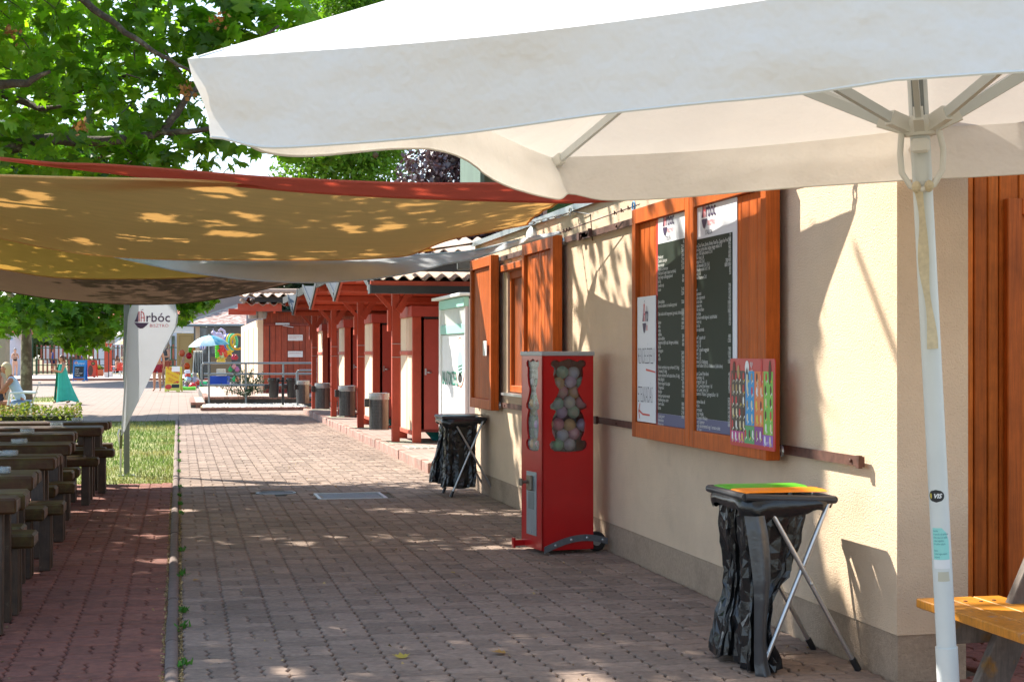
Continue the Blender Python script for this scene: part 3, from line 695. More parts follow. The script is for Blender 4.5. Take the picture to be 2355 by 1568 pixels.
for (cx, cy, w2, h2, mi) in ((.1, .86, .022, .05, 2), (.2, .85, .018, .035, 0), (.4, .9, .03, .035, 3), (.4, .77, .013, .06, 1), (.72, .85, .012, .07, 4), (.9, .85, .018, .06, 2)): b.mi = mi; b.poly(ell(cx * wI, cy * hI, w2, h2, 14), lambda x, y, z=0.: fnx(2.8214, q0, zc0)(x, y, z))
tag(b.build('product_print', ims, IC), kind='stuff')
b = MB(); fh_ = fnx(2.821, q0, zc0)
hx, hy = .5 * wI, .93 * hI
for rr in (1., .55):
    o1 = []; i1 = []
    for k in range(24):
        a = 2 * math.pi * k / 24; X_ = 16 * math.sin(a) ** 3; Y_ = 13 * math.cos(a) - 5 * math.cos(2 * a) - 2 * math.cos(3 * a) - math.cos(4 * a)
        o1.append((hx + X_ * .0011 * rr, hy + Y_ * .0012 * rr)); i1.append((hx + X_ * .0011 * (rr - .2), hy + Y_ * .0012 * (rr - .2)))
    b.poly(o1, fh_, holes=[i1])
text(b, 'ALGIDA', lambda x, y, z=0.: fh_(hx + x, hy - .033 + y, z), .013, 'CENTER'); text(b, 'LUPPI', lambda x, y, z=0.: fh_(.12 * wI + x, .06 * hI + y, z), .016); text(b, 'DONUT', lambda x, y, z=0.: fh_(.8 * wI + x, .07 * hI + y, z), .016, sx=.8); text(b, 'CALIPPO', lambda x, y, z=0.: fh_(.655 * wI - y, .6 * hI + x, z), .02); b.build('emblem', PW, IC)
# ================================================================== BOOTHS AND PLATFORM
PZ = .12
plat = sheet('platform_paving', 2.9, 9, 16.2, 36.2, PZ, PVP)
b = MB(); b.box((2.9, 16.2, -.05), (9, 36.2, PZ - .005)); struct('platform', b, PLIN)
KB = mat('kerb_concrete', (.36, .19, .15), .9, vary=.2, vscale=6, bump=.4, bscale=120, rand=.16, col2=(.3, .22, .18))
kr = struct('kerb', MB().box((2.86, 16.3, -.08), (2.895, 36.2, -.02)), SOIL); kr['label'] = 'line of kerb stones edging the raised booth platform'
me = None; y = 17.85
while y < 36.2:
    if me is None: e = MB().box((-.04, .003, -.1), (.055, .497, .122), ch=.008).build('kerb_stone', KB, kr); me = e.data
    else: e = bpy.data.objects.new('kerb_stone', me); C.objects.link(e); e.parent = kr
    e.location = (2.855 + rnd.uniform(-.006, .006), y, rnd.uniform(-.006, .006)); e.rotation_euler = (0, rnd.uniform(-.01, .01), rnd.uniform(-.01, .01)); y += .5
b = MB(); b.box((2.9, 17.80, -.08), (7, 17.85, .122), ch=.008); struct('platform_end_kerb', b, KB)
SL = mat('slate_slab', (.25, .27, .2), .85, vary=.2, vscale=6, rand=.12)
pys = [22.2, 26.6, 31.3, 35.9]
for yp in (22.2, 22.6, 26.6, 27.0, 31.3, 31.7, 35.6): 
    for xx in (2.93, 3.28): MB().box((xx, yp - .45, PZ - .02), (xx + .34, yp - .06, PZ + .004), ch=.003).build('slab', SL, plat)
b = MB()
for i in range(9):
    for j in range(7): b.box((2.98 + i * .09, 20.55 + j * .09, PZ + .001), (3.0 + i * .09 + .045, 20.61 + j * .09, PZ + .012), ch=.004)
tag(b.build('paver', mat('grass_grid', (.5, .48, .42), .9), plat), kind='stuff')
TEAL = mat('teal_plastic', (.02, .25, .28), .5)
by = [21.8, 26.4, 31.0, 35.85]; ordn = ['nearest', 'second', 'third', 'farthest']
XB = 3.22
def booth(k, y0):
    t = thing('changing_booth', ordn[k] + ' changing booth in the row, cream side and red plank door', 'changing booth', (XB, y0, PZ), 'red and cream changing booths on the platform')
    y1 = y0 + 1.42; zt, zb = 2.05, PZ + .17; xr = XB + 1.5
    b = MB(); b.box((XB + .02, y0 + .09, zb), (XB + .05, y0 + .70, 1.36)); b.box((XB + .02, y0 + .74, zb), (XB + .05, y1 - .05, 1.36)); b.box((XB + .02, y0 + .09, 1.42), (XB + .05, y0 + .70, zt - .15)); b.box((XB + .02, y0 + .74, 1.42), (XB + .05, y1 - .05, zt - .15)); b.build('side_panel', CREAM, t)
    b = MB(); b.box((XB + .03, y0 + .70, zb), (XB + .05, y0 + .74, zt - .15)); b.build('panel_joint', mat('joint_shadow_strip', (.35, .27, .19), .8), t)
    b = MB(); b.box((XB + .0, y0 + .09, 1.361), (XB + .06, y1 - .05, 1.419), ch=.004); b.build('mid_rail', REDP, t)
    b = MB(); b.box((XB + .0, y0 + .09, PZ + .11), (XB + .06, y1 - .05, PZ + .169), ch=.004); b.build('bottom_rail', REDP, t)
    for (xa, ya) in ((XB, y0), (XB, y1 - .05), (xr - .09, y0)):
        b = MB(); b.box((xa, ya, PZ - .0), (xa + .12, ya + (.088 if ya == y0 else .05), zt - .151), ch=.004); b.build('corner_post', REDP, t)
    b = MB(); b.box((XB - .025, y0 - .03, zt - .15), (XB + .01, y1 + .02, zt), ch=.003); b.box((XB + .01, y0 - .03, zt - .15), (xr + .02, y0 - .005, zt), ch=.003); b.build('fascia', mat('booth_red', (.44, .065, .045), .55, vary=.08, vscale=3, bump=.1, bscale=60), t)
    b = MB(); b.box((XB + .1, y0 + .05, zt - .15), (xr, y1, zt - .1)); b.box((XB + .06, y1 - .04, zb), (xr, y1, zt - .15)); b.box((XB + .06, y0 + .1, zb - .02), (xr, y1 - .05, zb + .02)); b.build('carcass', REDD, t)
    dr = MB(); n = 5; x0 = XB + .16; wd = (xr - .1 - x0) / n
    dr.box((x0 + .01, y0 + .05, zb + .03), (xr - .1, y0 + .06, zt - .19)); d = dr.build('door', REDD, t)
    for i in range(n):
        b = MB(); b.box((x0 + i * wd + .002, y0 + .015, zb + .02), (x0 + (i + 1) * wd - .002, y0 + .049, zt - .185), ch=.004); b.build('door_board', MATS['booth_red'], d)
    b = MB(); b.box((x0 + .01, y0 + .0, 1.08), (x0 + .035, y0 + .0148, 1.17)); b.ball((x0 + .075, y0 - .005, 1.115), (.035, .02, .016)); b.build('handle', STEEL, t, True)
    b = MB(); b.box((x0, y0 + .001, zt - .18), (xr - .09, y0 + .012, zt - .152)); b.build('door_gap_shadow_board', ANTH, t)
    b = MB(); b.lathe((XB + .5, y0 + .75, PZ), [(.1, .0), (.2, .11), (.23, .13), (.21, .13)], 14, cap=False); tag(b.build('basin', TEAL, None, True), 'teal plastic basin under the ' + ordn[k] + ' changing booth', 'basin')
    return t
for k, y0 in enumerate(by): booth(k, y0)
# white information cabin with mint trim
cb = thing('white_cabin', 'white plank cabin with mint trim between kiosk and red booths', 'cabin', (3.26, 17.86, PZ))
MINT = mat('mint_paint', (.30, .60, .52), .6); WPL = mat('white_boards', (.76, .77, .78), .6, vary=.04, vscale=3)
xa, ya, yb = 3.26, 17.86, 19.74
n = 16; wd = (yb - ya - .18) / n
for k in range(n):
    b = MB(); b.box((xa + .012, ya + .05 + k * wd + .0012, .22), (xa + .03, ya + .05 + (k + 1) * wd - .0012, 1.61), ch=.003); b.build('board', WPL, cb)
b = MB(); b.box((xa + .03, ya, .2), (xa + 1.6, yb, 2.0)); b.build('carcass', WHT, cb)
b = MB(); b.box((xa - .01, yb - .13, .18), (xa + .029, yb, 2.02), ch=.003); b.build('corner_board', WHT, cb)
b = MB(); b.box((xa - .01, ya, .18), (xa + .029, ya + .048, 2.02), ch=.003); b.box((xa + .03, ya - .02, .2), (xa + 1.6, ya - .001, 2.02)); b.build('end_panel', mat('shaded_white', (.55, .52, .56), .6), cb)  # end of the white cabin: its shade is put into the colour
b = MB(); b.box((xa - .012, ya + .05, 1.62), (xa + .028, yb - .131, 1.73), ch=.003); b.build('mint_band', MINT, cb)
b = MB(); b.box((xa - .03, ya - .02, 1.93), (xa + .028, yb - .131, 2.04), ch=.003); b.build('mint_fascia', MINT, cb)
for k in range(22):
    b = MB(); y0 = ya + .07 + k * .077; b.box((xa - .0, y0, 1.731), (xa + .02, y0 + .035, 1.929), ch=.003); b.build('slat', WHT, cb)
b = MB(); b.box((xa - .09, ya - .06, 2.05), (xa + 1.7, yb + .1, 2.085), ch=.004); b.build('roof', WHT, cb)
for yy in (ya + .1, yb - .15):
    b = MB(); b.lathe((xa + .08, yy, PZ), [(.03, 0), (.015, .01), (.015, .09)], 8); b.build('foot', BLK, cb)
TG = mat('sign_green', (.01, .27, .19), .5)
b = MB(); text(b, 'BALATONSZEPEZD', fnx(xa + .009, yb - .16, 1.0), .24, sx=.62); text(b, 'BALATONSZEPEZD', fnx(xa + .011, yb - .175, .988), .24, sx=.62); b.mi = 1
b.m = [1 if i >= len(b.m) // 2 else 0 for i in range(len(b.m))]; b.build('lettering', [TG, ANTH], cb)
b = MB(); fz = fnx(xa + .006, ya + .42, 1.28); b.poly(ell(0, 0, .3, .3, 28), fz, .004); b.mi = 1; fz2 = fnx(xa + .0045, ya + .42, 1.28); b.poly(ell(0, 0, .3, .3, 28), fz2, holes=[ell(0, 0, .285, .285, 28)]); b.mi = 2; b.poly(ell(0, -.02, .19, .15, 20), fz2); b.mi = 3
for k in range(3): b.poly([(-.12 + k * .02, -.05 - k * .04), (.14, -.03 - k * .04), (.14, -.045 - k * .04), (-.12 + k * .02, -.065 - k * .04)], fnx(xa + .0035, ya + .42, 1.28))
b.mi = 3; b.poly(ell(0, -.19, .14, .06, 14), fz2); b.build('emblem', [WHT, mat('orange_print', (.6, .13, .03), .5), MINT, ANTH], cb)
# roof over the booths: valleys between flat stretches, carried on red posts
rf = thing('booth_roof', 'folded canopy roof of steel and corrugated sheet over the changing booths', 'roof', (2.4, 20, 2.2))
XE = 2.4
def prism_y(prof, x0, x1, th):   # profile [(y, z)...] extruded along x, thickness th downward
    n = len(prof); vs = [(x0, y, z) for y, z in prof] + [(x1, y, z) for y, z in prof] + [(x0, y, z - th) for y, z in prof] + [(x1, y, z - th) for y, z in prof]; fs = []
    for i in range(n - 1): fs += [(i, n + i, n + i + 1, i + 1), (2 * n + i, 2 * n + i + 1, 3 * n + i + 1, 3 * n + i), (i, i + 1, 2 * n + i + 1, 2 * n + i), (n + i, 3 * n + i, 3 * n + i + 1, n + i + 1)]
    fs += [(0, 2 * n, 3 * n, n), (n - 1, 2 * n - 1, 4 * n - 1, 3 * n - 1)]
    return vs, fs
VY = [20.1 + 4.57 * k for k in range(5)]
WSH = mat('white_sheet', (.09, .10, .11), .7, 0, spec=.1); 
for k, yv in enumerate(VY[:4]):
    # near face of the valley rises towards the camera (red underside); far face is pale sheet
    pn = [(yv - 1.25, 2.62), (yv, 2.24)] if k else None
    pf = [(yv, 2.24), (yv + 1.75, 2.64)]
    if pn:
        v_, f_ = prism_y(pn, XE, 6.2, .025); MB().add([(a, b_, c + .09) for a, b_, c in v_], f_).build('valley_sheet', WSH, rf)
        v_, f_ = prism_y(pn, XE + .03, 6.2, .03); MB().add([(a, b_, c + .05) for a, b_, c in v_], f_).build('soffit', REDP, rf)
        for q in (.15, .55, .95):
            yy = yv - 1.25 * (1 - q) ; zz = 2.24 + .38 * (1 - q); b = MB(); b.box((XE + .04, yy - .03, zz - .07), (6.0, yy + .03, zz + .018)); b.build('purlin', REDP, rf)
        b = MB(); b.bar((XE, yv - 1.25, 2.66), (XE, yv - .02, 2.28), .02, .12, up=(0, 0, 1)); b.build('barge_board', WSH, rf)
        b = MB(); b.bar((XE + .03, yv - 1.2, 2.62), (XE + .03, yv, 2.24), .03, .11, up=(0, 0, 1)); b.build('rafter', REDP, rf)
    v_, f_ = prism_y(pf, XE, 6.2, .02); MB().add([(a, b_, c + .07) for a, b_, c in v_], f_).build('valley_sheet', WSH, rf)
    v_, f_ = prism_y(pf, XE + .02, 6.2, .02); MB().add([(a, b_, c + .045) for a, b_, c in v_], f_).build('soffit', REDP, rf)
    b = MB(); b.bar((XE - .01, yv + .02, 2.29), (XE - .01, yv + 1.75, 2.69), .02, .1, up=(0, 0, 1)); b.build('barge_board', WSH, rf)
    b = MB(); b.box((XE - .02, yv - .05, 2.2), (XE + .12, yv + .05, 2.3)); b.build('gutter_end', GREY, rf)
    y0, y1 = yv + 1.75, yv + 4.57 - 1.25
    b = MB(); b.box((XE, y0, 2.66), (6.2, y1, 2.7)); b.box((XE, y0, 2.55), (XE + .03, y1, 2.66)); b.box((XE + .03, y0, 2.55), (6.2, y0 + .03, 2.66)); b.build('flat_sheet', ANTH, rf)
    b = MB(); b.box((XE + .05, y1 - .1, 2.5), (6.2, y1 - .04, 2.6)); b.box((XE + .05, y0 + .1, 2.5), (6.2, y0 + .16, 2.6)); b.build('purlin', REDP, rf)
    b = MB(); b.box((XE + .2, y0, 2.44), (XE + .28, y1, 2.54)); b.build('purlin', REDP, rf)
CORR = mat('corrugated_sheet', (.42, .31, .24), .9, vary=.15, vscale=8)
def corr(x0, x1, y0, y1, z0, z1, amp=.028, wl=.177, th=.01):
    n = int((x1 - x0) / wl * 8); vs = []; fs = []
    for i in range(n + 1):
        x = x0 + (x1 - x0) * i / n; a = amp * math.sin(2 * math.pi * (x - x0) / wl)
        vs += [(x, y0, z0 + a), (x, y1, z1 + a), (x, y0, z0 + a - th), (x, y1, z1 + a - th)]
    for i in range(n):
        o = 4 * i; q = o + 4; fs += [(o, q, q + 1, o + 1), (o + 2, o + 3, q + 3, q + 2), (o, o + 2, q + 2, q), (o + 1, q + 1, q + 3, o + 3)]
    return vs, fs
# near end of the row: valley gutter, red beam and corrugated edge, twice
b = MB(); b.box((XE, 19.9, 2.15), (6.4, 20.05, 2.25)); b.build('gutter', ANTH, rf)
b = MB(); b.box((XE - .02, 19.86, 2.145), (XE, 20.06, 2.262)); b.build('gutter_end', WSH, rf)
b = MB(); b.box((XE + .0, 19.93, 2.252), (6.4, 19.99, 2.31)); b.build('beam', REDP, rf)
v_, f_ = corr(XE + .0, 6.4, 19.75, 22.0, 2.345, 2.75); MB().add(v_, f_).build('corrugated_sheet', CORR, rf, True)
b = MB(); b.box((XE + .45, 19.2, 2.40), (6.4, 19.3, 2.53)); b.build('gutter', ANTH, rf)
b = MB(); b.box((XE + .35, 19.1, 2.532), (6.4, 19.16, 2.585)); b.build('beam', REDP, rf)
v_, f_ = corr(XE + .2, 6.4, 18.9, 20.4, 2.63, 2.9); MB().add(v_, f_).build('corrugated_sheet', CORR, rf, True)
b = MB(); b.box((4.1, 20.2, PZ), (4.16, 36, 2.3)) if 0 else b.box((4.8, 20.1, PZ), (4.9, 36.4, 2.5)); b.build('back_wall', REDD, rf)
for k, yp in enumerate(pys):
    t = thing('roof_post', ordn[k] + ' red timber post with slanted brace carrying the booth roof', 'post', (3.03, yp, PZ), 'red posts along the booth platform')
    b = MB(); b.box((2.975, yp - .055, PZ), (3.085, yp + .055, 2.42), ch=.005); b.build('post', REDP, t)
    for s_ in (-.038, .038):
        b = MB(); b.bar((3.06 + s_ * 0, yp - .06 + s_, 1.98), (3.36, yp - .06 + s_, 2.46), .03, .1, up=(1, 0, 0)); b.build('brace', REDP, t)
    b = MB(); b.bar((2.98, yp + .0, 2.0), (2.66, yp + .0, 2.36), .03, .06, up=(1, 0, 0)); b.build('bracket', REDP, t)
    b = MB(); b.box((2.72, yp - .1, 1.78), (2.97, yp - .07, 1.99)) if 0 else b.box((2.92, yp - .02, 1.7), (2.972, yp + .1, 2.0)); b.build('cheek_plate', REDP, t)
    for zz in (1.33, 1.52):
        b = MB(); b.tube([(2.965, yp - .06, zz), (3.1, yp - .06, zz)], .006, 6); b.build('strap', STEEL, t)
# wire mesh litter bins hung on the posts
MSH = mat('bin_sheet', (.13, .13, .135), .45, .5); LIN = mat('bag_film', (.3, .31, .33), .25, .3)
def mesh_bin(k, u, v0, v1, d):
    c = cp(u, v1, d); zb = c.z; zt = cp(u, v0, d).z; r = .14
    t = thing('litter_bin', ordn[k] + ' grey wire mesh litter bin hung beside a red post', 'litter bin', (c.x, c.y, zb), 'mesh litter bins along the platform')
    b = MB(); b.lathe((c.x, c.y, zb), [(r - .008, .01), (r - .008, zt - zb - .02)], 22, cap=False); b.lathe((c.x, c.y, zb), [(.0, 0.012), (r - .008, .012)], 22, cap=False); b.build('liner', mat('liner_dark', (.05, .05, .055), .3, .2, vary=.6, vscale=14), t, True)
    b = MB(); n = 30
    for i in range(n):
        a = 2 * math.pi * i / n; x, y = c.x + r * math.cos(a), c.y + r * math.sin(a); b.bar((x, y, zb), (x, y, zt), .004, .004)
    j = 0
    while j * .021 < zt - zb: b.lathe((c.x, c.y, zb + j * .021), [(r - .002, 0), (r + .002, 0), (r + .002, .004), (r - .002, .004)], n, cap=False); j += 1
    tag(b.build('mesh', MSH, t), kind='stuff')
    b = MB(); a0, a1 = -1.35, -.55
    vs = []; 
    for i in range(9):
        a = a0 + (a1 - a0) * i / 8
        for z in (zb + .01, zt): vs.append((c.x + (r + .006) * math.cos(a), c.y + (r + .006) * math.sin(a), z))
    b.add(vs, [(2 * i, 2 * i + 2, 2 * i + 3, 2 * i + 1) for i in range(8)]); b.build('door_plate', mat('bin_plate', (.2, .155, .13), .5, .4, vary=.2), t)
    b = MB(); b.lathe((c.x, c.y, zt - .085), [(r + .006, 0), (r + .012, .04), (r + .008, .085), (r + .014, .092), (r - .02, .098), (r - .03, .05)], 26, cap=False); b.build('bag_rim', LIN, t, True)
    b = MB(); b.box((c.x - r - .07, c.y - .05, zb + .33 * 1), (c.x - r - .004, c.y + .03, zb + .45), ch=.006); b.build('ashtray_box', BLK, t)
    for zz in (zb + .04, zt - .06):
        b = MB(); b.bar((c.x + r, c.y, zz), (c.x + r + .09, c.y, zz), .02, .02); b.build('bracket', REDP, t)
mesh_bin(0, 871, 905, 988, 22.6); mesh_bin(1, 798, 888, 957, 26.6); mesh_bin(2, 741, 882, 940, 30.6); mesh_bin(3, 697, 876, 928, 36.8)
# ================================================================== VENDING MACHINE
RM = mat('machine_red', (.46, .004, .006), .3, spec=.5, vary=.1, vscale=2, coat=.2, worn=((.34, .03, .025), .64, .7, 30)); 
p0 = Vector((2.435, 10.44, 0)); ax_ = Vector((.377, .054, 0)); ay_ = Vector((-.011, .40, 0)); Wm, Dm = .381, .40; ax_.normalize(); ay_ = Vector((-ax_.y, ax_.x, 0))
VM = thing('capsule_machine', 'tall red toy capsule vending machine with bear-shaped windows by the wall', 'vending machine', (p0.x, p0.y, 0))
def vm(x, y, z): return p0 + ax_ * x + ay_ * y + Vector((0, 0, z))
MV = Matrix(((ax_.x, ay_.x, 0, p0.x), (ax_.y, ay_.y, 0, p0.y), (0, 0, 1, 0), (0, 0, 0, 1)))
zb, zt = .03, 1.365
bear = [(.13, .0), (.5, -.012), (.87, .0), (.97, .03), (1.0, .075), (.95, .11), (.84, .115), (.93, .2), (.95, .3), (.9, .38), (.83, .43), (.86, .445), (.98, .46), (.99, .5), (.92, .525), (.82, .59), (.77, .63), (.75, .67), (.84, .72), (.9, .82), (.88, .9), (.96, .925), (.97, .96), (.9, .985), (.8, .985), (.74, .965), (.62, .985), (.5, 1.0), (.38, .985), (.26, .965), (.2, .985), (.1, .985), (.03, .96), (.04, .925), (.12, .9), (.1, .82), (.16, .72), (.25, .67), (.23, .63), (.18, .59), (.08, .525), (.01, .5), (.02, .46), (.14, .445), (.17, .43), (.1, .38), (.05, .3), (.07, .2), (.16, .115), (.05, .11), (.0, .075), (.03, .03)]
zw0, zw1 = .71, 1.345
def panel(fn, W, x0, x1, z0, z1, name, mm):
    b = MB(); hole = [(x0 + (x1 - x0) * x, zw0 + (zw1 - zw0) * y) for x, y in bear]
    b.poly([(0, z0), (W, z0), (W, z1), (0, z1)], fn, .012, holes=[hole]); return b.build(name, mm, VM)
ff_ = lambda x, y, z=0.: vm(x, -z, y)
panel(ff_, Wm, .055, .335, zb, zt, 'front_panel', RM)
fl_m = lambda x, y, z=0.: vm(-z, Dm - x, y)
panel(fl_m, Dm, .09, .35, zb, zt, 'side_panel', RM)
b = MB(); b.box((Wm - .012, .012, zb), (Wm, Dm, zt), MV); b.box((.0, Dm - .012, zb), (Wm - .012, Dm, zt), MV); b.box((.012, .012, zb), (Wm - .012, Dm - .012, zb + .02), MV); b.box((.012, .012, .66), (Wm - .012, Dm - .012, .7), MV); b.build('cabinet', RM, VM)
b = MB(); b.box((-.008, -.008, zt), (Wm + .008, Dm + .008, zt + .03), MV, ch=.004); b.build('top_cap', mat('grey_cap', (.4, .43, .44), .45, .3), VM)
b = MB(); b.box((.0125, .016, .7), (Wm - .013, .019, zt - .005), MV); b.build('window_glass', glassy('machine_glass', (.97, .98, .97), .05, 1.45, .02), VM)
cols = [(.6, .05, .1), (.7, .3, .02), (.05, .2, .6), (.75, .75, .78), (.1, .5, .1), (.4, .15, .5), (.7, .6, .05), (.25, .05, .05)]
cm = [mat('toy_%d' % i, c, .5) for i, c in enumerate(cols)]; CAPS = [mat('capsule_shell_%d' % i, c, .12, spec=.8, alpha=.5) for i, c in enumerate(((.85, .82, .84), (.75, .55, .8), (.85, .38, .48), (.5, .76, .6), (.9, .62, .34)))]
k = 0
for lz in range(10):
    for ix in range(4):
        for iy in range(4):
            if ix == 3 or iy == 3 and False: pass
            if not (iy == 0 or ix == 0) or ix > 3: continue
            r = .0455; x = .062 + ix * .09 + (.02 if lz % 2 else -.005) + rnd.uniform(-.008, .008); y = .068 + iy * .09 + rnd.uniform(-.006, .01); z = .75 + lz * .072 + rnd.uniform(-.01, .01)
            if x > Wm - .05: continue
            if z > 1.30 or (lz > 7 and rnd.random() < .6): continue
            c = vm(x, y, z); b = MB(); b.ball(c, r, 12, 8); b.v = [Vector(c) + (Vector(p) - Vector(c)) for p in b.v]; cpn = b.build('capsule', CAPS[(k * 7) % 5], VM, True)
            b = MB(); b.mi = 0; b.ball(c + Vector((rnd.uniform(-.01, .01), 0, rnd.uniform(-.012, .004))), (rnd.uniform(.022, .036), .03, rnd.uniform(.018, .036)), 8, 5); b.build('toy', cm[k % 8], cpn, True); k += 1
b = MB(); b.box((.06, .03, .72), (.09, .33, 1.3), MV); 
b = MB(); b.box((.075, .11, .7), (.3, .3, 1.02), MV); b.build('inner_chute', mat('smoky', (.12, .1, .12), .4), VM)
b = MB(); b.box((.016, .02, .7), (.019, Dm - .013, zt - .005), MV); b.build('side_glass', mat('reflection_tint_glass', (.5, .56, .48), .15, alpha=.3, vary=.4, vscale=9), VM)  # pale green reflection and back-lit look put into the pane's colour
# paper note behind the side window
b = MB(); b.box((.021, .12, 1.03), (.023, .31, 1.33), MV); nt_ = b.build('price_note', PW, VM)
b = MB(); fn_ = lambda x, y, z=0.: vm(.0205, .3 - x, y); text(b, 'NAGY FELFÚJHATÓ\nSTRANDJÁTÉK', fn_ if 0 else (lambda x, y, z=0.: fn_(x, y + 1.27)), .03, sx=.62); text(b, 'PLÜSS', lambda x, y, z=0.: fn_(x, y + 1.15), .085, sx=.72, bold=.002); text(b, '1 db 400 Ft', lambda x, y, z=0.: fn_(x, y + 1.11), .03, sx=.9); b.build('lettering', LETD, nt_)
b = MB(); 
for yy in (.24, .17): b.poly(ell(yy, 1.06, .022, .033, 14), lambda x, y, z=0.: vm(.0204, x, y), holes=[ell(yy, 1.06, .014, .024, 14)])
b.build('print', mat('print_green', (.25, .5, .1), .5), nt_)
# coin plate, knob, drawer
b = MB(); b.box((-.006, .1, .12), (-.0005, .29, .56), MV, ch=.002); b.build('coin_plate', mat('brushed_plate', (.36, .42, .45), .35, .6, vary=.1), VM)
b = MB(); b.box((-.03, .155, .43), (-.006, .235, .535), MV, ch=.006); b.tube([vm(-.03, .2, .49), vm(-.075, .2, .49)], .012, 10); b.box((-.09, .175, .465), (-.072, .225, .515), MV, ch=.006); b.build('coin_knob', mat('brass_knob', (.28, .24, .19), .35, .9), VM)
b = MB(); b.box((-.0075, .14, .3), (-.006, .25, .42), MV); b.build('drawer', GREY, VM)
b = MB(); b.tube([vm(-.006, .195, .145), vm(-.012, .195, .145)], .01, 10); b.build('lock', STEEL, VM)
# curved grey foot rails and wheels
def foot(y):
    b = MB(); pts = []
    for i in range(13):
        q = i / 12; x = .015 + q * .47; pts.append((x, .035 + .075 * math.sin(math.pi * min(1, q * .8 + .0))))
    for i in range(12):
        (xa, za), (xb, zb2) = pts[i], pts[i + 1]; v8 = [vm(xa, y, za - .022), vm(xb, y, zb2 - .022), vm(xb, y - .014, zb2 - .022), vm(xa, y - .014, za - .022), vm(xa, y, za + .022), vm(xb, y, zb2 + .022), vm(xb, y - .014, zb2 + .022), vm(xa, y - .014, za + .022)]
        b.add(v8, [(0, 3, 2, 1), (4, 5, 6, 7), (3, 7, 6, 2), (0, 1, 5, 4), (0, 4, 7, 3), (1, 2, 6, 5)])
    f = b.build('foot_rail', mat('rail_grey', (.14, .15, .16), .5, .3, vary=.2, vscale=20), VM)
    for i in (2, 5, 8, 11):
        b = MB(); x, z = pts[i]; b.lathe(vm(x, y - .014, z), [(.009, 0), (.009, .006), (.004, .008)], 8, Matrix.Rotation(math.pi / 2, 4, 'X')); b.build('bolt', STEEL, f)
foot(-.0); 
b = MB(); b.box((-.07, Dm - .06, .03), (.0, Dm - .03, .07), MV); b.box((-.085, Dm - .06, .015), (-.068, Dm - .03, .085), MV); b.build('rear_foot', RM, VM)
for yy in (.09,):
    b = MB(); c = vm(.44, yy, .07); b.lathe(c, [(.03, -.02), (.062, -.02), (.07, -.01), (.07, .01), (.062, .02), (.03, .02)], 20, Matrix.Rotation(math.pi / 2, 4, 'X')); wl = b.build('wheel', BLK, VM, True)
    b = MB(); b.lathe(c, [(.0, -.024), (.03, -.024), (.03, .024), (0, .024)], 14, Matrix.Rotation(math.pi / 2, 4, 'X')); b.build('hub', STEEL, wl)
# ================================================================== BAG STANDS
BAG = mat('black_bag_film', (.010, .0105, .012), .24, spec=.55, bump=.35, bscale=18); 
BAGG = mat('grey_bag_film', (.05, .052, .056), .3, spec=.6, bump=.5, bscale=16)
def lid_flap(name, x0, x1, y0, y1, z, m, t):
    b = MB(); nx, ny = 14, 5
    def f(i, j):
        q = i * (x1 - x0); r = .03
        zz = z - (r - math.sqrt(max(0, r * r - (r - q) ** 2)) if q < r else 0) - .0 * j
        dip = -.012 * math.exp(-((i * (x1 - x0) - .05) / .02) ** 2) * math.exp(-((j - .5) / .2) ** 2)
        edge = -.008 * (abs(j - .5) * 2) ** 6
        return (x0 + q, y0 + (y1 - y0) * j, zz + dip + edge)
    b.grid(f, 20, 8); n0 = len(b.v); 
    b.box((x0, y0, z - .04), (x0 + .012, y1, z - .022), ch=.004)
    return b.build(name, m, t, True)
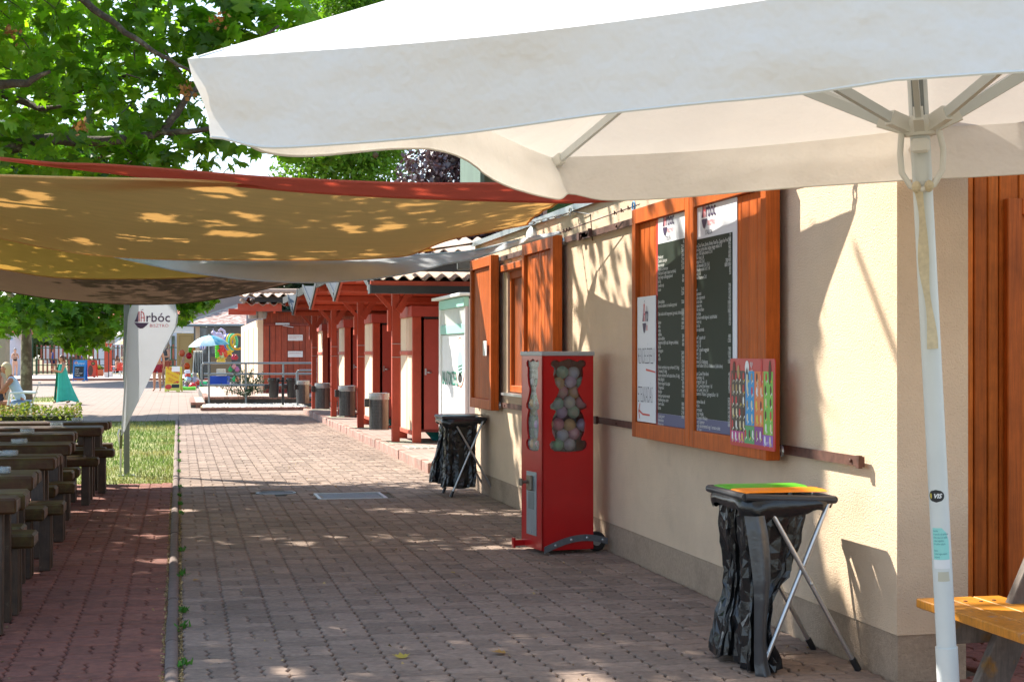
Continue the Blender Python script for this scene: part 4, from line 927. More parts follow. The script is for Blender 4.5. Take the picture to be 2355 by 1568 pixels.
def bagstand(cx, cy, flaps, label, group, near):
    """two-bag stand: lid .42 x .46, crossed tube legs at both ends"""
    t = thing('bag_stand', label, 'bag holder', (cx, cy, 0), group)
    hx, hy = .205, .235; zl = .775
    FRM = mat('lid_frame', (.03, .03, .034), .4)
    if 1:   # rim
        pts = [(cx - hx, cy - hy, zl - .012), (cx + hx, cy - hy, zl - .03), (cx + hx, cy + hy, zl - .03), (cx - hx, cy + hy, zl - .012)]
        for a, b_ in ((0, 1), (2, 3), (1, 2), (3, 0)):
            b = MB(); pa, pb = Vector(pts[a]), Vector(pts[b_]); b.tube([pa, pa.lerp(pb, .5), pb], .017, 10); b.build('rim', FRM, t, True)
    lid_flap('lid_flap', cx - hx - .005, cx + hx - .02, cy - hy + .025, cy - .005, zl + .012, flaps[0], t); lid_flap('lid_flap', cx - hx - .005, cx + hx - .02, cy + .005, cy + hy - .02, zl + .012, flaps[1], t)
    for s_ in (-1, 1):
        yy = cy + s_ * hy * 1.0; 
        a0, a1 = (cx - hx * .55, yy, zl - .03), (cx + hx * 1.45, yy + s_ * .01, .028); b0, b1 = (cx + hx * .93, yy - s_ * .018, zl - .03), (cx - hx * .6, yy - s_ * .018 + s_ * .01, .028)
        for p, q in ((a0, a1), (b0, b1)):
            b = MB(); b.tube([p, q], .0105, 10); lg = b.build('leg', ALU, t, True)
            dv = (Vector(q) - Vector(p)).normalized(); b = MB(); b.tube([Vector(q) - dv * .03, Vector(q) + dv * .03], .015, 10); b.build('foot_cap', BLK, lg, True)
        b = MB(); m_ = Vector(a0).lerp(Vector(a1), .5); b.ball((m_.x, m_.y - .012, m_.z), .009, 8, 5); b.build('rivet', STEEL, t)
    # bags: closed folded film, slack at the top, flaring to the ground
    rb = random.Random(3 if near else 5)
    def bag(xl, xr, y0, y1, zt, zbm, name, m, seed, fold=.018, yq=.75):
        rr = random.Random(seed); ph = [rr.uniform(0, 6.28) for _ in range(12)]; amp = [rr.uniform(.4, 1) for _ in range(12)]
        def ip(t_, q):
            n = len(t_) - 1; k = min(n - 1, int(q * n)); f_ = q * n - k; f_ = f_ * f_ * (3 - 2 * f_); return t_[k] + (t_[k + 1] - t_[k]) * f_
        def f(i, j):
            a = 2 * math.pi * i; q = j; L_, R2 = ip(xl, q), ip(xr, q); sx_ = (R2 - L_) / 2; sy_ = (y1 - y0) / 2 * (1 - (1 - yq) * math.sin(math.pi * min(1, q * 1.1)))
            ca, sa = math.cos(a), math.sin(a); pw = .6
            ex = math.copysign(abs(ca) ** pw, ca); ey = math.copysign(abs(sa) ** pw, sa)
            w_ = sum(amp[k] * math.cos((k + 4) * a + ph[k] + q * (1.8 if k % 2 else -1.5)) for k in range(7)) / 3 * fold * .5 * (.35 + .8 * q) + .022 * (abs(math.sin(5.5 * a + ph[2] + q * .9 + .8 * math.sin(q * 5))) - .6) * (.3 + .9 * q) + .010 * (abs(math.sin(13 * a + ph[3] - q * 2.4 + math.sin(q * 8))) - .5) * (.3 + q)
            w_ += sum(math.sin((3 + 4 * k) * a * (1 if k % 2 else -1) + q * (17 + 7 * k) + ph[k + 7]) for k in range(4)) * .0006 * min(1, q * 8)
            w_ -= .004 * abs(math.sin(q * 6 + 2 * math.sin(a * 2 + ph[0])))
            w_ += noise.noise(Vector((math.cos(a) * 3, math.sin(a) * 3, q * 3 + seed))) * .014 * min(1, q * 4)
            return ((L_ + R2) / 2 + (sx_ + w_) * ex, (y0 + y1) / 2 + (sy_ + w_) * ey, max(.004, zt + (zbm - zt) * q + .012 * math.sin(4 * a + ph[1]) * q))
        b = MB(); NU, NV = 50, 20; jit = {}
        def g(i, j):
            x, y, z = f(i, j); k_ = (round(i * NU) % NU, round(j * NV))
            if k_ not in jit: jit[k_] = [rr.gauss(0, .0021) for _ in range(2)] + [rr.gauss(0, .006)]
            e = jit[k_] if 0 < j < 1 else (0, 0, 0)
            return (x + e[0], y + e[1], max(.004, z + e[2]))
        b.grid(g, NU, NV)
        fs = []
        for q_ in b.f: fs += [(q_[0], q_[1], q_[2]), (q_[0], q_[2], q_[3])] if rr.random() < .5 else [(q_[1], q_[2], q_[3]), (q_[0], q_[1], q_[3])]
        b.f = fs; b.m = [0] * len(fs); b.f.append(tuple(i * (NV + 1) + NV for i in range(NU))); b.m.append(0)
        return b.build(name, m, t)
    if near:
        bag([2.395, 2.40, 2.42, 2.43, 2.42, 2.41], [2.70, 2.665, 2.63, 2.53, 2.50, 2.56], cy - hy * .93, cy - .02, zl - .035, .012, 'bag', BAG, 11)
        bag([2.40, 2.405, 2.43, 2.425, 2.39, 2.36], [2.70, 2.64, 2.58, 2.53, 2.54, 2.56], cy + .0, cy + hy * .93, zl - .035, .03, 'bag', BAG, 13)
    else:
        bag([cx - .19, cx - .18, cx - .17, cx - .18, cx - .20], [cx + .15, cx + .13, cx + .12, cx + .13, cx + .11], cy - hy * .93, cy - .01, zl - .035, .09, 'bag', BAG, 21)
        bag([cx - .19, cx - .19, cx - .22, cx - .26, cx - .29], [cx + .12, cx + .10, cx + .08, cx + .08, cx + .06], cy + .01, cy + hy * .93, zl - .035, .12, 'bag', BAG, 23)
    # turned-over bag edge round the rim
    b = MB()
    def f2(i, j):
        a = 2 * math.pi * i; ca, sa = math.cos(a), math.sin(a); ex = math.copysign(abs(ca) ** .4, ca); ey = math.copysign(abs(sa) ** .4, sa)
        r = 1 + .045 * math.sin(math.pi * j) + .02 * math.sin(9 * a) * j
        drop = (.055 + .02 * math.sin(3 * a + 1) + .035 * math.exp(-((a - 3.9) / .7) ** 2)) * j
        return (cx + (hx + .012) * r * ex, cy + (hy + .012) * r * ey, zl - .018 - drop + .006 * math.sin(17 * a) * j)
    b.grid(f2, 80, 5); b.build('bag_fold', BAG, t, 'soft')
    if near:   # grey strip of film hanging in front down to the ground
        b = MB()
        def f3(i, j):
            wv = .075 + .02 * math.sin(j * 5 + 1) ; x = 2.415 + (i - .5) * wv + .035 * j + .008 * math.sin(j * 6)
            y = cy - hy - .03 - .035 * math.sin(math.pi * min(1, j * 1.1)) - .045 * max(0, j - .8) * 5 * (.4 + i * .3) + .012 * math.cos(i * 6.3) + .0016 * math.sin(j * 31 + 2 * math.sin(j * 13))
            return (x, y, max(.004, zl - .09 - (zl - .08) * j))
        b.grid(f3, 8, 44); b.build('bag_strip', BAGG, t, 'soft')
    return t
FG = mat('lid_green', (.10, .42, .02), .35); FO = mat('lid_orange', (.95, .27, .005), .35); FGD = mat('lid_dull_green', (.05, .14, .10), .3); FR = mat('lid_dull_red', (.28, .06, .045), .4)
bagstand(2.585, 6.6, (FO, FG), 'near folding bag stand with green and orange lids and black bags', 'folding stands with black rubbish bags', True)
bagstand(2.70, 15.1, (FGD, FR), 'far folding bag stand with a dark green lid by the kiosk corner', 'folding stands with black rubbish bags', False)
# ================================================================== TABLES AND BENCHES
TW = mat('dark_table_wood', (.07, .03, .013), .5, spec=.18, grain=(1.2, 26, 26), vary=.3, vscale=7, col2=(.085, .06, .018), rand=.15)
TE = mat('table_end_grain', (.2, .13, .09), .75, vary=.4, vscale=30, bump=.7, bscale=60)
LG = mat('table_leg_wood', (.06, .035, .02), .6, grain=(26, 26, 1.5), vary=.3, vscale=8, worn=((.16, .13, .09), .6, .75, 14), rand=.15)
def slab(parent, name, x1, x0, y0, y1, z0, z1, m=TW):
    b = MB(); b.box((x0, y0, z0), (x1 - .004, y1, z1), ch=.012); o = b.build(name, m, parent)
    b = MB(); nn = 7; b.poly([(y0 + .01 + (y1 - y0 - .02) * i / nn, (z0 + .012 + (.02 * rnd.random() if 0 < i < nn else 0))) for i in range(nn + 1)] + [(y1 - .01, z1 - .012), (y0 + .01, z1 - .012)], lambda x, y, z=0.: Vector((x1 - .002 + z, x, y)), .003); b.build('end_grain', TE, o)
    return o
tabs = [(7.95, -.755, .55), (9.29, -.815, .6), (10.9, -.80, .56), (12.41, -.81, .56), (14.05, -.89, .56), (15.28, -.71, .56), (16.45, -.69, .5)]
tn = ['nearest', 'second nearest', 'third nearest', 'middle', 'third farthest', 'second farthest', 'farthest']
for k, (y0, xe, wd) in enumerate(tabs):
    t = thing('beer_garden_table', tn[k] + ' dark plank table in the row along the terrace', 'table', (xe - 1, y0, 0), 'dark wooden tables on the red terrace')
    np_ = 3; w3 = wd / np_
    for i in range(np_): slab(t, 'plank', xe + rnd.uniform(-.012, .012), xe - 2.3, y0 + i * w3 + .002, y0 + (i + 1) * w3 - .002, .598, .68 + rnd.uniform(-.003, .003))
    for xx in (xe - .13, xe - 2.15):
        b = MB(); b.bar((xx, y0 + .08, 0), (xx, y0 + .13, .6), .075, .085, up=(1, 0, 0), ch=.006); b.build('leg', LG, t)
        b = MB(); b.bar((xx, y0 + wd - .06, 0), (xx, y0 + wd - .12, .6), .075, .085, up=(1, 0, 0), ch=.006); b.build('leg', LG, t)
        b = MB(); b.box((xx - .09, y0 + .04, .515), (xx - .04, y0 + wd - .04, .597), ch=.005); b.build('cross_bar', LG, t)
    b = MB(); b.box((xe - 2.1, y0 + wd / 2 - .03, .3), (xe - .18, y0 + wd / 2 + .03, .37), ch=.004); b.build('stretcher', LG, t)
bi = 0
for k, (y0, xe, wd) in enumerate(tabs):
    for j, yy in enumerate((y0 + wd + .08, y0 + wd + .42)):
        if k == 6 and j: continue
        xe2 = -.80 + (.06, -.03, .0, .09, -.05)[(k * 2 + j) % 5] + (.12 if k > 4 else 0)
        t = thing('bench', 'dark plank bench ' + ('close behind the ' if j == 0 else 'one row beyond the ') + tn[k] + ' table', 'bench', (xe2 - 1, yy, 0), 'dark wooden benches between the tables')
        slab(t, 'seat', xe2, xe2 - 2.2, yy, yy + .25, .355, .43)
        for xx in (xe2 - .12, xe2 - 2.05):
            b = MB(); b.bar((xx, yy + .05, 0), (xx, yy + .07, .355), .07, .07, up=(1, 0, 0), ch=.005); b.build('leg', LG, t)
            b = MB(); b.bar((xx, yy + .2, 0), (xx, yy + .18, .355), .07, .07, up=(1, 0, 0), ch=.005); b.build('leg', LG, t)
        bi += 1
# one bench sticks out in front of the nearest table
for yy, xe2 in ((7.05, -.86), (7.5, -.84)):
    t = thing('bench', 'dark plank bench before the nearest table, ' + ('at the left picture edge' if yy < 7.2 else 'just left of its leg'), 'bench', (xe2 - 1, yy, 0), 'dark wooden benches between the tables'); slab(t, 'seat', xe2, xe2 - 2.2, yy, yy + .25, .355, .43)
    for xx in (xe2 - .12, xe2 - 2.05):
        for y2 in (yy + .05, yy + .2):
            b = MB(); b.bar((xx, y2, 0), (xx, y2, .355), .07, .07, up=(1, 0, 0), ch=.005); b.build('leg', LG, t)
AG = mat('ashtray_glass', (.45, .5, .5), .08, spec=.8, alpha=.35)
AP = None
for k, (u, v, tb) in enumerate(((178, 961, 6), (130, 977, 5), (62, 992, 4), (44, 1015, 3), (20, 1045, 2), (-1, 1079, 1))):
    p = onz(u, v, .683); p = Vector((p.x, tabs[tb][0] + .26, .683)); q = p - Vector((0, 0, H)); d = q.dot(FW); p = cp(u, v, d); p.z = .684
    if AP is None:
        b = MB(); r = .062; b.lathe(p, [(r * .85, 0), (r * .98, .004), (r, .03), (r * .97, .036), (r * .84, .034), (r * .75, .012), (.001, .010)], 20, cap=False); b.lathe(p, [(r * .85, 0), (.001, 0)], 20, cap=False)
        AP = b.build('ashtray', AG, None, True, loc=p); o = AP
    else: o = AP.copy(); C.objects.link(o); o.location = p
    tag(o, 'round glass ashtray on the ' + tn[tb] + ' dark table', 'ashtray', 'glass ashtrays on the tables')
# orange picnic table at the right edge
OR_ = mat('orange_wood', (.52, .20, .012), .45, grain=(24, 24, 1.5), vary=.25, vscale=8, worn=((.3, .24, .2), .58, .68, 7), rand=.08)
OG = mat('weathered_beam', (.15, .12, .10), .75, grain=(20, 20, 2), vary=.3, vscale=9, col2=(.3, .14, .02), c2thr=(.56, .7), rand=.1)
OGL = mat('grey_sawn_edge', (.30, .28, .28), .8, vary=.2, vscale=20)
A0 = cp(2106, 1376, 5.96); aL = (FW * -.979 + RT * .204).normalized(); aB = (RT * .979 + FW * .204).normalized()
PT = thing('picnic_table', 'weathered orange picnic table with attached bench at the right edge', 'picnic table', (A0.x, A0.y, 0))
MP = Matrix(((aB.x, aL.x, 0, A0.x), (aB.y, aL.y, 0, A0.y), (0, 0, 1, 0), (0, 0, 0, 1)))      # local x = across, y = along towards the camera
if MP.determinant() < 0: pass
for k in range(3):
    b = MB(); b.box((.0 + k * .117, 0 if k < 2 else .0, .415), (.113 + k * .117, 2.2, .45), MP, ch=.004); o = b.build('seat_board', OR_, PT)
    for q in (.03, .085):
        b = MB(); b.lathe(MP @ Vector((k * .117 + q, .1 + q * .3, .4505)), [(.008, 0), (.008, .002), (.004, .003)], 8); b.build('bolt', IRON, o)
for k in range(6):
    b = MB(); b.box((.62 + k * .117, -.12, .715), (.733 + k * .117, 2.25, .75), MP, ch=.004); b.build('table_board', OR_, PT)
for k in range(3):
    b = MB(); b.box((1.65 + k * .117, 0, .415), (1.763 + k * .117, 2.2, .45), MP, ch=.004); b.build('seat_board', OR_, PT)
for yy in (.1, 1.9):
    b = MB(); b.box((.04, yy, .3), (1.96, yy + .05, .412), MP, ch=.003); b.build('bearer', OG, PT)
    b = MB(); b.box((.66, yy, .62), (1.28, yy + .05, .712), MP, ch=.003); b.build('top_bearer', OG, PT)
    for s_ in (0, 1):
        xa_, xb_ = (.14, .47) if s_ == 0 else (1.86, 1.5)
        b = MB(); b.bar(MP @ Vector((xa_, yy + .078, -.0)), MP @ Vector((xb_, yy + .078, .71)), .045, .12, up=(aB.x, aB.y, 0), ch=.003)
        b.build('leg', OG, PT)
# ================================================================== UMBRELLA
WC = mat('umbrella_cloth', (.83, .81, .775), .9, spec=.1, trans=.2, bump=2.6, bscale=4.5, vary=.02, trcol=(1., .93, .86))
UB = Vector((2.39339, 4.54134, 0)); UA = Vector((-.066003, -.020014, .997619)).normalized()
ub = thing('parasol', 'big square white parasol with hanging valance, leaning over the foreground', 'parasol', (UB.x, UB.y, 0))
psi = .279; e1 = (RT * math.cos(psi) - FW * math.sin(psi)); e1 = (e1 - UA * e1.dot(UA)).normalized(); e2 = UA.cross(e1).normalized()
Wu, Lu, he, RISE, VH = 1.617, 1.707, 2.239, .72, .205
cc = UB + UA * he; pk = cc + UA * RISE
def cu(x, y, z): return cc + e1 * x + e2 * y + UA * z
def canopy(i, j):   # i along perimeter 0..1 (8 sectors), j 0 peak .. 1 eave
    q = (i * 8) % 8; k = int(q) % 8; t_ = q - int(q)
    P8 = [(-1, -1), (0, -1), (1, -1), (1, 0), (1, 1), (0, 1), (-1, 1), (-1, 0)]
    a, b_ = P8[k], P8[(k + 1) % 8]; x = (a[0] + (b_[0] - a[0]) * t_); y = (a[1] + (b_[1] - a[1]) * t_)
    mid = math.sin(math.pi * t_)
    inn = 1 - .018 * mid * j
    z = RISE * (1 - j) - .10 * mid * j * (1 - j) * 2 * 1.0 - .02 * mid * j + .012 * math.sin(q * 21) * math.sin(math.pi * j) * .5
    z += .075 * j * j * (math.exp(-((q - 7) / .75) ** 2) + math.exp(-((q - 3) / .75) ** 2))
    z += noise.noise(Vector((x * 3.1 * j, y * 3.1 * j, 2))) * .012 * min(1, 4 * (1 - j))
    return cu(x * Wu * j * inn, y * Lu * j * inn, z)
b = MB(); b.grid(canopy, 128, 22); b.build('canopy', WC, ub, 'soft')
def val(i, j):
    p = canopy(i, 1.); q = i * 8; c = cu(0, 0, 0); o = (p - c); o.z = 0; o.normalize()
    P8c = min(abs(q - k) for k in (0, 2, 4, 6, 8))    # distance to a corner
    c2_w = math.exp(-((q - 6) / .5) ** 2); wv = .016 * math.sin(q * 5.1 + 1.) * j + .012 * math.sin(q * 11.7) * j - (.07 + .08 * c2_w) * math.exp(-(P8c / .35) ** 2) * j - .02 * j - .03 * j * math.exp(-((P8c - .35) / .22) ** 2)
    dz = VH * j * (1 - .2 * math.exp(-((q - 7) / .6) ** 2)) * (1 + .05 * math.sin(q * 4 + 2) + .02 * math.sin(q * 9)) * (1 - .16 * math.exp(-(P8c / .06) ** 2) * j)
    nz_ = noise.noise(Vector((q * 2.6, j * 1.3, 0))) * .022 + noise.noise(Vector((q * 7, j * 2.5, 4))) * .010 + noise.noise(Vector((q * 22, j * 7, 9))) * .0035
    return p + o * (wv + .012 * j + nz_ * min(1, j * 3)) - UP * dz
b = MB(); b.grid(val, 384, 8); b.build('valance', WC, ub, 'soft')
b = MB(); b.tube([val(i / 384, 1.) for i in range(385)], .0035, 5); b.build('hem', mat('hem_cloth', (.72, .70, .64), .8), ub, True)
PW2 = mat('parasol_metal', (.62, .66, .66), .35, .1, vary=.04); PLA = mat('parasol_plastic', (.72, .72, .68), .45)
b = MB(); b.tube([UB - UA * .0, UB + UA * (he + RISE - .02)], .0305, 24); pole = b.build('pole', PW2, ub, True)
b = MB(); b.tube([UB, UB + UA * .46], .0345, 24); b.build('sleeve', PW2, ub, True)
b = MB(); b.box((UB.x - .35, UB.y - .35, 0), (UB.x + .35, UB.y + .35, .06), ch=.01); b.build('base_slab', PLIN, ub)
hz = 2.09; hb = UB + UA * hz
def up_(p, x, y, z): return p + e1 * x + e2 * y + UA * z
b = MB(); MU = Matrix((e1, e2, UA)).transposed().to_4x4()
b.lathe(hb, [(.035, -.03), (.05, -.028), (.06, -.01), (.064, .01), (.055, .03), (.036, .035)], 20, MU); b.build('hub', PLA, ub, True)
b = MB(); b.lathe(UB + UA * (he + RISE - .12), [(.035, -.03), (.06, -.01), (.06, .03), (.036, .05)], 20, MU); b.build('crown', PLA, ub, True)
P8 = [(-1, -1), (0, -1), (1, -1), (1, 0), (1, 1), (0, 1), (-1, 1), (-1, 0)]
for k, (x, y) in enumerate(P8):
    tip = cu(x * Wu * .985, y * Lu * .985, -.015); top = UB + UA * (he + RISE - .09) + (tip - UB - UA * he).normalized() * .05
    b = MB(); b.bar(top, tip, .018, .03, up=UA); rb_ = b.build('rib', PW2, ub)
    mid = top.lerp(tip, .48 if x * y else .55); o_ = (mid - hb); o_ = (o_ - UA * o_.dot(UA)).normalized(); st = hb + o_ * .06
    b = MB(); b.bar(st, mid, .018, .03, up=UA); b.build('strut', PW2, ub)
    b = MB(); b.bar(st - o_ * .02, st + (mid - st).normalized() * .07, .03, .045, up=UA); b.build('strut_joint', PLA, ub)
    b = MB(); b.bar(tip - (tip - top).normalized() * .06, tip + (tip - top).normalized() * .01, .03, .045, up=UA); b.build('rib_end', PLA, ub)
b = MB(); b.box((-.018, -.05, 0), (.018, -.034, .3), Matrix.Translation(hb) @ MU); b.build('slide_track', GREY, ub)
b = MB(); b.box((-.028, -.062, -.085), (.028, -.033, -.04), Matrix.Translation(hb) @ MU, ch=.008); b.build('catch_button', PLA, ub)
hp = [(-.055, -.03, -.02), (-.062, -.03, -.08), (-.06, -.035, -.14), (-.035, -.04, -.185), (0, -.042, -.197), (.035, -.04, -.185), (.062, -.035, -.14), (.068, -.03, -.08), (.058, -.03, -.02)]
b = MB(); b.tube([up_(hb, *p) for p in hp], .0095, 10); b.build('pull_handle', PLA, ub, True)
STR = mat('old_strap', (.60, .52, .36), .8, vary=.15, vscale=30)
b = MB()
for s_ in (-.018, .02): b.ball(up_(hb, s_, -.045, -.188), (.015, .016, .019), 8, 6)
sp = [up_(hb, -.012 + .016 * q + .004 * math.sin(q * 9), -.046 - .003 * math.sin(q * 7), -.2 - .49 * q) for q in [i / 16 for i in range(17)]]
for i in range(16):
    w0, w1 = .013 - .004 * math.sin(i * .7), .013 - .004 * math.sin((i + 1) * .7); p, q = sp[i], sp[i + 1]; b.add([p - e1 * w0, q - e1 * w1, q + e1 * w1, p + e1 * w0, p - e1 * w0 + e2 * .003, q - e1 * w1 + e2 * .003, q + e1 * w1 + e2 * .003, p + e1 * w0 + e2 * .003], [(0, 1, 2, 3), (7, 6, 5, 4), (0, 4, 5, 1), (3, 2, 6, 7)])
b.build('pull_strap', STR, ub)
# stickers on the pole
def onpole(h, ang, r=.0312): return lambda x, y, z=0.: UB + UA * (h + y) + (e1 * math.sin(ang + x / r) - e2 * math.cos(ang + x / r)) * (r + z)
def curved(mb, pts, fn, n=10):     # polygon strip wrapped on the pole: pts = (xL, xR) by y
    ys = sorted(pts); 
    for i in range(len(ys) - 1):
        (ya, la, ra), (yb, lb, rb2) = ys[i], ys[i + 1]
        for k in range(n): mb.add([fn(la + (ra - la) * k / n, ya), fn(la + (ra - la) * (k + 1) / n, ya), fn(lb + (rb2 - lb) * (k + 1) / n, yb), fn(lb + (rb2 - lb) * k / n, yb)], [(0, 1, 2, 3)])
hs_ = .94
ang0 = math.atan2(((Vector((0, 0, H)) - UB)).dot(e1), -((Vector((0, 0, H)) - UB)).dot(e2))
f1 = onpole(hs_, ang0)
b = MB(); curved(b, [(-.02 + .04 * i / 10, -.008 - .026 * math.sqrt(max(0, 1 - (2 * i / 10 - 1) ** 2)), -.008 + .026 * math.sqrt(max(0, 1 - (2 * i / 10 - 1) ** 2))) for i in range(11)], f1); b.build('oval_sticker', ANTH, ub)
b = MB(); f1b = onpole(hs_, ang0, .0316); text(b, 'VIS', lambda x, y, z=0.: f1b(-.017 + x, -.006 + y, 0), .019, shear=.3, bold=.0008); b.build('lettering', PW, ub)
b = MB(); f1c = onpole(hs_, ang0, .0316); b.add([f1c(x, y) for x, y in ell(-.026, 0, .004, .009, 10)], [tuple(range(10))]); b.build('emblem', mat('gold_print', (.5, .4, .05), .4), ub)
f2_ = onpole(.74, ang0)
b = MB(); curved(b, [(.0, -.028, .026), (.06, -.027, .026), (.085, -.027, .018), (.1, -.026, .004)], f2_); b.build('instruction_sticker', mat('cyan_sticker', (.28, .66, .62), .45), ub)
b = MB(); curved(b, [(-.028, -.028, .026), (-.0003, -.028, .026)], f2_); b.build('sticker_footer', PW, ub)
b = MB(); f2c = onpole(.74, ang0, .0314); text(b, 'Használat:\nA napernyőt csak szélcsendes\nidőben nyissa ki és rögzítse\na talpat megfelelően.\nErős szélben csukja be.\n\nKezelés:\nTisztítsa langyos vízzel és\nszappannal.', lambda x, y, z=0.: f2c(-.024 + x, .088 + y, 0), .0082, sx=.5, line=1.25); b.build('lettering', mat('teal_print', (.03, .2, .25), .5), ub)
b = MB(); curved(b, [(-.068, -.016, .022), (-.038, -.014, .02)], f2_); b.build('glue_mark', mat('glue_mark', (.5, .48, .38), .7), ub)
# ================================================================== SHADE SAILS
def crv(pts):
    P_ = [cp(*p) for p in pts]; L_ = [0]
    for a, b_ in zip(P_, P_[1:]): L_.append(L_[-1] + (b_ - a).length)
    def f(t):
        s_ = max(0, min(1, t)) * L_[-1]
        for i in range(len(P_) - 1):
            if s_ <= L_[i + 1] + 1e-9:
                q = (s_ - L_[i]) / max(1e-9, L_[i + 1] - L_[i]); p0_ = P_[max(i - 1, 0)]; p1 = P_[i]; p2 = P_[i + 1]; p3 = P_[min(i + 2, len(P_) - 1)]
                a0 = (p2 - p0_) * .5; a1 = (p3 - p1) * .5
                if i == 0: a0 = (p2 - p1)
                if i + 2 > len(P_) - 1: a1 = (p2 - p1)
                return p1 * (2 * q ** 3 - 3 * q ** 2 + 1) + p2 * (-2 * q ** 3 + 3 * q ** 2) + a0 * (q ** 3 - 2 * q ** 2 + q) + a1 * (q ** 3 - q ** 2)
        return P_[-1]
    return f
def sail(name, near, far, m, label, sag=.06, inset=.0, hem=True, nv=14):
    fn_, ff = crv(near), crv(far)
    t = thing(name, label, 'shade sail', fn_(.5), 'shade sails stretched over the walkway')
    b = MB()
    def f(i, j):
        i2 = i * (1 - inset * math.sin(math.pi * j)); a = fn_(i2).lerp(ff(i2), j); a = a + Vector((0, 0, -sag * math.sin(math.pi * j) * math.sin(math.pi * min(1, max(0, i2)))))
        a.z += .006 * math.sin(j * 37 + i * 5) * math.sin(math.pi * j)
        return a
    b.grid(f, 70, nv); b.build('cloth', m, t, 'soft')
    if hem:
        for j in (0, 1):
            b = MB(); b.tube([f(i / 70, j) for i in range(71)], .009, 6); b.build('hem', m, t, True)
        b = MB(); b.tube([f(1, j / 20) for j in range(21)], .009, 6); b.build('hem', m, t, True)
    return t, f
SY = mat('ochre_sail_cloth', (.78, .49, .20), .9, spec=.0, trans=.27, bump=.3, bscale=60, vary=.06, vscale=3, trcol=(1.15, 1.0, .75), stretch=(.4, 3, 3))
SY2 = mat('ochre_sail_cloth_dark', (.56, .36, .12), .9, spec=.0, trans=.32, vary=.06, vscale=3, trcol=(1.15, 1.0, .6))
SB = mat('brown_sail_cloth', (.085, .06, .045), .9, spec=.0, trans=.22, vary=.08, vscale=3, trcol=(1.5, 1.3, 1.2)); SR = mat('brick_red_sail_cloth', (.60, .14, .085), .85, spec=.0, trans=.38, vary=.06, bump=.4, bscale=160, trcol=(1.2, .7, .6)); SW_ = mat('white_sail_cloth', (.62, .65, .68), .85, spec=.0, trans=.35, vary=.05, vscale=4)
y1n = [(-90, 402, 9.7), (0, 404, 9.65), (200, 410, 9.6), (400, 414, 9.6), (700, 426, 9.5), (1000, 430, 9.4), (1300, 420, 9.3), (1425, 400, 9.2)]
y1f = [(-90, 532, 12.8), (0, 548, 12.8), (103, 569, 12.9), (180, 582, 12.9), (267, 590, 12.6), (385, 596, 12.5), (575, 597.5, 12.5), (780, 597, 12.5), (900, 591, 12.4), (951, 583, 12.3), (1026, 553, 12.2), (1125, 533, 12.05), (1212, 516, 11.9)]
sail('yellow_sail', y1n, y1f, SY, 'largest ochre yellow shade sail, the nearest one spanning the walkway', .05, .03)
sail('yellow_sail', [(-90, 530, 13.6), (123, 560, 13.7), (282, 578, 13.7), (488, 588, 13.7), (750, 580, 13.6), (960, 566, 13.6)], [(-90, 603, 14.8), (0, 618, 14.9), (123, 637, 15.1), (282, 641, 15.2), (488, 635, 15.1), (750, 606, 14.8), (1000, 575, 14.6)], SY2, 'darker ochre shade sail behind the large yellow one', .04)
sail('brown_sail', [(-90, 575, 15.5), (150, 615, 15.5), (330, 628, 15.5), (540, 620, 15.5), (850, 590, 15.4), (1080, 562, 15.6)], [(-90, 650, 17.3), (0, 668, 17.4), (150, 690, 17.6), (330, 700, 17.75), (480, 690, 17.7), (650, 655, 17.4), (850, 600, 16.6), (1085, 560, 15.8)], SB, 'grey-brown shade sail, the lowest and farthest one', .03)
sail('white_sail', [(200, 575, 13.9), (400, 590, 13.6), (700, 592, 13.4), (955, 586, 13.0), (1010, 583, 12.8), (1090, 576, 12.5), (1200, 550, 12.0), (1288, 534, 11.5)], [(202, 577, 13.9), (334, 606, 13.5), (410, 622, 13.6), (517, 637, 13.8), (600, 645, 13.9), (700, 649.5, 14), (780, 647, 14), (865, 640, 13.9), (959, 624, 13.6), (1023, 607.5, 13.2), (1092, 594, 12.6), (1200, 561, 11.9), (1288, 536, 11.5)], SW_, 'white shade sail narrowing to a wire at the kiosk wall', -.04)
sail('red_sail', [(0, 364, 10), (128, 376, 9.9), (231, 379, 9.8), (359, 388, 9.6), (575, 406, 9.3), (700, 413, 9.1), (884, 421, 8.9), (1067, 423, 8.7), (1286, 417, 8.5), (1500, 372, 8.0), (1746, 285, 7.30)], [(0, 367, 10), (128, 383, 9.95), (257, 398, 9.9), (385, 413, 9.8), (575, 430, 9.6), (700, 441, 9.4), (884, 452, 9.2), (1103, 460, 9.05), (1319, 465, 9.0), (1440, 458, 9.0), (1500, 450, 9.0)], SR, 'brick red shade sail stretched high in front of the yellow one', .0)
# fittings: chains and wires to the wall
CH = mat('chain_metal', (.45, .44, .40), .4, .9)
def chain(a, b_, name, label, n=None, r=.0045, ring=None):
    a = Vector(a); b_ = Vector(b_); L_ = (b_ - a).length; n = n or int(L_ / .05); m_ = MB(); z = (b_ - a).normalized(); x = z.orthogonal().normalized(); y = z.cross(x)
    for k in range(n):
        c = a + z * (L_ * (k + .5) / n); hl = L_ / n * .62; s_, o_ = (x, y) if k % 2 else (y, x); ps = []
        for i in range(11): t_ = 2 * math.pi * i / 10; ps.append(c + z * (hl * math.cos(t_)) + s_ * (hl * .42 * math.sin(t_)))
        m_.tube(ps, r, 5, False)
    return tag(m_.build(name, CH, None, True), label, 'chain')
an = cp(1327, 487, 11.84); an.x = 2.94
chain(cp(1212, 516, 11.9), an, 'sail_chain', 'chain with turnbuckle tying the yellow sail corner to the wall')
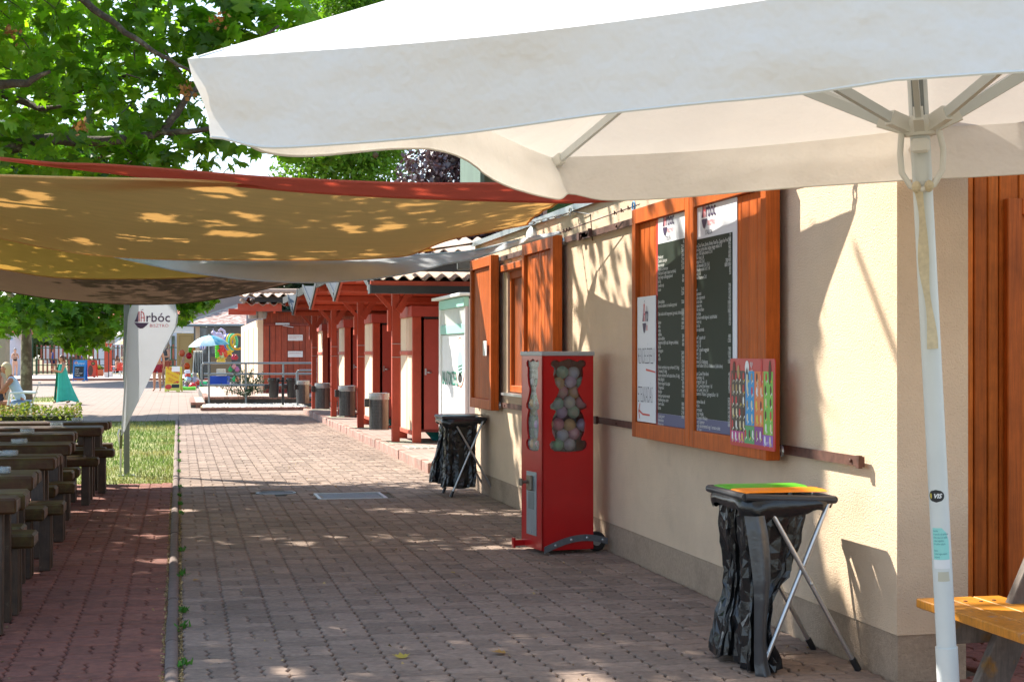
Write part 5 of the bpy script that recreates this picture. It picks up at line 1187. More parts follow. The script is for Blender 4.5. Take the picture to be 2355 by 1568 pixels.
b = MB(); b.tube([(2.95, an.y, an.z), (2.90, an.y, an.z)], .01, 8); ps = [Vector((2.895, an.y + .03 * math.cos(2 * math.pi * i / 12), an.z + .03 * math.sin(2 * math.pi * i / 12))) for i in range(13)]; b.tube(ps, .006, 6, False); tag(b.build('wall_eye', CH, None, True), 'ring bolt in the upper wall holding the yellow sail chain', 'ring bolt')
wa = cp(1288, 535, 11.5); wb = onx(1470, 470, 2.93)
b = MB(); b.tube([wa, wb], .0045, 6); 
for q in (.06, .1, .14, .72, .8, .88, .93): c = wa.lerp(wb, q); b.tube([c - Vector((.006, .006, .013)), c + Vector((-.006, .0, .013))], .005, 5); b.tube([c - Vector((-.006, .012, .01)), c + Vector((.0, .015, .01))], .004, 5)
tag(b.build('sail_wire', IRON, None), 'thin wire with twisted ends tying the white sail to the wall', 'wire')
b = MB(); c = wb + Vector((-.03, .03, -.01)); [b.tube([c + Vector((0, .03 * math.cos(a + i * .6), .03 * math.sin(a + i * .6))) for i in range(8)], .006, 5) for a in (0, 1.3, 2.9)]; tag(b.build('blue_cord', mat('blue_cord', (.05, .25, .5), .6), None), 'tangle of blue cord at the top of the menu shutter', 'cord')
chain(cp(1746, 285, 7.30), (2.94, 6.42, 2.60), 'sail_chain', 'chain at the right corner of the red sail above the parasol', r=.006)
b = MB(); a_ = cp(0, 366, 10); b.tube([a_, a_ + Vector((-1.5, .3, .4))], .006, 6); tag(b.build('sail_rope', CH, None), 'rope at the left corner of the red sail', 'rope')
# thin dark tube drawn down the wall
b = MB(); p = onx(1357, 493, 2.945); q = onx(1362, 553, 2.945); b.tube([(2.9, an.y - .02, an.z), p, q], .0035, 5); tag(b.build('dark_line', ANTH, None), 'thin dark line down the wall near the ring bolt', 'wall_mark')
# floodlight and ceiling-type lamp on the kiosk far corner
b = MB(); c = onx(1215, 530, 2.9); 
b.lathe(Vector((2.95, c.y, 2.36)), [(.09, 0), (.1, -.03), (.06, -.06)], 18, Matrix.Rotation(math.pi / 2, 4, 'Y'), True); tag(b.build('wall_lamp', mat('lamp_white', (.7, .75, .72), .3), None, True), 'round white wall lamp high on the kiosk near its far end', 'lamp')
c = cp(1068, 600, 15.9); b = MB(); b.box((c.x - .07, c.y, c.z - .09), (c.x + .06, c.y + .06, c.z + .08), ch=.01); b.box((c.x + .06, c.y + .0, c.z - .03), (2.98, c.y + .03, c.z)); tag(b.build('floodlight', GREY, None), 'small grey floodlight on the far corner of the kiosk', 'lamp')
# ================================================================== FLAG AND POST
pf = onz(291, 1088); 
t = thing('sail_post', 'square grey steel post standing behind the feather flag', 'post', (pf.x, pf.y, 0))
b = MB(); b.box((pf.x - .032, pf.y - .032, -.03), (pf.x + .032, pf.y + .032, 2.2), ch=.003); b.build('post', GREY, t)
b = MB(); b.box((pf.x - .09, pf.y - .09, -.03), (pf.x + .09, pf.y + .09, -.018)); b.build('base_plate', GREY, t)
dF = 18.0; fo = onz(277, 1088, -.02)
t = thing('feather_flag', 'white drop-shaped feather flag with the bistro emblem beside the path', 'flag', (fo.x, fo.y, 0))
fl_o = [(278.5, 1001), (282, 950), (285.8, 899.7), (288.5, 850), (290.7, 801), (293, 765), (295.6, 728), (299, 713), (305, 700), (315, 688), (330, 677), (350, 670), (370, 670), (388, 679), (400, 696), (406, 715), (408, 732), (407, 744), (396, 767), (380, 797), (367, 823), (340, 880), (318, 924), (298, 963), (283, 996)]
fx = lambda u, v: (cp(u, v, dF) - Vector((0, 0, 0))).dot(RT)
def fpl(x, y, z=0.):     # x along RT, y height; gentle ripple of the cloth
    rip = .009 * math.sin((x + 4.5) * 7 + y * 2.3) + .006 * math.sin(y * 5)
    return FW * (dF + rip - z * .9) + RT * x + UP * y + Vector((0, 0, 0))
pts = [((u - 1177) / FPX * dF, H + (813 - v) / FPX * dF) for u, v in fl_o]
def inside_span(y):
    xs = []
    n = len(pts)
    for i in range(n):
        (xa, ya), (xb, yb) = pts[i], pts[(i + 1) % n]
        if (ya <= y < yb) or (yb <= y < ya): xs.append(xa + (xb - xa) * (y - ya) / (yb - ya))
    return (min(xs), max(xs)) if len(xs) > 1 else None
ymin = min(p[1] for p in pts) + .002; ymax = max(p[1] for p in pts) - .002
def fg(i, j):
    y = ymin + (ymax - ymin) * j; s_ = inside_span(y); return fpl(s_[0] + (s_[1] - s_[0]) * i, y)
b = MB(); b.grid(fg, 10, 60); b.build('cloth', mat('flag_cloth', (.58, .60, .66), .8, trans=.3, vary=.04, vscale=2, bump=.2, bscale=6), t, True)
b = MB(); b.tube([fg(0, j / 40) for j in range(41)] + [fg(1, 1 - j / 12) for j in range(6)], .008, 6); b.build('sleeve_hem', mat('flag_sleeve', (.5, .54, .6), .8), t, True)
b = MB(); x0 = (309 - 1177) / FPX * dF; z0 = H + (813 - 740) / FPX * dF; logo(b, lambda x, y, q=0.: fpl(x0 + x, z0 + y, .012), .395); b.build('logo', [mat('flag_purple', (.09, .05, .13), .6), mat('flag_pink_red', (.62, .07, .10), .6)], t)
q = fg(0, 0); b = MB(); b.tube([fo + UP * .3, q + UP * .05], .016, 8); b.build('pole', BLK, t, True)
b = MB(); b.tube([fo, fo + UP * .32], .011, 8); b.tube([fo + Vector((0, 0, .26)), fo + Vector((-.02, 0, .4)), fo + Vector((-.03, 0, .46)), fo + Vector((-.01, 0, .52))], .012, 6); b.build('spike', STEEL, t, True)
# ================================================================== TREES
BARK = mat('plane_bark', (.15, .115, .08), .9, vary=.3, vscale=5, bump=1, bscale=12, col2=(.30, .27, .19), c2thr=(.5, .62))
BARKD = mat('dark_bark', (.075, .055, .038), .9, vary=.4, vscale=14, bump=2.5, bscale=30, col2=(.14, .12, .08), c2thr=(.52, .6))
def limb(b, a, c, r0, r1, k=7, wob=.12, rr=rnd):
    a, c = Vector(a), Vector(c); L_ = (c - a).length; pts = []
    o = Vector((0, 0, 0))
    for i in range(k + 1):
        q = i / k
        if 0 < i < k: o += Vector((rr.uniform(-1, 1), rr.uniform(-1, 1), rr.uniform(-1, 1))) * wob * L_ / k
        pts.append(a.lerp(c, q) + o * math.sin(math.pi * q) + Vector((0, 0, .05 * L_ * math.sin(math.pi * q))))
    b.tube(pts, [r0 + (r1 - r0) * i / k for i in range(k + 1)], 9); return pts
# -- big plane tree whose crown hangs over the tables and walkway
T1 = thing('plane_tree', 'big plane tree spreading its leafy crown over the sails at upper left', 'tree', (-6.2, 13.0, 0))
b = MB(); b.tube([(-6.2, 13, -.1), (-6.15, 13, 1.2), (-6.1, 13.05, 2.4), (-6.0, 13.1, 3.2)], [.32, .27, .25, .22], 16); b.build('trunk', BARK, T1, True)
tips = []
def branch(path, r0, r1, m=BARKD):
    b = MB(); P_ = [Vector(p) for p in path]; pp = []
    for a, c in zip(P_, P_[1:]):
        for k in range(4): pp.append(a.lerp(c, k / 4) + Vector((rnd.uniform(-.008, .008), rnd.uniform(-.008, .008), rnd.uniform(-.008, .008))))
    pp.append(P_[-1]); b.tube(pp, [r0 + (r1 - r0) * i / (len(pp) - 1) for i in range(len(pp))], 9); b.build('limb', m, T1, True); return pp
B1 = branch([(-6.0, 13.1, 2.9), cp(-120, 345, 12.2), cp(25, 338, 12), cp(130, 320, 12), cp(190, 326, 12), cp(300, 322, 11.9), cp(370, 305, 11.9), cp(455, 300, 11.8), cp(560, 292, 11.8)], .07, .014)
B2 = branch([cp(372, 305, 11.9), cp(405, 260, 11.9), cp(440, 215, 11.9), cp(520, 150, 12.1), cp(640, 60, 12.4)], .035, .01)
B3 = branch([(-6.0, 13.1, 3.1), cp(-60, 200, 11.3), cp(60, 190, 11.2), cp(115, 165, 11.2)], .06, .012)
B4 = branch([(-6.0, 13.1, 3.2), (-4.2, 12.6, 4.6), cp(125, -60, 11), cp(215, 20, 10.9), cp(290, 75, 10.8), cp(370, 130, 10.8), cp(450, 170, 10.8)], .042, .01)
B5 = branch([(-6.0, 13.1, 3.2), (-4.5, 14, 5), (-2, 14.5, 5.8), (0.2, 14.6, 5.6), (1.6, 14.4, 5.2)], .13, .02)
B6 = branch([(-6.0, 13.1, 3.2), (-5, 16, 5), (-3, 18, 5.6), (-1.2, 19, 5.3)], .12, .02)
B7 = branch([(-6.0, 13.1, 3.2), (-4.5, 11, 5), (-2.2, 10, 6), (0, 10.2, 6.2)], .12, .02)
B8 = branch([cp(110, 230, 13), cp(200, 200, 12.8), cp(320, 170, 12.7), cp(380, 175, 12.6)], .03, .01)
B9 = branch([cp(0, 215, 12.5), cp(90, 250, 12.3), cp(140, 245, 12.2)], .035, .012)
# leaves: dense masses above, thinning towards the wall; sprays hanging at the visible edge
def ellp(c, r, n): 
    v = nr.normal(0, 1, (n, 3)); v /= np.linalg.norm(v, axis=1)[:, None]; rad = nr.random(n) ** .45; return np.array(c)[None] + v * rad[:, None] * np.array(r)[None]
cl = []
for c, r, n in (((-5.8, 12.8, 4.6), (3.0, 4.0, 1.7), 5200), ((-3.2, 12.0, 4.5), (2.2, 3.4, 1.5), 4600), ((-3.8, 15.5, 4.9), (3.0, 3.4, 1.8), 4600), ((-1.6, 13.2, 5.6), (2.2, 3.0, 1.1), 2900), ((-2.2, 17.6, 5.2), (2.2, 2.0, 1.2), 2000), ((-.3, 15.2, 6.0), (1.7, 2.4, .9), 1500), ((1.0, 14.6, 6.0), (1.3, 2.2, .7), 520), ((-1.6, 10.4, 6.1), (2.4, 2.4, .9), 2600), ((.4, 11.2, 6.4), (1.6, 2.2, .8), 1100), ((1.2, 13.0, 6.1), (1.5, 2.5, .7), 700), ((-4.5, 9.8, 5.6), (3, 2.5, 1.5), 3200), ((.6, 9.3, 6.3), (1.5, 1.5, .6), 450), ((-1.4, 20.0, 4.9), (1.5, .9, .7), 420)):
    cl.append(ellp(c, r, int(n * 1.3)))
# visible fringe, cluster centres placed round the twigs
for (u, v, d, r, n) in [(u, v, 11.9 + 1.3 * rnd.random(), .34, 46) for u, v in ((40, 330), (110, 355), (180, 350), (250, 345), (320, 345), (390, 340), (60, 270), (150, 270), (240, 260), (320, 250), (30, 180), (110, 150), (200, 110), (290, 120), (370, 90), (20, 80), (130, 50), (240, 30), (340, 20), (430, 30), (330, 190), (400, 240), (150, 200), (230, 180), (80, 380), (220, 375), (330, 372))]: cl.append(ellp(cp(u, v, d), (r * 1.3, r * 1.3, r), n))
for (u, v, d, r, n) in ((480, 60, 12.4, .34, 46), (540, 40, 12.4, .3, 40), (600, 20, 12.5, .34, 44), (680, 15, 12.8, .3, 36), (590, 90, 12.5, .28, 30), (520, 120, 12.3, .3, 30), (470, 150, 12.2, .25, 22), (650, 70, 12.7, .22, 18), (450, 110, 12.2, .25, 26), (720, 30, 13, .2, 16), (440, 330, 12, .25, 24), (480, 345, 12, .2, 18), (500, 310, 12, .2, 20), (420, 370, 12, .22, 20), (530, 375, 12.1, .13, 9), (440, 395, 12, .1, 5), (465, 395, 12, .1, 5), (560, 340, 12, .12, 7), (640, 362, 12.2, .07, 3), (655, 345, 12.2, .08, 4), (690, 343, 12.2, .1, 7), (720, 345, 12.3, .1, 7), (745, 350, 12.3, .1, 6), (755, 375, 12.3, .06, 3), (770, 340, 12.4, .12, 7), (820, 345, 12.4, .12, 5), (415, 260, 12.1, .14, 12), (425, 200, 12.1, .14, 12), (500, 220, 12.2, .3, 30)): cl.append(ellp(cp(u, v, d), (r, r, r * .9), n))
cl = np.concatenate(cl)
q = cl - np.array([0, 0, H]); dd = q @ np.array(FW); uu = 1177 + FPX * (q @ np.array(RT)) / dd; vv = 813 - FPX * q[:, 2] / dd
vis_lim = np.where(uu < 0, 380, np.interp(uu, [0, 300, 440, 470, 560, 620, 770, 900], [430, 430, 415, 400, 400, 395, 390, 360]))
keep = (vv < vis_lim) & (dd > 8.2)
# keep the sky gaps seen in the photograph at the right of the crown, in front of nothing
gap = (uu > 385) & (uu < 765) & (vv > 150) & (vv < 420) & (dd > 9.5) & (dd < 25); dens = np.interp(uu, [385, 450, 520, 600], [.8, .55, .5, .9]); low = (vv > 395)
keep &= ~(gap & (nr.random(len(cl)) > dens)); keep &= ~((vv > -5) & (vv < 420) & (uu > 770) & (uu < 900) & (nr.random(len(cl)) > .12))
gx_g = cl[:, 0] + (-SUN.x / SUN.z) * cl[:, 2]; gy_g = cl[:, 1] - (SUN.y / SUN.z) * cl[:, 2]
hr = np.random.default_rng(4)
for k in range(150):
    hx_, hy_, hr_ = hr.uniform(-3.5, 3.2), hr.uniform(5.6, 19), hr.uniform(.09, .17); keep &= ~((gx_g - hx_) ** 2 + ((gy_g - hy_) / 1.3) ** 2 < hr_ ** 2)
for k in range(0):
    hx_, hy_, hr_ = hr.uniform(.1, 2.0), hr.normal(11.35, .22), hr.uniform(.16, .26); keep &= ~((gx_g - hx_) ** 2 + ((gy_g - hy_) / 1.3) ** 2 < hr_ ** 2)
# open sky over the parasol and thin leaves where the wall is sunlit
tq = cl[:, 2] - 2.7; kx, ky = -SUN.x / SUN.z, SUN.y / SUN.z; sx_ = cl[:, 0] + kx * tq; sy_ = cl[:, 1] - ky * tq; keep &= ~((sx_ > -.35) & (sy_ < 7.3) & (sy_ > 1.5))
tw_ = (2.95 - cl[:, 0]) / -SUN.x; zh = cl[:, 2] - SUN.z * tw_; yh = cl[:, 1] - SUN.y * tw_; rn = nr.random(len(cl)); keep &= ~((zh > .3) & (zh < 3.2) & (yh > 5) & (yh < 6.9)); keep &= ~((zh > 1.9) & (zh < 3.2) & (yh > 5) & (yh < 8.2)); keep &= ~((zh > 1.35) & (zh < 3.2) & (yh >= 8.2) & (yh < 12.6) & (rn > .16)); keep &= ~((zh > 1.2) & (zh < 3.2) & (yh >= 12.6) & (yh < 17) & (rn > .4))
cl = cl[keep]; dd = dd[keep]; uu = uu[keep]; vv = vv[keep]
inview = (uu > -20) & (uu < 900) & (vv > -20) & (vv < 430)
idx = np.argsort(np.where(inview, dd, 99))[:300]; msk = np.zeros(len(cl), bool); msk[idx] = True
sz = nr.uniform(.09, .18, len(cl))
far_ = cl[~msk]; o = scatter('leaf', far_, .75, sz[~msk], LEAF, LEAFF, LMAT, T1, droop=.5); o['kind'] = 'stuff'
lme = []
for k in range(4):
    me = bpy.data.meshes.new('leaf'); me.from_pydata([(x, y, z * (1 + .5 * k)) for x, y, z in LEAF], [], LEAFF); me.materials.append(LMAT); lme.append(me)
for i in idx:
    o = bpy.data.objects.new('leaf', lme[rnd.randrange(4)]); C.objects.link(o); o.parent = T1; o.location = Vector(cl[i]) - Vector(T1.location); s_ = float(sz[i]); o.scale = (s_, s_, s_); o.rotation_euler = (rnd.gauss(-.5, .8), rnd.gauss(0, .6), rnd.uniform(0, 6.28))
b = MB()      # twigs
for i in nr.choice(len(cl), 700): 
    p = Vector(cl[i]); b.tube([p, p + Vector((rnd.uniform(-.3, .1), rnd.uniform(-.2, .3), rnd.uniform(.0, .25)))], [.003, .007], 4, False)
tag(b.build('twig', BARKD, T1), kind='stuff')
SDB = mat('seed_ball', (.14, .10, .05), .9, bump=1, bscale=200)
for (u, v, d) in ((448, 397, 12.0), (863, 357, 12.4)): b = MB(); p = cp(u, v, d); b.ball(p, .024, 10, 7); b.tube([p, p + Vector((-.02, .02, .12))], .002, 4); b.build('seed_ball', SDB, T1, True)
DSD = mat('dry_seed_cluster', (.32, .15, .04), .8, trans=.2, rand=.4)
for (u, v, d) in ((28, 78, 10.9), (430, 205, 11), (190, 287, 11.3), (500, 45, 12), (240, 352, 12.3)):
    p = np.array(cp(u, v, d)); scatter('dry_seeds', p[None] + nr.normal(0, .035, (26, 3)), 1., nr.uniform(.03, .05, 26), LEAF2, LEAF2F, DSD, T1)['kind'] = 'stuff'
def simple_tree(name, label, x, y, h0, crowns, n, size, m, bark=BARK, tr=.16, lean=(0, 0), template=(LEAF2, LEAF2F), group=None, spread=.7, lobes=6):
    t = thing(name, label, 'tree', (x, y, 0), group)
    b = MB(); b.tube([(x, y, -.1), (x + lean[0] * .5, y + lean[1] * .5, h0 * .5), (x + lean[0], y + lean[1], h0)], [tr * 1.15, tr * .95, tr * .8], 12)
    for c, r in crowns: limb(b, (x + lean[0], y + lean[1], h0 * .96), (c[0], c[1], c[2]), tr * .5, tr * .12)
    b.build('trunk', bark, t, True); P_ = []
    tot = sum(r[0] * r[1] * r[2] for c, r in crowns)
    for c, r in crowns:
        k = int(n * r[0] * r[1] * r[2] / tot)
        for j in range(lobes):
            v = nr.normal(0, 1, 3); v /= np.linalg.norm(v); cc_ = np.array(c) + v * np.array(r) * .55; P_.append(ellp(cc_, [q * .52 for q in r], k // lobes))
    P_ = np.concatenate(P_); o = scatter('crown', P_, spread, nr.uniform(size * .7, size * 1.3, len(P_)), template[0], template[1], m, t, droop=.3); o['kind'] = 'stuff'; return t
simple_tree('plane_tree', 'mid-distance plane tree with mottled pale trunk on the lawn', -3.52, 38.6, 2.5, [((-5.2, 37.6, 3.9), (2.6, 2.6, 1.3)), ((-1.8, 36.6, 4.0), (2.8, 2.6, 1.4)), ((-3.5, 38.8, 6.0), (3.2, 3.2, 2.0)), ((.1, 35.6, 4.0), (1.5, 1.8, 1.0))], 9000, .24, LMATD, tr=.135, template=(LEAF, LEAFF))
LG1 = mat('robinia_leaf', (.12, .24, .02), .6, trans=.45, rand=.35, trcol=(1.3, 1.5, .5)); LC = mat('copper_leaf', (.085, .045, .05), .35, trans=.15, rand=.5, spec=.9); LG2 = mat('mixed_leaf', (.075, .13, .03), .65, trans=.35, rand=.4); LDK = mat('dark_leaf', (.02, .05, .018), .6, trans=.2, rand=.4); LWL = mat('willow_leaf', (.14, .19, .05), .7, trans=.4, rand=.4)
simple_tree('robinia_tree', 'bright green tree rising behind the booths', 6.0, 55.5, 5, [((6.0, 55, 9), (3.3, 3, 3.2)), ((5.2, 55, 13), (3.0, 3, 3.4)), ((7.5, 55, 11), (2.6, 3, 3))], 42000, .17, LG1, tr=.22)
simple_tree('copper_tree', 'dark copper-leaved tree behind the booths', 8.6, 45, 3, [((8.2, 44.5, 5.4), (2.6, 2.6, 2.3)), ((9.6, 45, 4.6), (2.6, 2.6, 2)), ((9.3, 45.2, 7.3), (2.2, 2.4, 1.5))], 34000, .15, LC, tr=.2, spread=1.0)
simple_tree('dark_tree', 'small dark green tree seen over the far booth roofs', 5.9, 66, 3, [((5.4, 66, 5.0), (3.4, 2.5, 1.7))], 5000, .3, LDK)
k = 0
for (x, y, hh, r, m, lab) in ((-24, 138, 9, 6.5, LG2, 'leafy green tree far behind the fence, at the left edge'), (-13, 134, 7, 6.0, LWL, 'pale willow-like tree behind the fence'), (-2.5, 140, 8.5, 6, LG2, 'green tree behind the fence above the white boards'), (8, 150, 11, 7, LDK, 'dark tree behind the white house'), (-34, 130, 8, 7, LG2, 'green tree behind the shower walls'), (26, 130, 10, 8, LG2, 'green tree far behind the souvenir stall')):
    simple_tree('far_tree', lab, x, y, hh * .35, [((x, y, hh * .55), (r, r * .7, hh * .42)), ((x + r * .4, y - 1, hh * .35), (r * .6, r * .6, hh * .28)), ((x - r * .5, y - 1, hh * .35), (r * .6, r * .6, hh * .28))], 6500, .55, m, tr=.25, group='trees beyond the fence')
for (x, y, cx__, cy__, lab) in ((-8.2, 76, -8.2, 76, 'tree shading the plaza, left of the lawn tree'), (-2.7, 83, -4.5, 82, 'tree shading the plaza, its trunk behind the flag pole'), (-.6, 90, .6, 91, 'tree shading the plaza behind the flag')): simple_tree('plaza_tree', 'leafy ' + lab, x, y, 4.2, [((cx__, cy__, 7.2), (4.6, 5.2, 2.2))], 15000, .34, LMATD, tr=.1)
hang = []
for (u, v, r, n) in ((0, 700, .45, 60), (25, 735, .4, 50), (90, 715, .5, 90), (130, 730, .5, 90), (170, 745, .5, 90), (205, 760, .45, 80), (160, 790, .25, 26), (190, 805, .2, 16), (110, 760, .3, 30), (235, 775, .3, 34), (240, 735, .5, 80), (215, 710, .5, 80), (150, 705, .5, 80), (265, 715, .4, 60), (280, 745, .3, 30), (415, 705, .35, 46), (440, 700, .3, 36), (465, 695, .25, 26), (485, 692, .15, 10), (425, 725, .22, 16), (410, 745, .12, 5), (60, 700, .4, 50), (-20, 760, .4, 50)): hang.append(ellp(cp(u, v, 33.5 + 2 * rnd.random()), (r * 1.2, r * 1.2, r), n))
hang = np.concatenate(hang); pt_ = [o for o in bpy.data.objects if o.name.startswith('plane_tree') and o is not T1][0]
o = scatter('crown', hang, .7, nr.uniform(.17, .27, len(hang)), LEAF, LEAFF, LMAT, pt_, droop=.5); o['kind'] = 'stuff'
b = MB()
for (u, v, u2, v2) in ((62, 715, 150, 700), (150, 700, 170, 770), (62, 720, 20, 700), (150, 700, 240, 720), (240, 720, 470, 690)): b.tube([cp(u, v, 36), cp((u + u2) / 2, (v + v2) / 2 - 6, 35), cp(u2, v2, 34.5)], [.06, .04, .02], 6)
b.build('limb', BARK, pt_, True)
# dark ivy-grown trunk behind the fence
p = cp(172, 790, 112); t = thing('ivy_trunk', 'thick dark ivy-covered trunk behind the picket fence', 'tree', (p.x, p.y, 0)); b = MB(); b.tube([(p.x, p.y, 0), (p.x, p.y, 2), (p.x - .6, p.y, 3.6)], [.55, .5, .45], 10); b.build('trunk', BARKD, t, True)
o = scatter('ivy', ellp((p.x, p.y, 2), (.9, .7, 2), 1500), .8, nr.uniform(.12, .25, 1500), LEAF2, LEAF2F, LDK, t); o['kind'] = 'stuff'
# hedge
HG = mat('hedge_leaf', (.16, .22, .02), .6, spec=.2, trans=.4, rand=.45, col2=(.30, .21, .08), vscale=7, c2thr=(.5, .62))
hd = thing('hedge', 'clipped low yellow-green hedge behind the last table', 'hedge', (-5, 22.7, 0))
n = 17000; e = nr.random((n, 3)); hp_ = np.stack([-10 + 8.65 * e[:, 0], 22.3 + .85 * e[:, 1], .12 + .53 * e[:, 2] ** .6 + .03 * np.sin(e[:, 0] * 70) + nr.normal(0, .02, n)], 1)
o = scatter('foliage', hp_, .8, nr.uniform(.035, .06, n), LEAF2, LEAF2F, HG, hd); o['kind'] = 'stuff'
b = MB()
for i in range(26): x = -9.9 + .34 * i; b.tube([(x, 22.7, -.03), (x + .05, 22.7, .5)], .012, 5)
b.build('stem', BARKD, hd)
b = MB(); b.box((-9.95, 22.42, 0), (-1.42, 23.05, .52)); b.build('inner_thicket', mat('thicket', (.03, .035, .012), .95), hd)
# ================================================================== FAR PLACE
# ramp platform, steps, gravel bed
BR = mat('ramp_brick', (.30, .15, .11), .85, vary=.15, vscale=9, rand=.18, bump=.3, bscale=80)
rp = sheet('ramp_platform_top', .66, 9, 41.4, 54, .256, paving_mat('ramp_paving', (.42, .30, .25), (.46, .34, .28), (.25, .18, .15), .25))
b = MB(); b.box((.66, 41.5, -.05), (9, 54, .19)); struct('ramp_platform', b, mat('ramp_render', (.12, .11, .1), .9, vary=.2))
me = None
for k in range(60):
    x = .66 + k * .125
    if me is None: o = MB().box((0, 0, 0), (.119, .12, .068), ch=.006).build('brick', BR, rp); me = o.data
    else: o = bpy.data.objects.new('brick', me); C.objects.link(o); o.parent = rp
    o.location = (x, 41.395, .19)
for k in range(30):
    o = bpy.data.objects.new('brick', me); C.objects.link(o); o.parent = rp; o.location = (.78, 41.52 + k * .125, .19); o.rotation_euler = (0, 0, math.pi / 2)
st = MB().box((.31, 40.9, -.05), (.66, 46, .065)); stt = struct('step', st, MATS['ramp_render'])
for k in range(40): o = bpy.data.objects.new('brick', me); C.objects.link(o); o.parent = stt; o.location = (.43, 40.9 + k * .125, .066); o.rotation_euler = (0, 0, math.pi / 2)
for k in range(2): o = bpy.data.objects.new('brick', me); C.objects.link(o); o.parent = stt; o.location = (.432 + k * .122, 40.78, .066)
for k in range(2): o = bpy.data.objects.new('brick', me); C.objects.link(o); o.parent = stt; o.location = (.432 + k * .122, 40.78, -.01)
sheet('step_top', .43, .66, 40.9, 46, .132, MATS['ramp_paving'])
gb = struct('gravel_bed', MB().box((.55, 38.9, -.05), (3.2, 41.4, .05)), EARTH)
for k in range(21): o = bpy.data.objects.new('brick', me); C.objects.link(o); o.parent = gb; o.location = (.52 + k * .125, 38.75 + .0 * k, -.0)
n = 5000; gp = np.stack([nr.uniform(.6, 3.1, n), nr.uniform(39, 41.3, n), .05 + nr.uniform(0, .02, n)], 1)
tt = [(-.5, -.4, 0), (.5, -.3, 0), (.3, .5, 0), (-.4, .4, 0), (0, 0, .6)]; tf = [(0, 1, 4), (1, 2, 4), (2, 3, 4), (3, 0, 4)]
o = scatter('gravel', gp, .3, nr.uniform(.025, .06, n), tt, tf, mat('white_gravel', (.55, .52, .46), .9, rand=.35)); tag(o, 'pale gravel around the oleander in front of the ramp', 'gravel', kind='stuff')
RL = mat('railing_steel', (.22, .25, .26), .4, .6)
def railing(name, label, pts_, zs, z0, posts, r=.026):
    t = thing(name, label, 'railing', (posts[0][0], posts[0][1], 0))
    for z in zs: b = MB(); b.tube([(x, y, z) for x, y in pts_], r, 8); b.build('rail', RL, t, True)
    for x, y in posts: b = MB(); b.tube([(x, y, z0), (x, y, zs[0])], r, 8); b.build('post', RL, t, True)
    b = MB(); x, y = pts_[0]; b.tube([(x, y, zs[0]), (x - .05, y, zs[0] - .05), (x - .05, y, zs[-1] + .05), (x, y, zs[-1])], r, 8); b.build('end_loop', RL, t, True)
    return t
def gx_(u, Y, z=1.0): return ony(u, 800, Y).x
railing('railing', 'long grey tube railing along the front of the ramp', [(gx_(468, 41.3), 41.3), (gx_(735, 41.3), 41.3)], (1.13, .85, .56), .02, [(gx_(480, 41.3), 41.3), (gx_(565, 41.3), 41.3), (gx_(651, 41.3), 41.3), (gx_(730, 41.3), 41.3)])
railing('railing', 'short lower grey railing beside the fourth red post', [(gx_(687, 39.3), 39.3), (gx_(730, 39.3), 39.3)], (.96, .62, .3), 0, [(gx_(684, 39.3), 39.3)])
p = cp(650, 900, 39.8); b = MB(); b.tube([(p.x, p.y, 0), (p.x, p.y, .78)], .035, 10); b.lathe((p.x, p.y, 0), [(.09, 0), (.09, .012), (.04, .015)], 10); tag(b.build('bollard', ANTH, None, True), 'dark bollard carrying two black bins in front of the ramp', 'bollard')
for k, u in enumerate((629, 671)):
    c = cp(u, 914.5, 39.6); t = thing('black_bin', ('left' if k == 0 else 'right') + ' one of two black plastic bins beside the dark bollard', 'bin', c, 'black bins at the ramp'); b = MB(); b.lathe(c, [(.105, 0), (.12, .05), (.135, .45), (.15, .46), (.15, .49), (.13, .49)], 16, cap=False); b.lathe(c, [(.0, .001), (.105, .001)], 16, cap=False); b.build('body', BLK, t, True)
    b = MB(); b.lathe(c, [(.152, .4), (.158, .44), (.15, .5), (.13, .47)], 16, cap=False); b.build('bag_rim', BAG, t, True); b = MB(); b.box((c.x - .24, c.y - .04, c.z + .22), (c.x - .135, c.y + .04, c.z + .34), ch=.01); b.build('ashtray_box', BLK, t)
    b = MB(); b.bar((c.x + (.1 if k == 0 else -.1), c.y, c.z + .42), (p.x, p.y, c.z + .42), .03, .03); b.build('arm', ANTH, t)
# oleander
p = cp(564, 925, 41.0); t = thing('oleander', 'young oleander bush with narrow leaves in the gravel bed', 'bush', (p.x, p.y, 0)); b = MB(); lp = []
b.tube([(p.x, p.y, .04), (p.x + .01, p.y, .3)], [.035, .028], 8)
for k in range(34):
    a = rnd.uniform(0, 6.28); rr_ = rnd.uniform(.15, .75) * (1 if rnd.random() < .75 else 1.1); top = Vector((p.x + rr_ * math.cos(a), p.y + rr_ * math.sin(a) * .8, rnd.uniform(.45, 1.15) if rr_ < .55 else rnd.uniform(.35, .95))); pts_ = limb(b, (p.x, p.y, .25), top, .012, .004, 5, .1)
    for i in range(26): q = rnd.uniform(.45, 1.03); c = pts_[min(5, int(q * 5))].lerp(pts_[min(5, int(q * 5) + 1)], .5); lp.append((c.x + rnd.gauss(0, .04), c.y + rnd.gauss(0, .04), c.z + rnd.gauss(0, .04)))
b.build('stem', BARKD, t, True); lp = np.array(lp)
o = scatter('leaf', lp, 1.1, nr.uniform(.09, .16, len(lp)), [(0, -.5, 0), (.09, 0, .02), (0, .5, 0), (-.09, 0, .02)], [(0, 1, 2, 3)], mat('oleander_leaf', (.03, .065, .02), .5, trans=.2, rand=.4), t); o['kind'] = 'stuff'
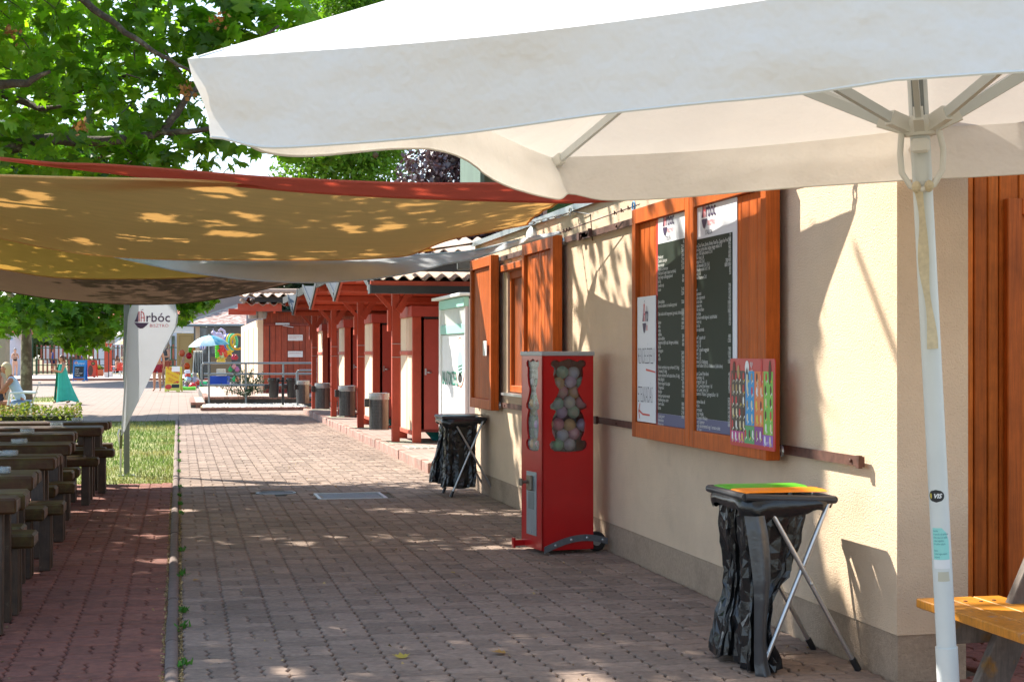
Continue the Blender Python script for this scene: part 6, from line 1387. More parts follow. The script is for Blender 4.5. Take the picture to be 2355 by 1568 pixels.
# toilet block with red plank door
tb = thing('toilet_block', 'red plank-fronted block with cream slotted side wall and corrugated roof', 'building', (2.3, 45, 0))
XT = 2.2; b = MB(); b.box((XT + .16, 45.02, .25), (8, 45.3, 2.56)); b.build('front_wall', REDD, tb)
x = XT + .16; k = 0
while x < 4.6:
    b = MB(); hi_ = 2.17; b.box((x, 44.98, .35), (x + .165, 45.018, hi_), ch=.006); b.build('plank', mat('block_planks', (.33, .055, .02), .55, vary=.2, vscale=3, rand=.2, grain=(9, 9, .8)), tb); x += .17
b = MB(); 
for k in range(64): b.box((XT + .17 + k * .052, 44.985, 2.23), (XT + .17 + k * .052 + .04, 45.018, 2.56))
tag(b.build('batten', MATS['block_planks'], tb), kind='stuff')
b = MB(); b.box((XT + .16, 44.94, 2.172), (6, 45.0, 2.228)); b.build('lintel', WOODD, tb)
b = MB(); b.box((XT + .33, 44.96, .3), (XT + .345, 44.979, 2.17)); b.box((XT + 1.87, 44.96, .3), (XT + 1.885, 44.979, 2.17)); b.build('door_gap', ANTH, tb)
b = MB(); b.box((XT + .5, 44.93, 2.19), (XT + .9, 44.96, 2.26), ch=.01); b.bar((XT + .7, 44.92, 2.18), (XT + 1.0, 44.92, 2.13), .02, .02); b.build('door_closer', STEEL, tb)
b = MB(); b.box((XT + 1.66, 44.95, 1.03), (XT + 1.72, 44.979, 1.27)); b.bar((XT + 1.69, 44.93, 1.18), (XT + 1.56, 44.93, 1.18), .02, .02); b.build('handle', STEEL, tb)
for zz in (1.75, 1.28):
    b = MB(); b.box((XT + .85, 44.955, zz), (XT + 1.27, 44.979, zz + .17)); sg = b.build('notice', WHT, tb); b = MB(); text(b, 'MOZGÁSKORLÁTOZOTT WC\nCSAK KULCCSAL' if zz > 1.5 else 'ZUHANYZÓ ÉS PELENKÁZÓ', fny(44.952, XT + .88, zz + .1), .045, sx=.6); b.build('lettering', mat('faint_print', (.45, .2, .2), .6), sg)
b = MB(); b.box((XT, 45.0, .25), (XT + .155, 45.12, 2.34)); b.box((XT - .28, 45.12, .25), (XT - .1, 57, 2.34)) if 0 else b.box((XT - .0, 45.12, .25), (XT + .15, 57, 2.34)); sw = b.build('side_wall', CREAM, tb)
for yy in (47.5, 50.6, 54): b = MB(); b.box((XT - .006, yy, .5), (XT + .02, yy + .3, 2.15)); b.build('slot', mat('slot_brown', (.28, .12, .04), .7), tb)
b = MB()
for k, ch_ in enumerate('NŐI'): text(b, ch_, fnx(XT - .01, 49.6, 1.95 - k * .2), .2, sx=1.6)
b.build('lettering', ANTH, tb)
v_, f_ = corr(1.55, 8, 43.3, 46.5, 2.98, 3.12, .05, .3, .02); MB().add(v_, f_).build('roof_sheet', CORR, tb, True)
v_, f_ = corr(1.75, 8, 43.7, 46.5, 2.76, 2.95, .05, .3, .02); MB().add(v_, f_).build('roof_sheet', CORR, tb, True)
b = MB(); b.box((2.05, 43.6, 2.80), (8, 43.66, 2.94)); b.box((2.3, 44.2, 2.56), (8, 44.9, 2.6)); b.build('fascia', ANTH, tb)
b = MB(); b.box((1.35, 43.9, 2.45), (2.1, 44.0, 2.62)); b.box((1.6, 43.8, 2.55), (2.8, 43.88, 2.76)); b.build('eave_board', REDP, tb)
for x in (1.75, 2.6, 3.6): b = MB(); b.bar((x, 43.9, 2.56), (x + .2, 44.9, 2.9), .06, .14); b.build('rafter', REDP, tb)
b = MB(); b.tube([(1.5, 45, 3.16), (8, 45, 3.16)], .07, 8); b.build('ridge_tile', CORR, tb, True)
b = MB(); b.lathe((2.05, 44.6, 2.36), [(.12, 0), (.15, .15), (.06, .4)], 12); b.lathe((2.3, 44.6, 2.36), [(.12, 0), (.15, .15), (.06, .4)], 12); b.build('vent_cowl', mat('cowl_grey', (.35, .34, .32), .7), tb, True)
# souvenir stall
ss = thing('souvenir_stall', 'open souvenir stall with brown shingle roof and grey gutter', 'stall', (3.2, 74, 0))
def q3(u, v, d): return cp(u, v, d)
def facade(mb, u0, v0, u1, v1, d, th=.2):
    a = cp(u0, v1, d); c = cp(u1, v0, d); lo = (a.x, a.y, a.z); r = RT * ((c - a).dot(RT)); up = UP * (c.z - a.z); bk = FW * th
    P_ = [a, a + r, a + r + up, a + up]; P_ += [p_ + bk for p_ in P_]; mb.add(P_, [(0, 1, 2, 3), (5, 4, 7, 6), (4, 0, 3, 7), (1, 5, 6, 2), (3, 2, 6, 7), (4, 5, 1, 0)]); return mb
SHG = mat('shingles', (.26, .16, .14), .9, spec=0., vary=.55, vscale=3.5, col2=(.42, .36, .33), c2thr=(.45, .55))
a, b2, c, d_ = q3(425, 747, 73), q3(566, 747, 73), q3(566, 706, 79), q3(512, 713, 79)
b = MB(); b.add([a, b2, c, d_, a - UP * .08, b2 - UP * .08, c - UP * .08, d_ - UP * .08], [(0, 1, 2, 3), (4, 7, 6, 5), (0, 4, 5, 1), (0, 3, 7, 4)]); b.build('roof', SHG, ss)
b = MB(); b.tube([q3(414, 748, 72.8), q3(560, 748, 72.8)], .06, 8); b.build('gutter', mat('gutter_grey', (.25, .3, .3), .4, .5), ss, True)
b = MB(); facade(b, 445, 752, 565, 868, 78); b.build('back_wall', mat('stall_back', (.20, .19, .165), .9, vary=.2, vscale=2), ss)
b = MB(); facade(b, 449, 750, 457, 872, 74); b.build('corner_post', CREAM, ss)
b = MB(); facade(b, 484, 820, 530, 860, 77.5); b.build('shelf_wall', mat('stall_shelf', (.38, .25, .14), .8), ss)
def cloth(mb, u0, u1, v0, v1, d, amp, fr, taper=0, ph=0):
    def f(i, j): 
        u = u0 + (u1 - u0) * (i + taper * (i - .5) * -j); return cp(u, v0 + (v1 - v0) * j, d + amp * math.sin(i * fr + ph + j * 1.5) * (.4 + j))
    mb.grid(f, 40, 12); return mb
b = MB(); cloth(b, 458, 500, 756, 812, 76.5, .12, 12, .1); b.build('grey_curtain', mat('grey_cloth', (.26, .27, .25), .9, vary=.15), ss, True)
b = MB(); cloth(b, 444, 466, 806, 874, 72.5, .25, 40, -.3); b.build('white_curtain', mat('white_net', (.7, .69, .62), .9, vary=.15), ss, True)
b = MB(); b.tube([q3(463, 783, 71), q3(525, 792, 68)], .03, 6); b.build('display_bar', REDP, ss)
t = thing('door_panel', 'open yellow door left of the stall', 'door', q3(426, 842, 80)); b = MB(); facade(b, 406, 766, 446, 860, 80, .05); b.build('leaf', mat('yellow_door', (.55, .36, .13), .6), t); b = MB(); facade(b, 411, 772, 441, 773, 79.9, .02); facade(b, 411, 852, 441, 853, 79.9, .02); facade(b, 411, 773, 412, 852, 79.9, .02); facade(b, 440, 773, 441, 852, 79.9, .02); b.build('moulding', mat('yellow_mould', (.4, .25, .08), .6), t); b = MB(); p = q3(410, 815, 79.8); b.box((p.x - .02, p.y - .04, p.z), (p.x + .12, p.y, p.z + .03)); b.build('handle', STEEL, t)
# beach umbrella
p = q3(480, 771, 66); t = thing('beach_umbrella', 'blue patterned beach umbrella in front of the souvenir stall', 'umbrella', (p.x, p.y, 0)); b = MB(); R0 = .88
BU = [mat('beach_blue', (.02, .3, .5), .5, trans=.3, col2=(.3, .62, .7), vscale=3, c2thr=(.4, .6)), mat('beach_pale', (.35, .62, .7), .5, trans=.3, col2=(.65, .75, .78), vscale=3, c2thr=(.4, .6))]
for k in range(8):
    b.mi = k % 2
    def f(i, j): a = 2 * math.pi * (k + i) / 8 + .3; s_ = 1 - .05 * math.sin(math.pi * i) * j; return Vector((p.x + R0 * j * s_ * math.cos(a), p.y + R0 * j * s_ * math.sin(a), p.z - .42 * j ** 2 - .03 * math.sin(math.pi * i) * j + (p.x * 0) + .06 * j * math.cos(a)))
    b.grid(f, 6, 8)
b.build('canopy', BU, t, True); b = MB(); b.tube([(p.x, p.y, 0), (p.x, p.y, p.z + .05)], .018, 8); b.build('pole', WHT, t, True)
# inflatable rings
RC = [('blue', (.12, .2, .6)), ('yellow', (.75, .5, .03)), ('green', (.08, .6, .3)), ('orange', (.8, .4, .02))]
for k, (n_, c_) in enumerate(RC):
    u = (524, 530, 535.5, 546)[k]; c = q3(u, 786, 67 - k * .15); t_ = MB(); rad = .30; 
    yaw_ = (1.25, 1.2, 1.15, .55)[k]; hx_ = Vector((math.cos(yaw_), math.sin(yaw_), 0)) if 0 else (RT * math.cos(yaw_) + FW * math.sin(yaw_))
    t_.tube([c + hx_ * (rad * math.cos(a)) + UP * (rad * 1.05 * math.sin(a)) for a in [2 * math.pi * i / 24 for i in range(25)]], .05, 8, False); tag(t_.build('swim_ring', mat('ring_' + n_, c_, .25), None, True), n_ + ' inflatable swim ring hanging on the stall bar', 'swim ring', 'swim rings hanging at the stall')
# balloons and inflatable toys
for (u, v, r_, c_, n_) in ((434, 818, .145, (.6, .01, .03), 'dark red'), (429.5, 842, .15, (.85, .13, .01), 'orange-red'), (438, 805, .12, (.15, .6, .03), 'green'), (444, 806, .12, (.85, .3, .02), 'orange'), (418, 812, .15, (.8, .2, .08), 'pale orange')):
    c = q3(u, v, 77); b = MB(); b.ball(c, (r_, r_, r_ * 1.15), 14, 10); b.tube([c - UP * r_ * 1.1, c - UP * (r_ + .5)], .004, 4); tag(b.build('balloon', mat('balloon_' + n_, c_, .2, trans=.4), None, True), n_ + ' balloon by the souvenir stall', 'balloon', 'balloons at the souvenir stall')
def toy(shape, u, v, d, r_, c_, lab, cat='inflatable toy'):
    c = q3(u, v, d); b = MB()
    if shape == 'caterpillar':
        for k in range(7): b.ball(c + UP * (.3 - k * .1) + RT * (-.03 * (k - 3) * .6 + .02 * k), (.1, .1, .075), 10, 6)
    elif shape == 'grapes':
        for k in range(22): b.ball(c + RT * rnd.uniform(-.2, .2) * (1 - k / 40) + UP * (.2 - k * .02) + FW * rnd.uniform(-.05, .05), .07, 8, 5)
    elif shape == 'horse':
        b.ball(c, (.2, .12, .16), 10, 7); b.ball(c + RT * -.18 + UP * .12, (.12, .08, .1), 10, 6); b.tube([c + RT * .05 + UP * .2, c + RT * .15 + UP * .3, c + RT * .3 + UP * .2, c + RT * .34], .06, 8)
        for k in (-.1, 0, .1, .18): b.tube([c + RT * k, c + RT * k - UP * .26], .045, 7)
        b.tube([c + RT * -.2 + UP * .2, c + RT * -.2 + UP * .34], [.03, .004], 6)
    elif shape == 'duck': b.ball(c, (.2, .14, .12), 10, 7); b.ball(c + RT * -.12 + UP * .15, .08, 10, 7); b.tube([c + RT * -.18 + UP * .14, c + RT * -.26 + UP * .13], [.03, .01], 6); b.tube([c + RT * .1 + UP * .1, c + RT * .24 + UP * .14], [.06, .02], 7)
    elif shape == 'star':
        for k in range(5): a = 2 * math.pi * k / 5 + math.pi / 2; b.tube([c, c + RT * .2 * math.cos(a) + UP * .2 * math.sin(a)], [.08, .02], 7)
    elif shape == 'beachball': b.ball(c, r_, 16, 12); b.m = [(i // 12) % 2 for i in range(len(b.f))]
    else: b.ball(c, (r_, r_ * .6, r_ * 1.2), 10, 7); b.ball(c + UP * r_ * 1.1, r_ * .55, 9, 6); b.tube([c + RT * -r_ * 1.2, c, c + RT * r_ * 1.2], r_ * .3, 6)
    tag(b.build('toy', [mat('toyc_%s' % str(c_), c_, .25), WHT], None, True), lab, cat, 'inflatable toys on the souvenir stall')
toy('caterpillar', 496, 805, 69, .1, (.15, .7, .02), 'bright green caterpillar float hanging right of the umbrella pole')
toy('grapes', 509, 803, 69, .1, (.8, .07, .05), 'red bunch-shaped float hanging beside the green one')
toy('horse', 500, 772, 70, .1, (.65, .55, .72), 'pale lilac unicorn float on top of the bar')
toy('duck', 513, 776, 70.5, .1, (.7, .6, .68), 'pink and white unicorn float right of the lilac one')
toy('star', 527, 810, 69, .1, (.8, .5, .02), 'yellow printed float below the swim rings'); toy('beachball', 466, 797, 70, .15, (.1, .15, .6), 'blue and white beach ball under the umbrella edge')
toy('teddy', 512, 818, 69, .11, (.55, .65, .3), 'pale green float below the red one'); toy('teddy', 519, 814, 69, .12, (.75, .1, .03), 'red and white float right of the pale green one'); toy('duck', 508, 830, 69, .1, (.8, .55, .05), 'yellow duck float above the railing')
for k, (u, v, c_) in enumerate(((536, 822, (.6, .04, .1)), (542, 822, (.55, .03, .04)), (538, 843, (.7, .3, .3)), (545, 850, (.5, .15, .3)), (529, 850, (.03, .35, .1)), (538, 872, (.02, .45, .12)), (531, 880, (.8, .75, .7)), (545, 873, (.7, .25, .12)))): toy('teddy', u, v, 68.5, .09, c_, ('crimson', 'red', 'salmon', 'plum', 'dark green', 'emerald', 'white', 'terracotta')[k] + ' toy in the stack between table and slotted wall')
PC = [(.3, .35, .45), (.7, .7, .72), (.1, .15, .35), (.6, .08, .05), (.15, .5, .2), (.3, .5, .6), (.25, .22, .2), (.65, .55, .2)]
for k in range(26):
    u = 427 + (k % 6) * 5.2 + rnd.uniform(-1.5, 1.5); v = 889 - (k // 6) * 8.5 + rnd.uniform(-2, 2); c_ = PC[k % 8]
    c = q3(u, v, 63 + rnd.uniform(0, 1)); b = MB(); 
    if k % 3: b.box((c.x - .1, c.y - .08, c.z - .07), (c.x + .1, c.y + .08, c.z + .07), ch=.015)
    else: b.ball(c, .09, 10, 7)
    b.v = [tuple(Vector(c) + Euler((.3 * k, .5 * k, k)).to_matrix() @ (Vector(p_) - Vector(c))) for p_ in b.v]
    tag(b.build('beach_toy', mat('pile_%d' % (k % 8), c_, .4), None), ('slate grey', 'off-white', 'navy', 'vermilion', 'leaf green', 'pale blue', 'dark taupe', 'mustard')[k % 8] + (' box' if k % 3 else ' ball') + ' in the ' + ('lowest', 'second', 'third', 'fourth', 'top')[k // 6] + ' row of the toy heap by the popcorn sign', 'beach toy', 'heap of beach toys by the popcorn sign')
c = q3(443, 889, 62.5); b = MB(); b.ball(c, (.17, .14, .15), 12, 8); tag(b.build('bucket', mat('red_bucket', (.6, .02, .02), .3), None, True), 'red and yellow toy at the foot of the toy heap', 'beach toy')
b = MB(); c = q3(430, 899, 58.5); b.tube([q3(415, 893, 59.5), q3(430, 895, 59.5), q3(450, 893.5, 59.5)], .09, 10); tag(b.build('air_mattress', mat('lime_float', (.15, .6, .03), .3), None, True), 'long lime green float lying by the popcorn sign', 'air mattress')
b = MB(); b.tube([q3(455, 883, 66), q3(475, 884, 66)], .12, 10); tag(b.build('air_mattress', mat('green_float', (.03, .5, .15), .3), None, True), 'emerald float lying behind the ramp railing', 'air mattress')
t = thing('sales_table', 'table under a royal blue cloth behind the railing', 'table', q3(502, 887, 66.5)); b = MB(); facade(b, 482, 865, 522, 888, 66.5, .6); b.build('tablecloth', mat('royal_cloth', (.02, .07, .42), .8), t); b = MB(); facade(b, 497, 848, 516, 858, 66.8, .3); facade(b, 497, 859, 518, 864, 66.4, .3); b.build('display_box', mat('beige_box', (.55, .48, .38), .7), t)
# pale mauve house gable beyond the stall
t = thing('mauve_house', 'rendered mauve house gable with red roof tiles beyond the stall', 'house', q3(480, 745, 90)); b = MB(); facade(b, 443, 655, 600, 745, 90, 3); b.build('wall', mat('mauve_render', (.34, .30, .32), .9, vary=.08, vscale=.6), t)
b = MB(); facade(b, 400, 738, 442, 752, 91, 2); b.build('roof', mat('roof_tile', (.42, .12, .07), .8, vary=.3, vscale=2), t); b = MB(); b.bar(q3(432, 742, 89.5), q3(560, 700, 89.5), .1, .25); b.build('verge', mat('verge_grey', (.4, .44, .48), .6), t)
# popcorn sign
def asign(name, u0, u1, v0, v1, d, label, m, cat='sign'):
    a = q3(u0, v1, d); t = thing(name, label, cat, (a.x, a.y, 0)); w_ = (u1 - u0) / FPX * d; h_ = (v1 - v0) / FPX * d
    def fb(x, y, z=0.): return a + RT * x + UP * y + FW * (.16 * y / h_ - z)
    b = MB(); b.poly([(0, 0), (w_ * .12, 0), (w_ * .18, h_ * .05), (w_ * .72, h_ * .05), (w_ * .8, 0), (w_, 0), (w_, h_), (0, h_)], fb, .03); b.build('front_board', m, t)
    b = MB(); b.poly([(0, 0), (w_ * .1, 0), (w_ * .1, h_ * .06), (w_ * .9, h_ * .06), (w_ * .9, 0), (w_, 0), (w_, h_), (0, h_)], lambda x, y, z=0.: a + RT * x + UP * y + FW * (.34 + .16 * (1 - y / h_) + .0 - z), .03); b.build('rear_board', m, t)
    return t, fb, w_, h_
t, fb, w_, h_ = asign('popcorn_sign', 378, 413, 843, 901, 56.5, 'yellow popcorn pavement sign with a red arrow', mat('lime_board', (.6, .62, .12), .5))
b = MB(); b.poly([(.02, h_ * .32), (w_ - .03, h_ * .34), (w_ - .03, h_ - .01), (.02, h_ - .01)], lambda x, y, z=0.: fb(x, y, .004)); b.build('poster', mat('popcorn_yellow', (.72, .48, .01), .5), t)
RP2 = mat('sign_red', (.5, .04, .02), .5)
def tilt(ox, oy, an_): return lambda x, y, z=0.: fb(ox + x * math.cos(an_) - y * math.sin(an_), oy + x * math.sin(an_) + y * math.cos(an_), .007)
b = MB(); text(b, 'POPCORN', tilt(.03, h_ * .93, -.45), .14, sx=.82, bold=.003); text(b, 'VATTACUKO', tilt(.04, h_ * .73, -.45), .09, sx=.85); text(b, 'NACHO', tilt(.12, h_ * .53, -.45), .08, sx=.85); text(b, 'CHIPS', tilt(.1, h_ * .45, -.45), .08, sx=.85); b.poly([(.3, .3), (.42, .33), (.41, .365), (.52, .33), (.45, .26), (.44, .29), (.32, .27)], lambda x, y, z=0.: fb(x, y + .04, .007)); b.poly(ell(.13, h_ * .2, .12, .09, 16), lambda x, y, z=0.: fb(x, y, .007)); b.build('print', RP2, t)
b = MB(); b.poly(rrect(.25, h_ * .16, w_ - .03, h_ * .3, .02), lambda x, y, z=0.: fb(x, y, .005)); b.build('dark_label', ANTH, t); b = MB(); b.poly([(w_ * .42, h_ * .8), (w_ * .95, h_ * .8), (w_ * .95, h_ + .01), (w_ * .42, h_ + .01)], lambda x, y, z=0.: fb(x, y, .009)); b.build('notice', WHT, t)
t, fb, w_, h_ = asign('menu_sign', 166, 195, 828, 876, 79, 'blue pavement menu sign with a chalk board', mat('cola_blue', (.02, .12, .5), .5, col2=(.05, .4, .75), vscale=1.2))
b = MB(); b.poly([(.08, .2), (w_ - .08, .2), (w_ - .08, h_ * .7), (.08, h_ * .7)], lambda x, y, z=0.: fb(x, y, .004)); b.build('chalk_board', ANTH, t)
b = MB(); text(b, 'pepsi', lambda x, y, z=0.: fb(w_ * .42 + x, h_ * .8 + y, .006), .15); text(b, 'Lángos\nGyros\nSaslik burger\nSült gyp.', lambda x, y, z=0.: fb(.11 + x, h_ * .56 + y, .008), .1, sx=.75, shear=.3, line=1.1); b.poly(ell(w_ * .24, h_ * .86, .085, .085, 20), lambda x, y, z=0.: fb(x, y, .005)); b.mi = 1; b.poly(ell(w_ * .24, h_ * .86, .07, .07, 12, 0.3, math.pi + .1, False), lambda x, y, z=0.: fb(x, y, .007)); b.mi = 2; b.poly(ell(w_ * .24, h_ * .86, .07, .07, 12, math.pi + .5, 2 * math.pi - .1, False), lambda x, y, z=0.: fb(x, y, .007)); b.build('print', [WHT, RP2, PB], t)
b = MB(); b.poly([(.03, .05), (w_ - .05, .05), (w_ - .05, .14), (.03, .14)], lambda x, y, z=0.: fb(x, y, .005)); b.build('food_photo', mat('food_print', (.45, .12, .05), .6, vary=.5, vscale=12), t)
t, fb, w_, h_ = asign('ice_cream_sign', 197, 219, 828, 868, 86, 'red ice cream pavement sign with a round M emblem', mat('ice_red', (.55, .05, .02), .5, col2=(.12, .03, .02), vscale=2.5, c2thr=(.55, .7)))
b = MB(); b.poly(ell(w_ * .7, h_ * .8, .11, .1, 18), lambda x, y, z=0.: fb(x, y, .005)); b.mi = 1; text(b, 'M', lambda x, y, z=0.: fb(w_ * .7 + x, h_ * .8 - .05 + y, .008), .15, 'CENTER'); text(b, '2', lambda x, y, z=0.: fb(.01 + x, h_ * .82 + y, .008), .15); b.build('emblem', [ANTH, mat('gold_print', (.5, .4, .05), .4)], t)
b = MB(); b.poly(ell(w_ * .45, h_ * .4, .14, .3, 16), lambda x, y, z=0.: fb(x, y, .005)); b.build('picture', mat('choc', (.10, .03, .015), .4, vary=.4, vscale=9), t)
# planter, sapling
p = q3(227, 866, 92); t = thing('planter', 'terracotta planter with yellow-green plants by the gate post', 'planter', (p.x, p.y, 0)); b = MB(); b.box((p.x - .25, p.y - .2, 0), (p.x + .25, p.y + .2, .45), ch=.03); b.build('pot', mat('terracotta', (.5, .14, .06), .8), t); o = scatter('plant', ellp((p.x - .15, p.y, .5), (.45, .2, .22), 400), .8, nr.uniform(.08, .14, 400), LEAF2, LEAF2F, HG, t); o['kind'] = 'stuff'
p = q3(199, 870, 80); t = thing('sapling', 'thin pale sapling in front of the ice cream sign', 'tree', (p.x, p.y, 0)); b = MB(); b.tube([(p.x, p.y, 0), (p.x + .02, p.y, 1.2), (p.x - .03, p.y, 2.6)], [.03, .026, .015], 7); b.build('trunk', BARK, t, True); o = scatter('crown', ellp((p.x, p.y, 3.0), (.6, .6, .6), 250), .8, nr.uniform(.12, .2, 250), LEAF2, LEAF2F, LMATD, t); o['kind'] = 'stuff'
# fences
FP = mat('picket_brown', (.28, .085, .05), .7, rand=.12); FGN = mat('fence_green', (.03, .09, .045), .6)
def pickets(label, u0, u1, d, step, zt, low=True):
    a = q3(u0, 860, d); t = thing('picket_fence', label, 'fence', (a.x, a.y, 0)); w_ = (u1 - u0) / FPX * d; n = int(w_ / step); A = Vector((a.x, a.y, 0)); me_ = {}
    for row, (z0, z1, off, back) in enumerate(((.95, zt, 0, .05), (.05, 1.05, step * .45, -.0))):
        if row == 1 and not low: continue
        for k in range(n):
            if row not in me_:
                b = MB(); hw = .055; b.poly([(-hw, z0), (hw, z0), (hw, z1 - .05), (hw * .6, z1 - .01), (0, z1), (-hw * .6, z1 - .01), (-hw, z1 - .05)], lambda x, y, z=0.: RT * x + UP * y - FW * z, .025); o = b.build('picket', FP); me_[row] = o.data; o.parent = t
            else: o = bpy.data.objects.new('picket', me_[row]); C.objects.link(o); o.parent = t
            o.location = RT * (off + k * step) + FW * back
    for z in (zt - .2, 1.0, .62, .12):
        b = MB(); b.bar(A + UP * z, A + RT * w_ + UP * z, .05, .05); b.build('rail', FGN, t)
    for q in (0, .5, 1): b = MB(); b.bar(A + RT * w_ * q + FW * .06, A + RT * w_ * q + FW * .06 + UP * zt * .95, .08, .08); b.build('post', FGN, t)
pickets('red-brown picket fence with green rails behind the menu sign', 84, 240, 103, .285, 1.95)
pickets('picket fence behind the café chairs', 252, 300, 104, .26, 1.95); pickets('picket fence between flag and yellow door', 378, 408, 96, .26, 1.95)
pickets('low gate fence left of the picket fence', 46, 82, 101, .26, 1.1, False)
p = q3(74, 860, 99); b = MB(); b.tube([(p.x, p.y, 0), (p.x, p.y, 4.6)], .045, 8); tag(b.build('green_pole', FGN, None, True), 'thin green pole left of the picket fence', 'pole')
for (u0, u1, v0, v1, lab) in ((99, 116, 796, 836, 'tall'), (123, 142, 796, 828, 'middle'), (145, 170, 796, 820, 'wide')): b = MB(); facade(b, u0, v0, u1, v1, 108, .05); a = q3((u0 + u1) / 2, 860, 108.1); b.bar(Vector((a.x, a.y, 0)), Vector((a.x, a.y, 1.9)), .06, .06); tag(b.build('notice_board', mat('board_white', (.5, .5, .52), .6), None), lab + ' white notice board behind the picket fence', 'notice board')
# gate posts with lanterns
gp_ = thing('gate_frame', 'tall red timber gate posts with a cross beam and two lanterns', 'gate', q3(245, 868, 87)); 
for u, d in ((244.5, 87), (253, 90)):
    p = q3(u, 868, d); b = MB(); b.box((p.x - .11, p.y - .11, .35), (p.x + .11, p.y + .11, 3.5), ch=.01); b.build('post', REDP, gp_); b = MB(); b.box((p.x - .13, p.y - .13, 0), (p.x + .13, p.y + .13, .34)); b.build('foot', WHT, gp_)
    c = q3(u + 5, 790, d - .5); b = MB(); b.lathe(c, [(.1, -.0), (.14, .04), (.15, .4), (.05, .5)], 8); b.lathe(c - UP * .35, [(.14, 0), (.02, .3)], 8); b.build('lantern', mat('lantern', (.25, .24, .2), .4), gp_); b = MB(); b.tube([c, Vector((c.x, c.y, .05))], .03, 6); b.build('lantern_pole', BLK, gp_)
b = MB(); b.bar(q3(236, 727, 87), q3(300, 727, 92), .16, .2); b.build('beam', REDP, gp_)
t = thing('white_house', 'white house with a tiled roof behind the café', 'house', q3(300, 860, 118)); b = MB(); facade(b, 212, 734, 420, 862, 118, 6); b.build('wall', mat('house_white', (.62, .66, .74), .8), t)
a = q3(206, 732, 117); c = q3(425, 732, 117); b = MB(); bk = FW * 4 + UP * 1.0; b.add([a, c, c + bk, a + bk, a - UP * .15, c - UP * .15], [(0, 1, 2, 3), (4, 5, 1, 0)]); b.build('roof', MATS['roof_tile'], t); b = MB(); b.tube([q3(221, 738, 117), q3(222, 858, 117)], .08, 6); b.build('downpipe', STEEL, t); b = MB(); facade(b, 394, 772, 401, 842, 117.8, .1); b.build('window', UW, t)
# café parasols, chairs, people
def parasol2(u, v, d, r_, m, lab):
    p = q3(u, v, d); t = thing('cafe_parasol', lab, 'umbrella', (p.x, p.y, 0)); b = MB(); b.grid(lambda i, j: Vector((p.x + r_ * j * math.cos(2 * math.pi * i), p.y + r_ * j * math.sin(2 * math.pi * i), p.z - .45 * r_ * j * j)), 8, 4); b.build('canopy', m, t); b = MB(); b.tube([(p.x, p.y, 0), (p.x, p.y, p.z)], .025, 6); b.build('pole', WHT, t)
parasol2(277, 752, 92, 1.25, WC, 'large white café parasol left of the flag'); parasol2(296, 777, 95, .85, mat('cream_canopy', (.75, .55, .3), .8, trans=.3), 'small cream parasol behind the flag edge'); parasol2(420, 745, 88, 1.0, WC, 'white parasol above the yellow door')
CRD = mat('chair_red', (.62, .03, .015), .4)
def chair(x, y, rz, m, label, cat='chair', group=None, s_=1.):
    t = thing('garden_chair', label, cat, (x, y, 0), group); M0 = Matrix.Translation((x, y, 0)) @ Matrix.Rotation(rz, 4, 'Z') @ Matrix.Scale(s_, 4)
    def tr(*p): return M0 @ Vector(p)
    b = MB(); b.box((-.22, -.22, .41), (.22, .22, .44), M0, ch=.01); b.build('seat', m, t)
    b = MB(); 
    def f(i, j): a = (i - .5) * 1.2; return tr(.25 * math.sin(a) * 1.0, -.22 - .13 * j + .1 * (1 - math.cos(a)), .44 + .42 * j)
    for k in range(5): b.grid(lambda i, j: f((k + .08 + i * .84) / 5, j * (1 - .08 * abs(k - 2))), 2, 5)
    b.tube([f(i / 8, 1) for i in range(9)], .015, 6); b.build('backrest', m, t, True)
    for sx_ in (-1, 1):
        b = MB(); b.tube([tr(sx_ * .25, -.28, .66), tr(sx_ * .28, -.05, .67), tr(sx_ * .27, .2, .66), tr(sx_ * .25, .24, .42)], .022, 7); b.build('armrest', m, t, True)
        for sy_ in (-1, 1): b = MB(); b.tube([tr(sx_ * .2, sy_ * .19, .41), tr(sx_ * .25, sy_ * .24, 0)], [.022, .016], 7); b.build('leg', m if m is not CRD else STEEL, t, True)
    return t
for k, (u, d) in enumerate(((270, 88), (284, 89.5), (376, 88))): p = q3(u, 868, d); chair(p.x, p.y, .4 - .6 * k, CRD, ('left red café chair in front of the seated woman', 'red café chair half hidden by the flag', 'red café chair seen between flag and popcorn sign')[k], 'chair', 'red plastic café chairs')
sheet('cafe_terrace', -12, 3.2, 84, 100, .06, mat('terrace_pale', (.5, .47, .44), .9)); struct('terrace_edge', MB().box((-12, 83.9, 0), (3.2, 84, .09)), WOODD)
# left: shower wall and white building corner
b = MB(); a = q3(-14, 927, 44); c = q3(11.5, 927, 44); b.add([(a.x, a.y, 0), (c.x, c.y, 0), (c.x + .1, c.y + .25, 0), (a.x, a.y + .25, 0), (a.x, a.y, 2.02), (c.x, c.y, 2.02), (c.x + .1, c.y + .25, 2.02), (a.x, a.y + .25, 2.02)], [(0, 3, 2, 1), (4, 5, 6, 7), (0, 1, 5, 4), (1, 2, 6, 5), (2, 3, 7, 6), (3, 0, 4, 7)]); tag(b.build('shower_wall', mat('shower_render', (.30, .27, .21), .9, vary=.08), None), 'plain grey-beige shower wall at the left picture edge', 'wall')
t = thing('wash_house', 'white wash house corner with a tiled roof at far left', 'building', q3(20, 865, 95)); b = MB(); facade(b, -60, 768, 23, 868, 95, 3); b.build('wall', mat('wash_white', (.62, .6, .66), .8), t); b = MB(); facade(b, 23.2, 773, 35, 862, 97, 2); b.build('side_wall', mat('wash_mauve', (.36, .34, .38), .8), t); b = MB(); facade(b, 26, 757, 60, 768, 96, 3); b.build('roof', MATS['roof_tile'], t)
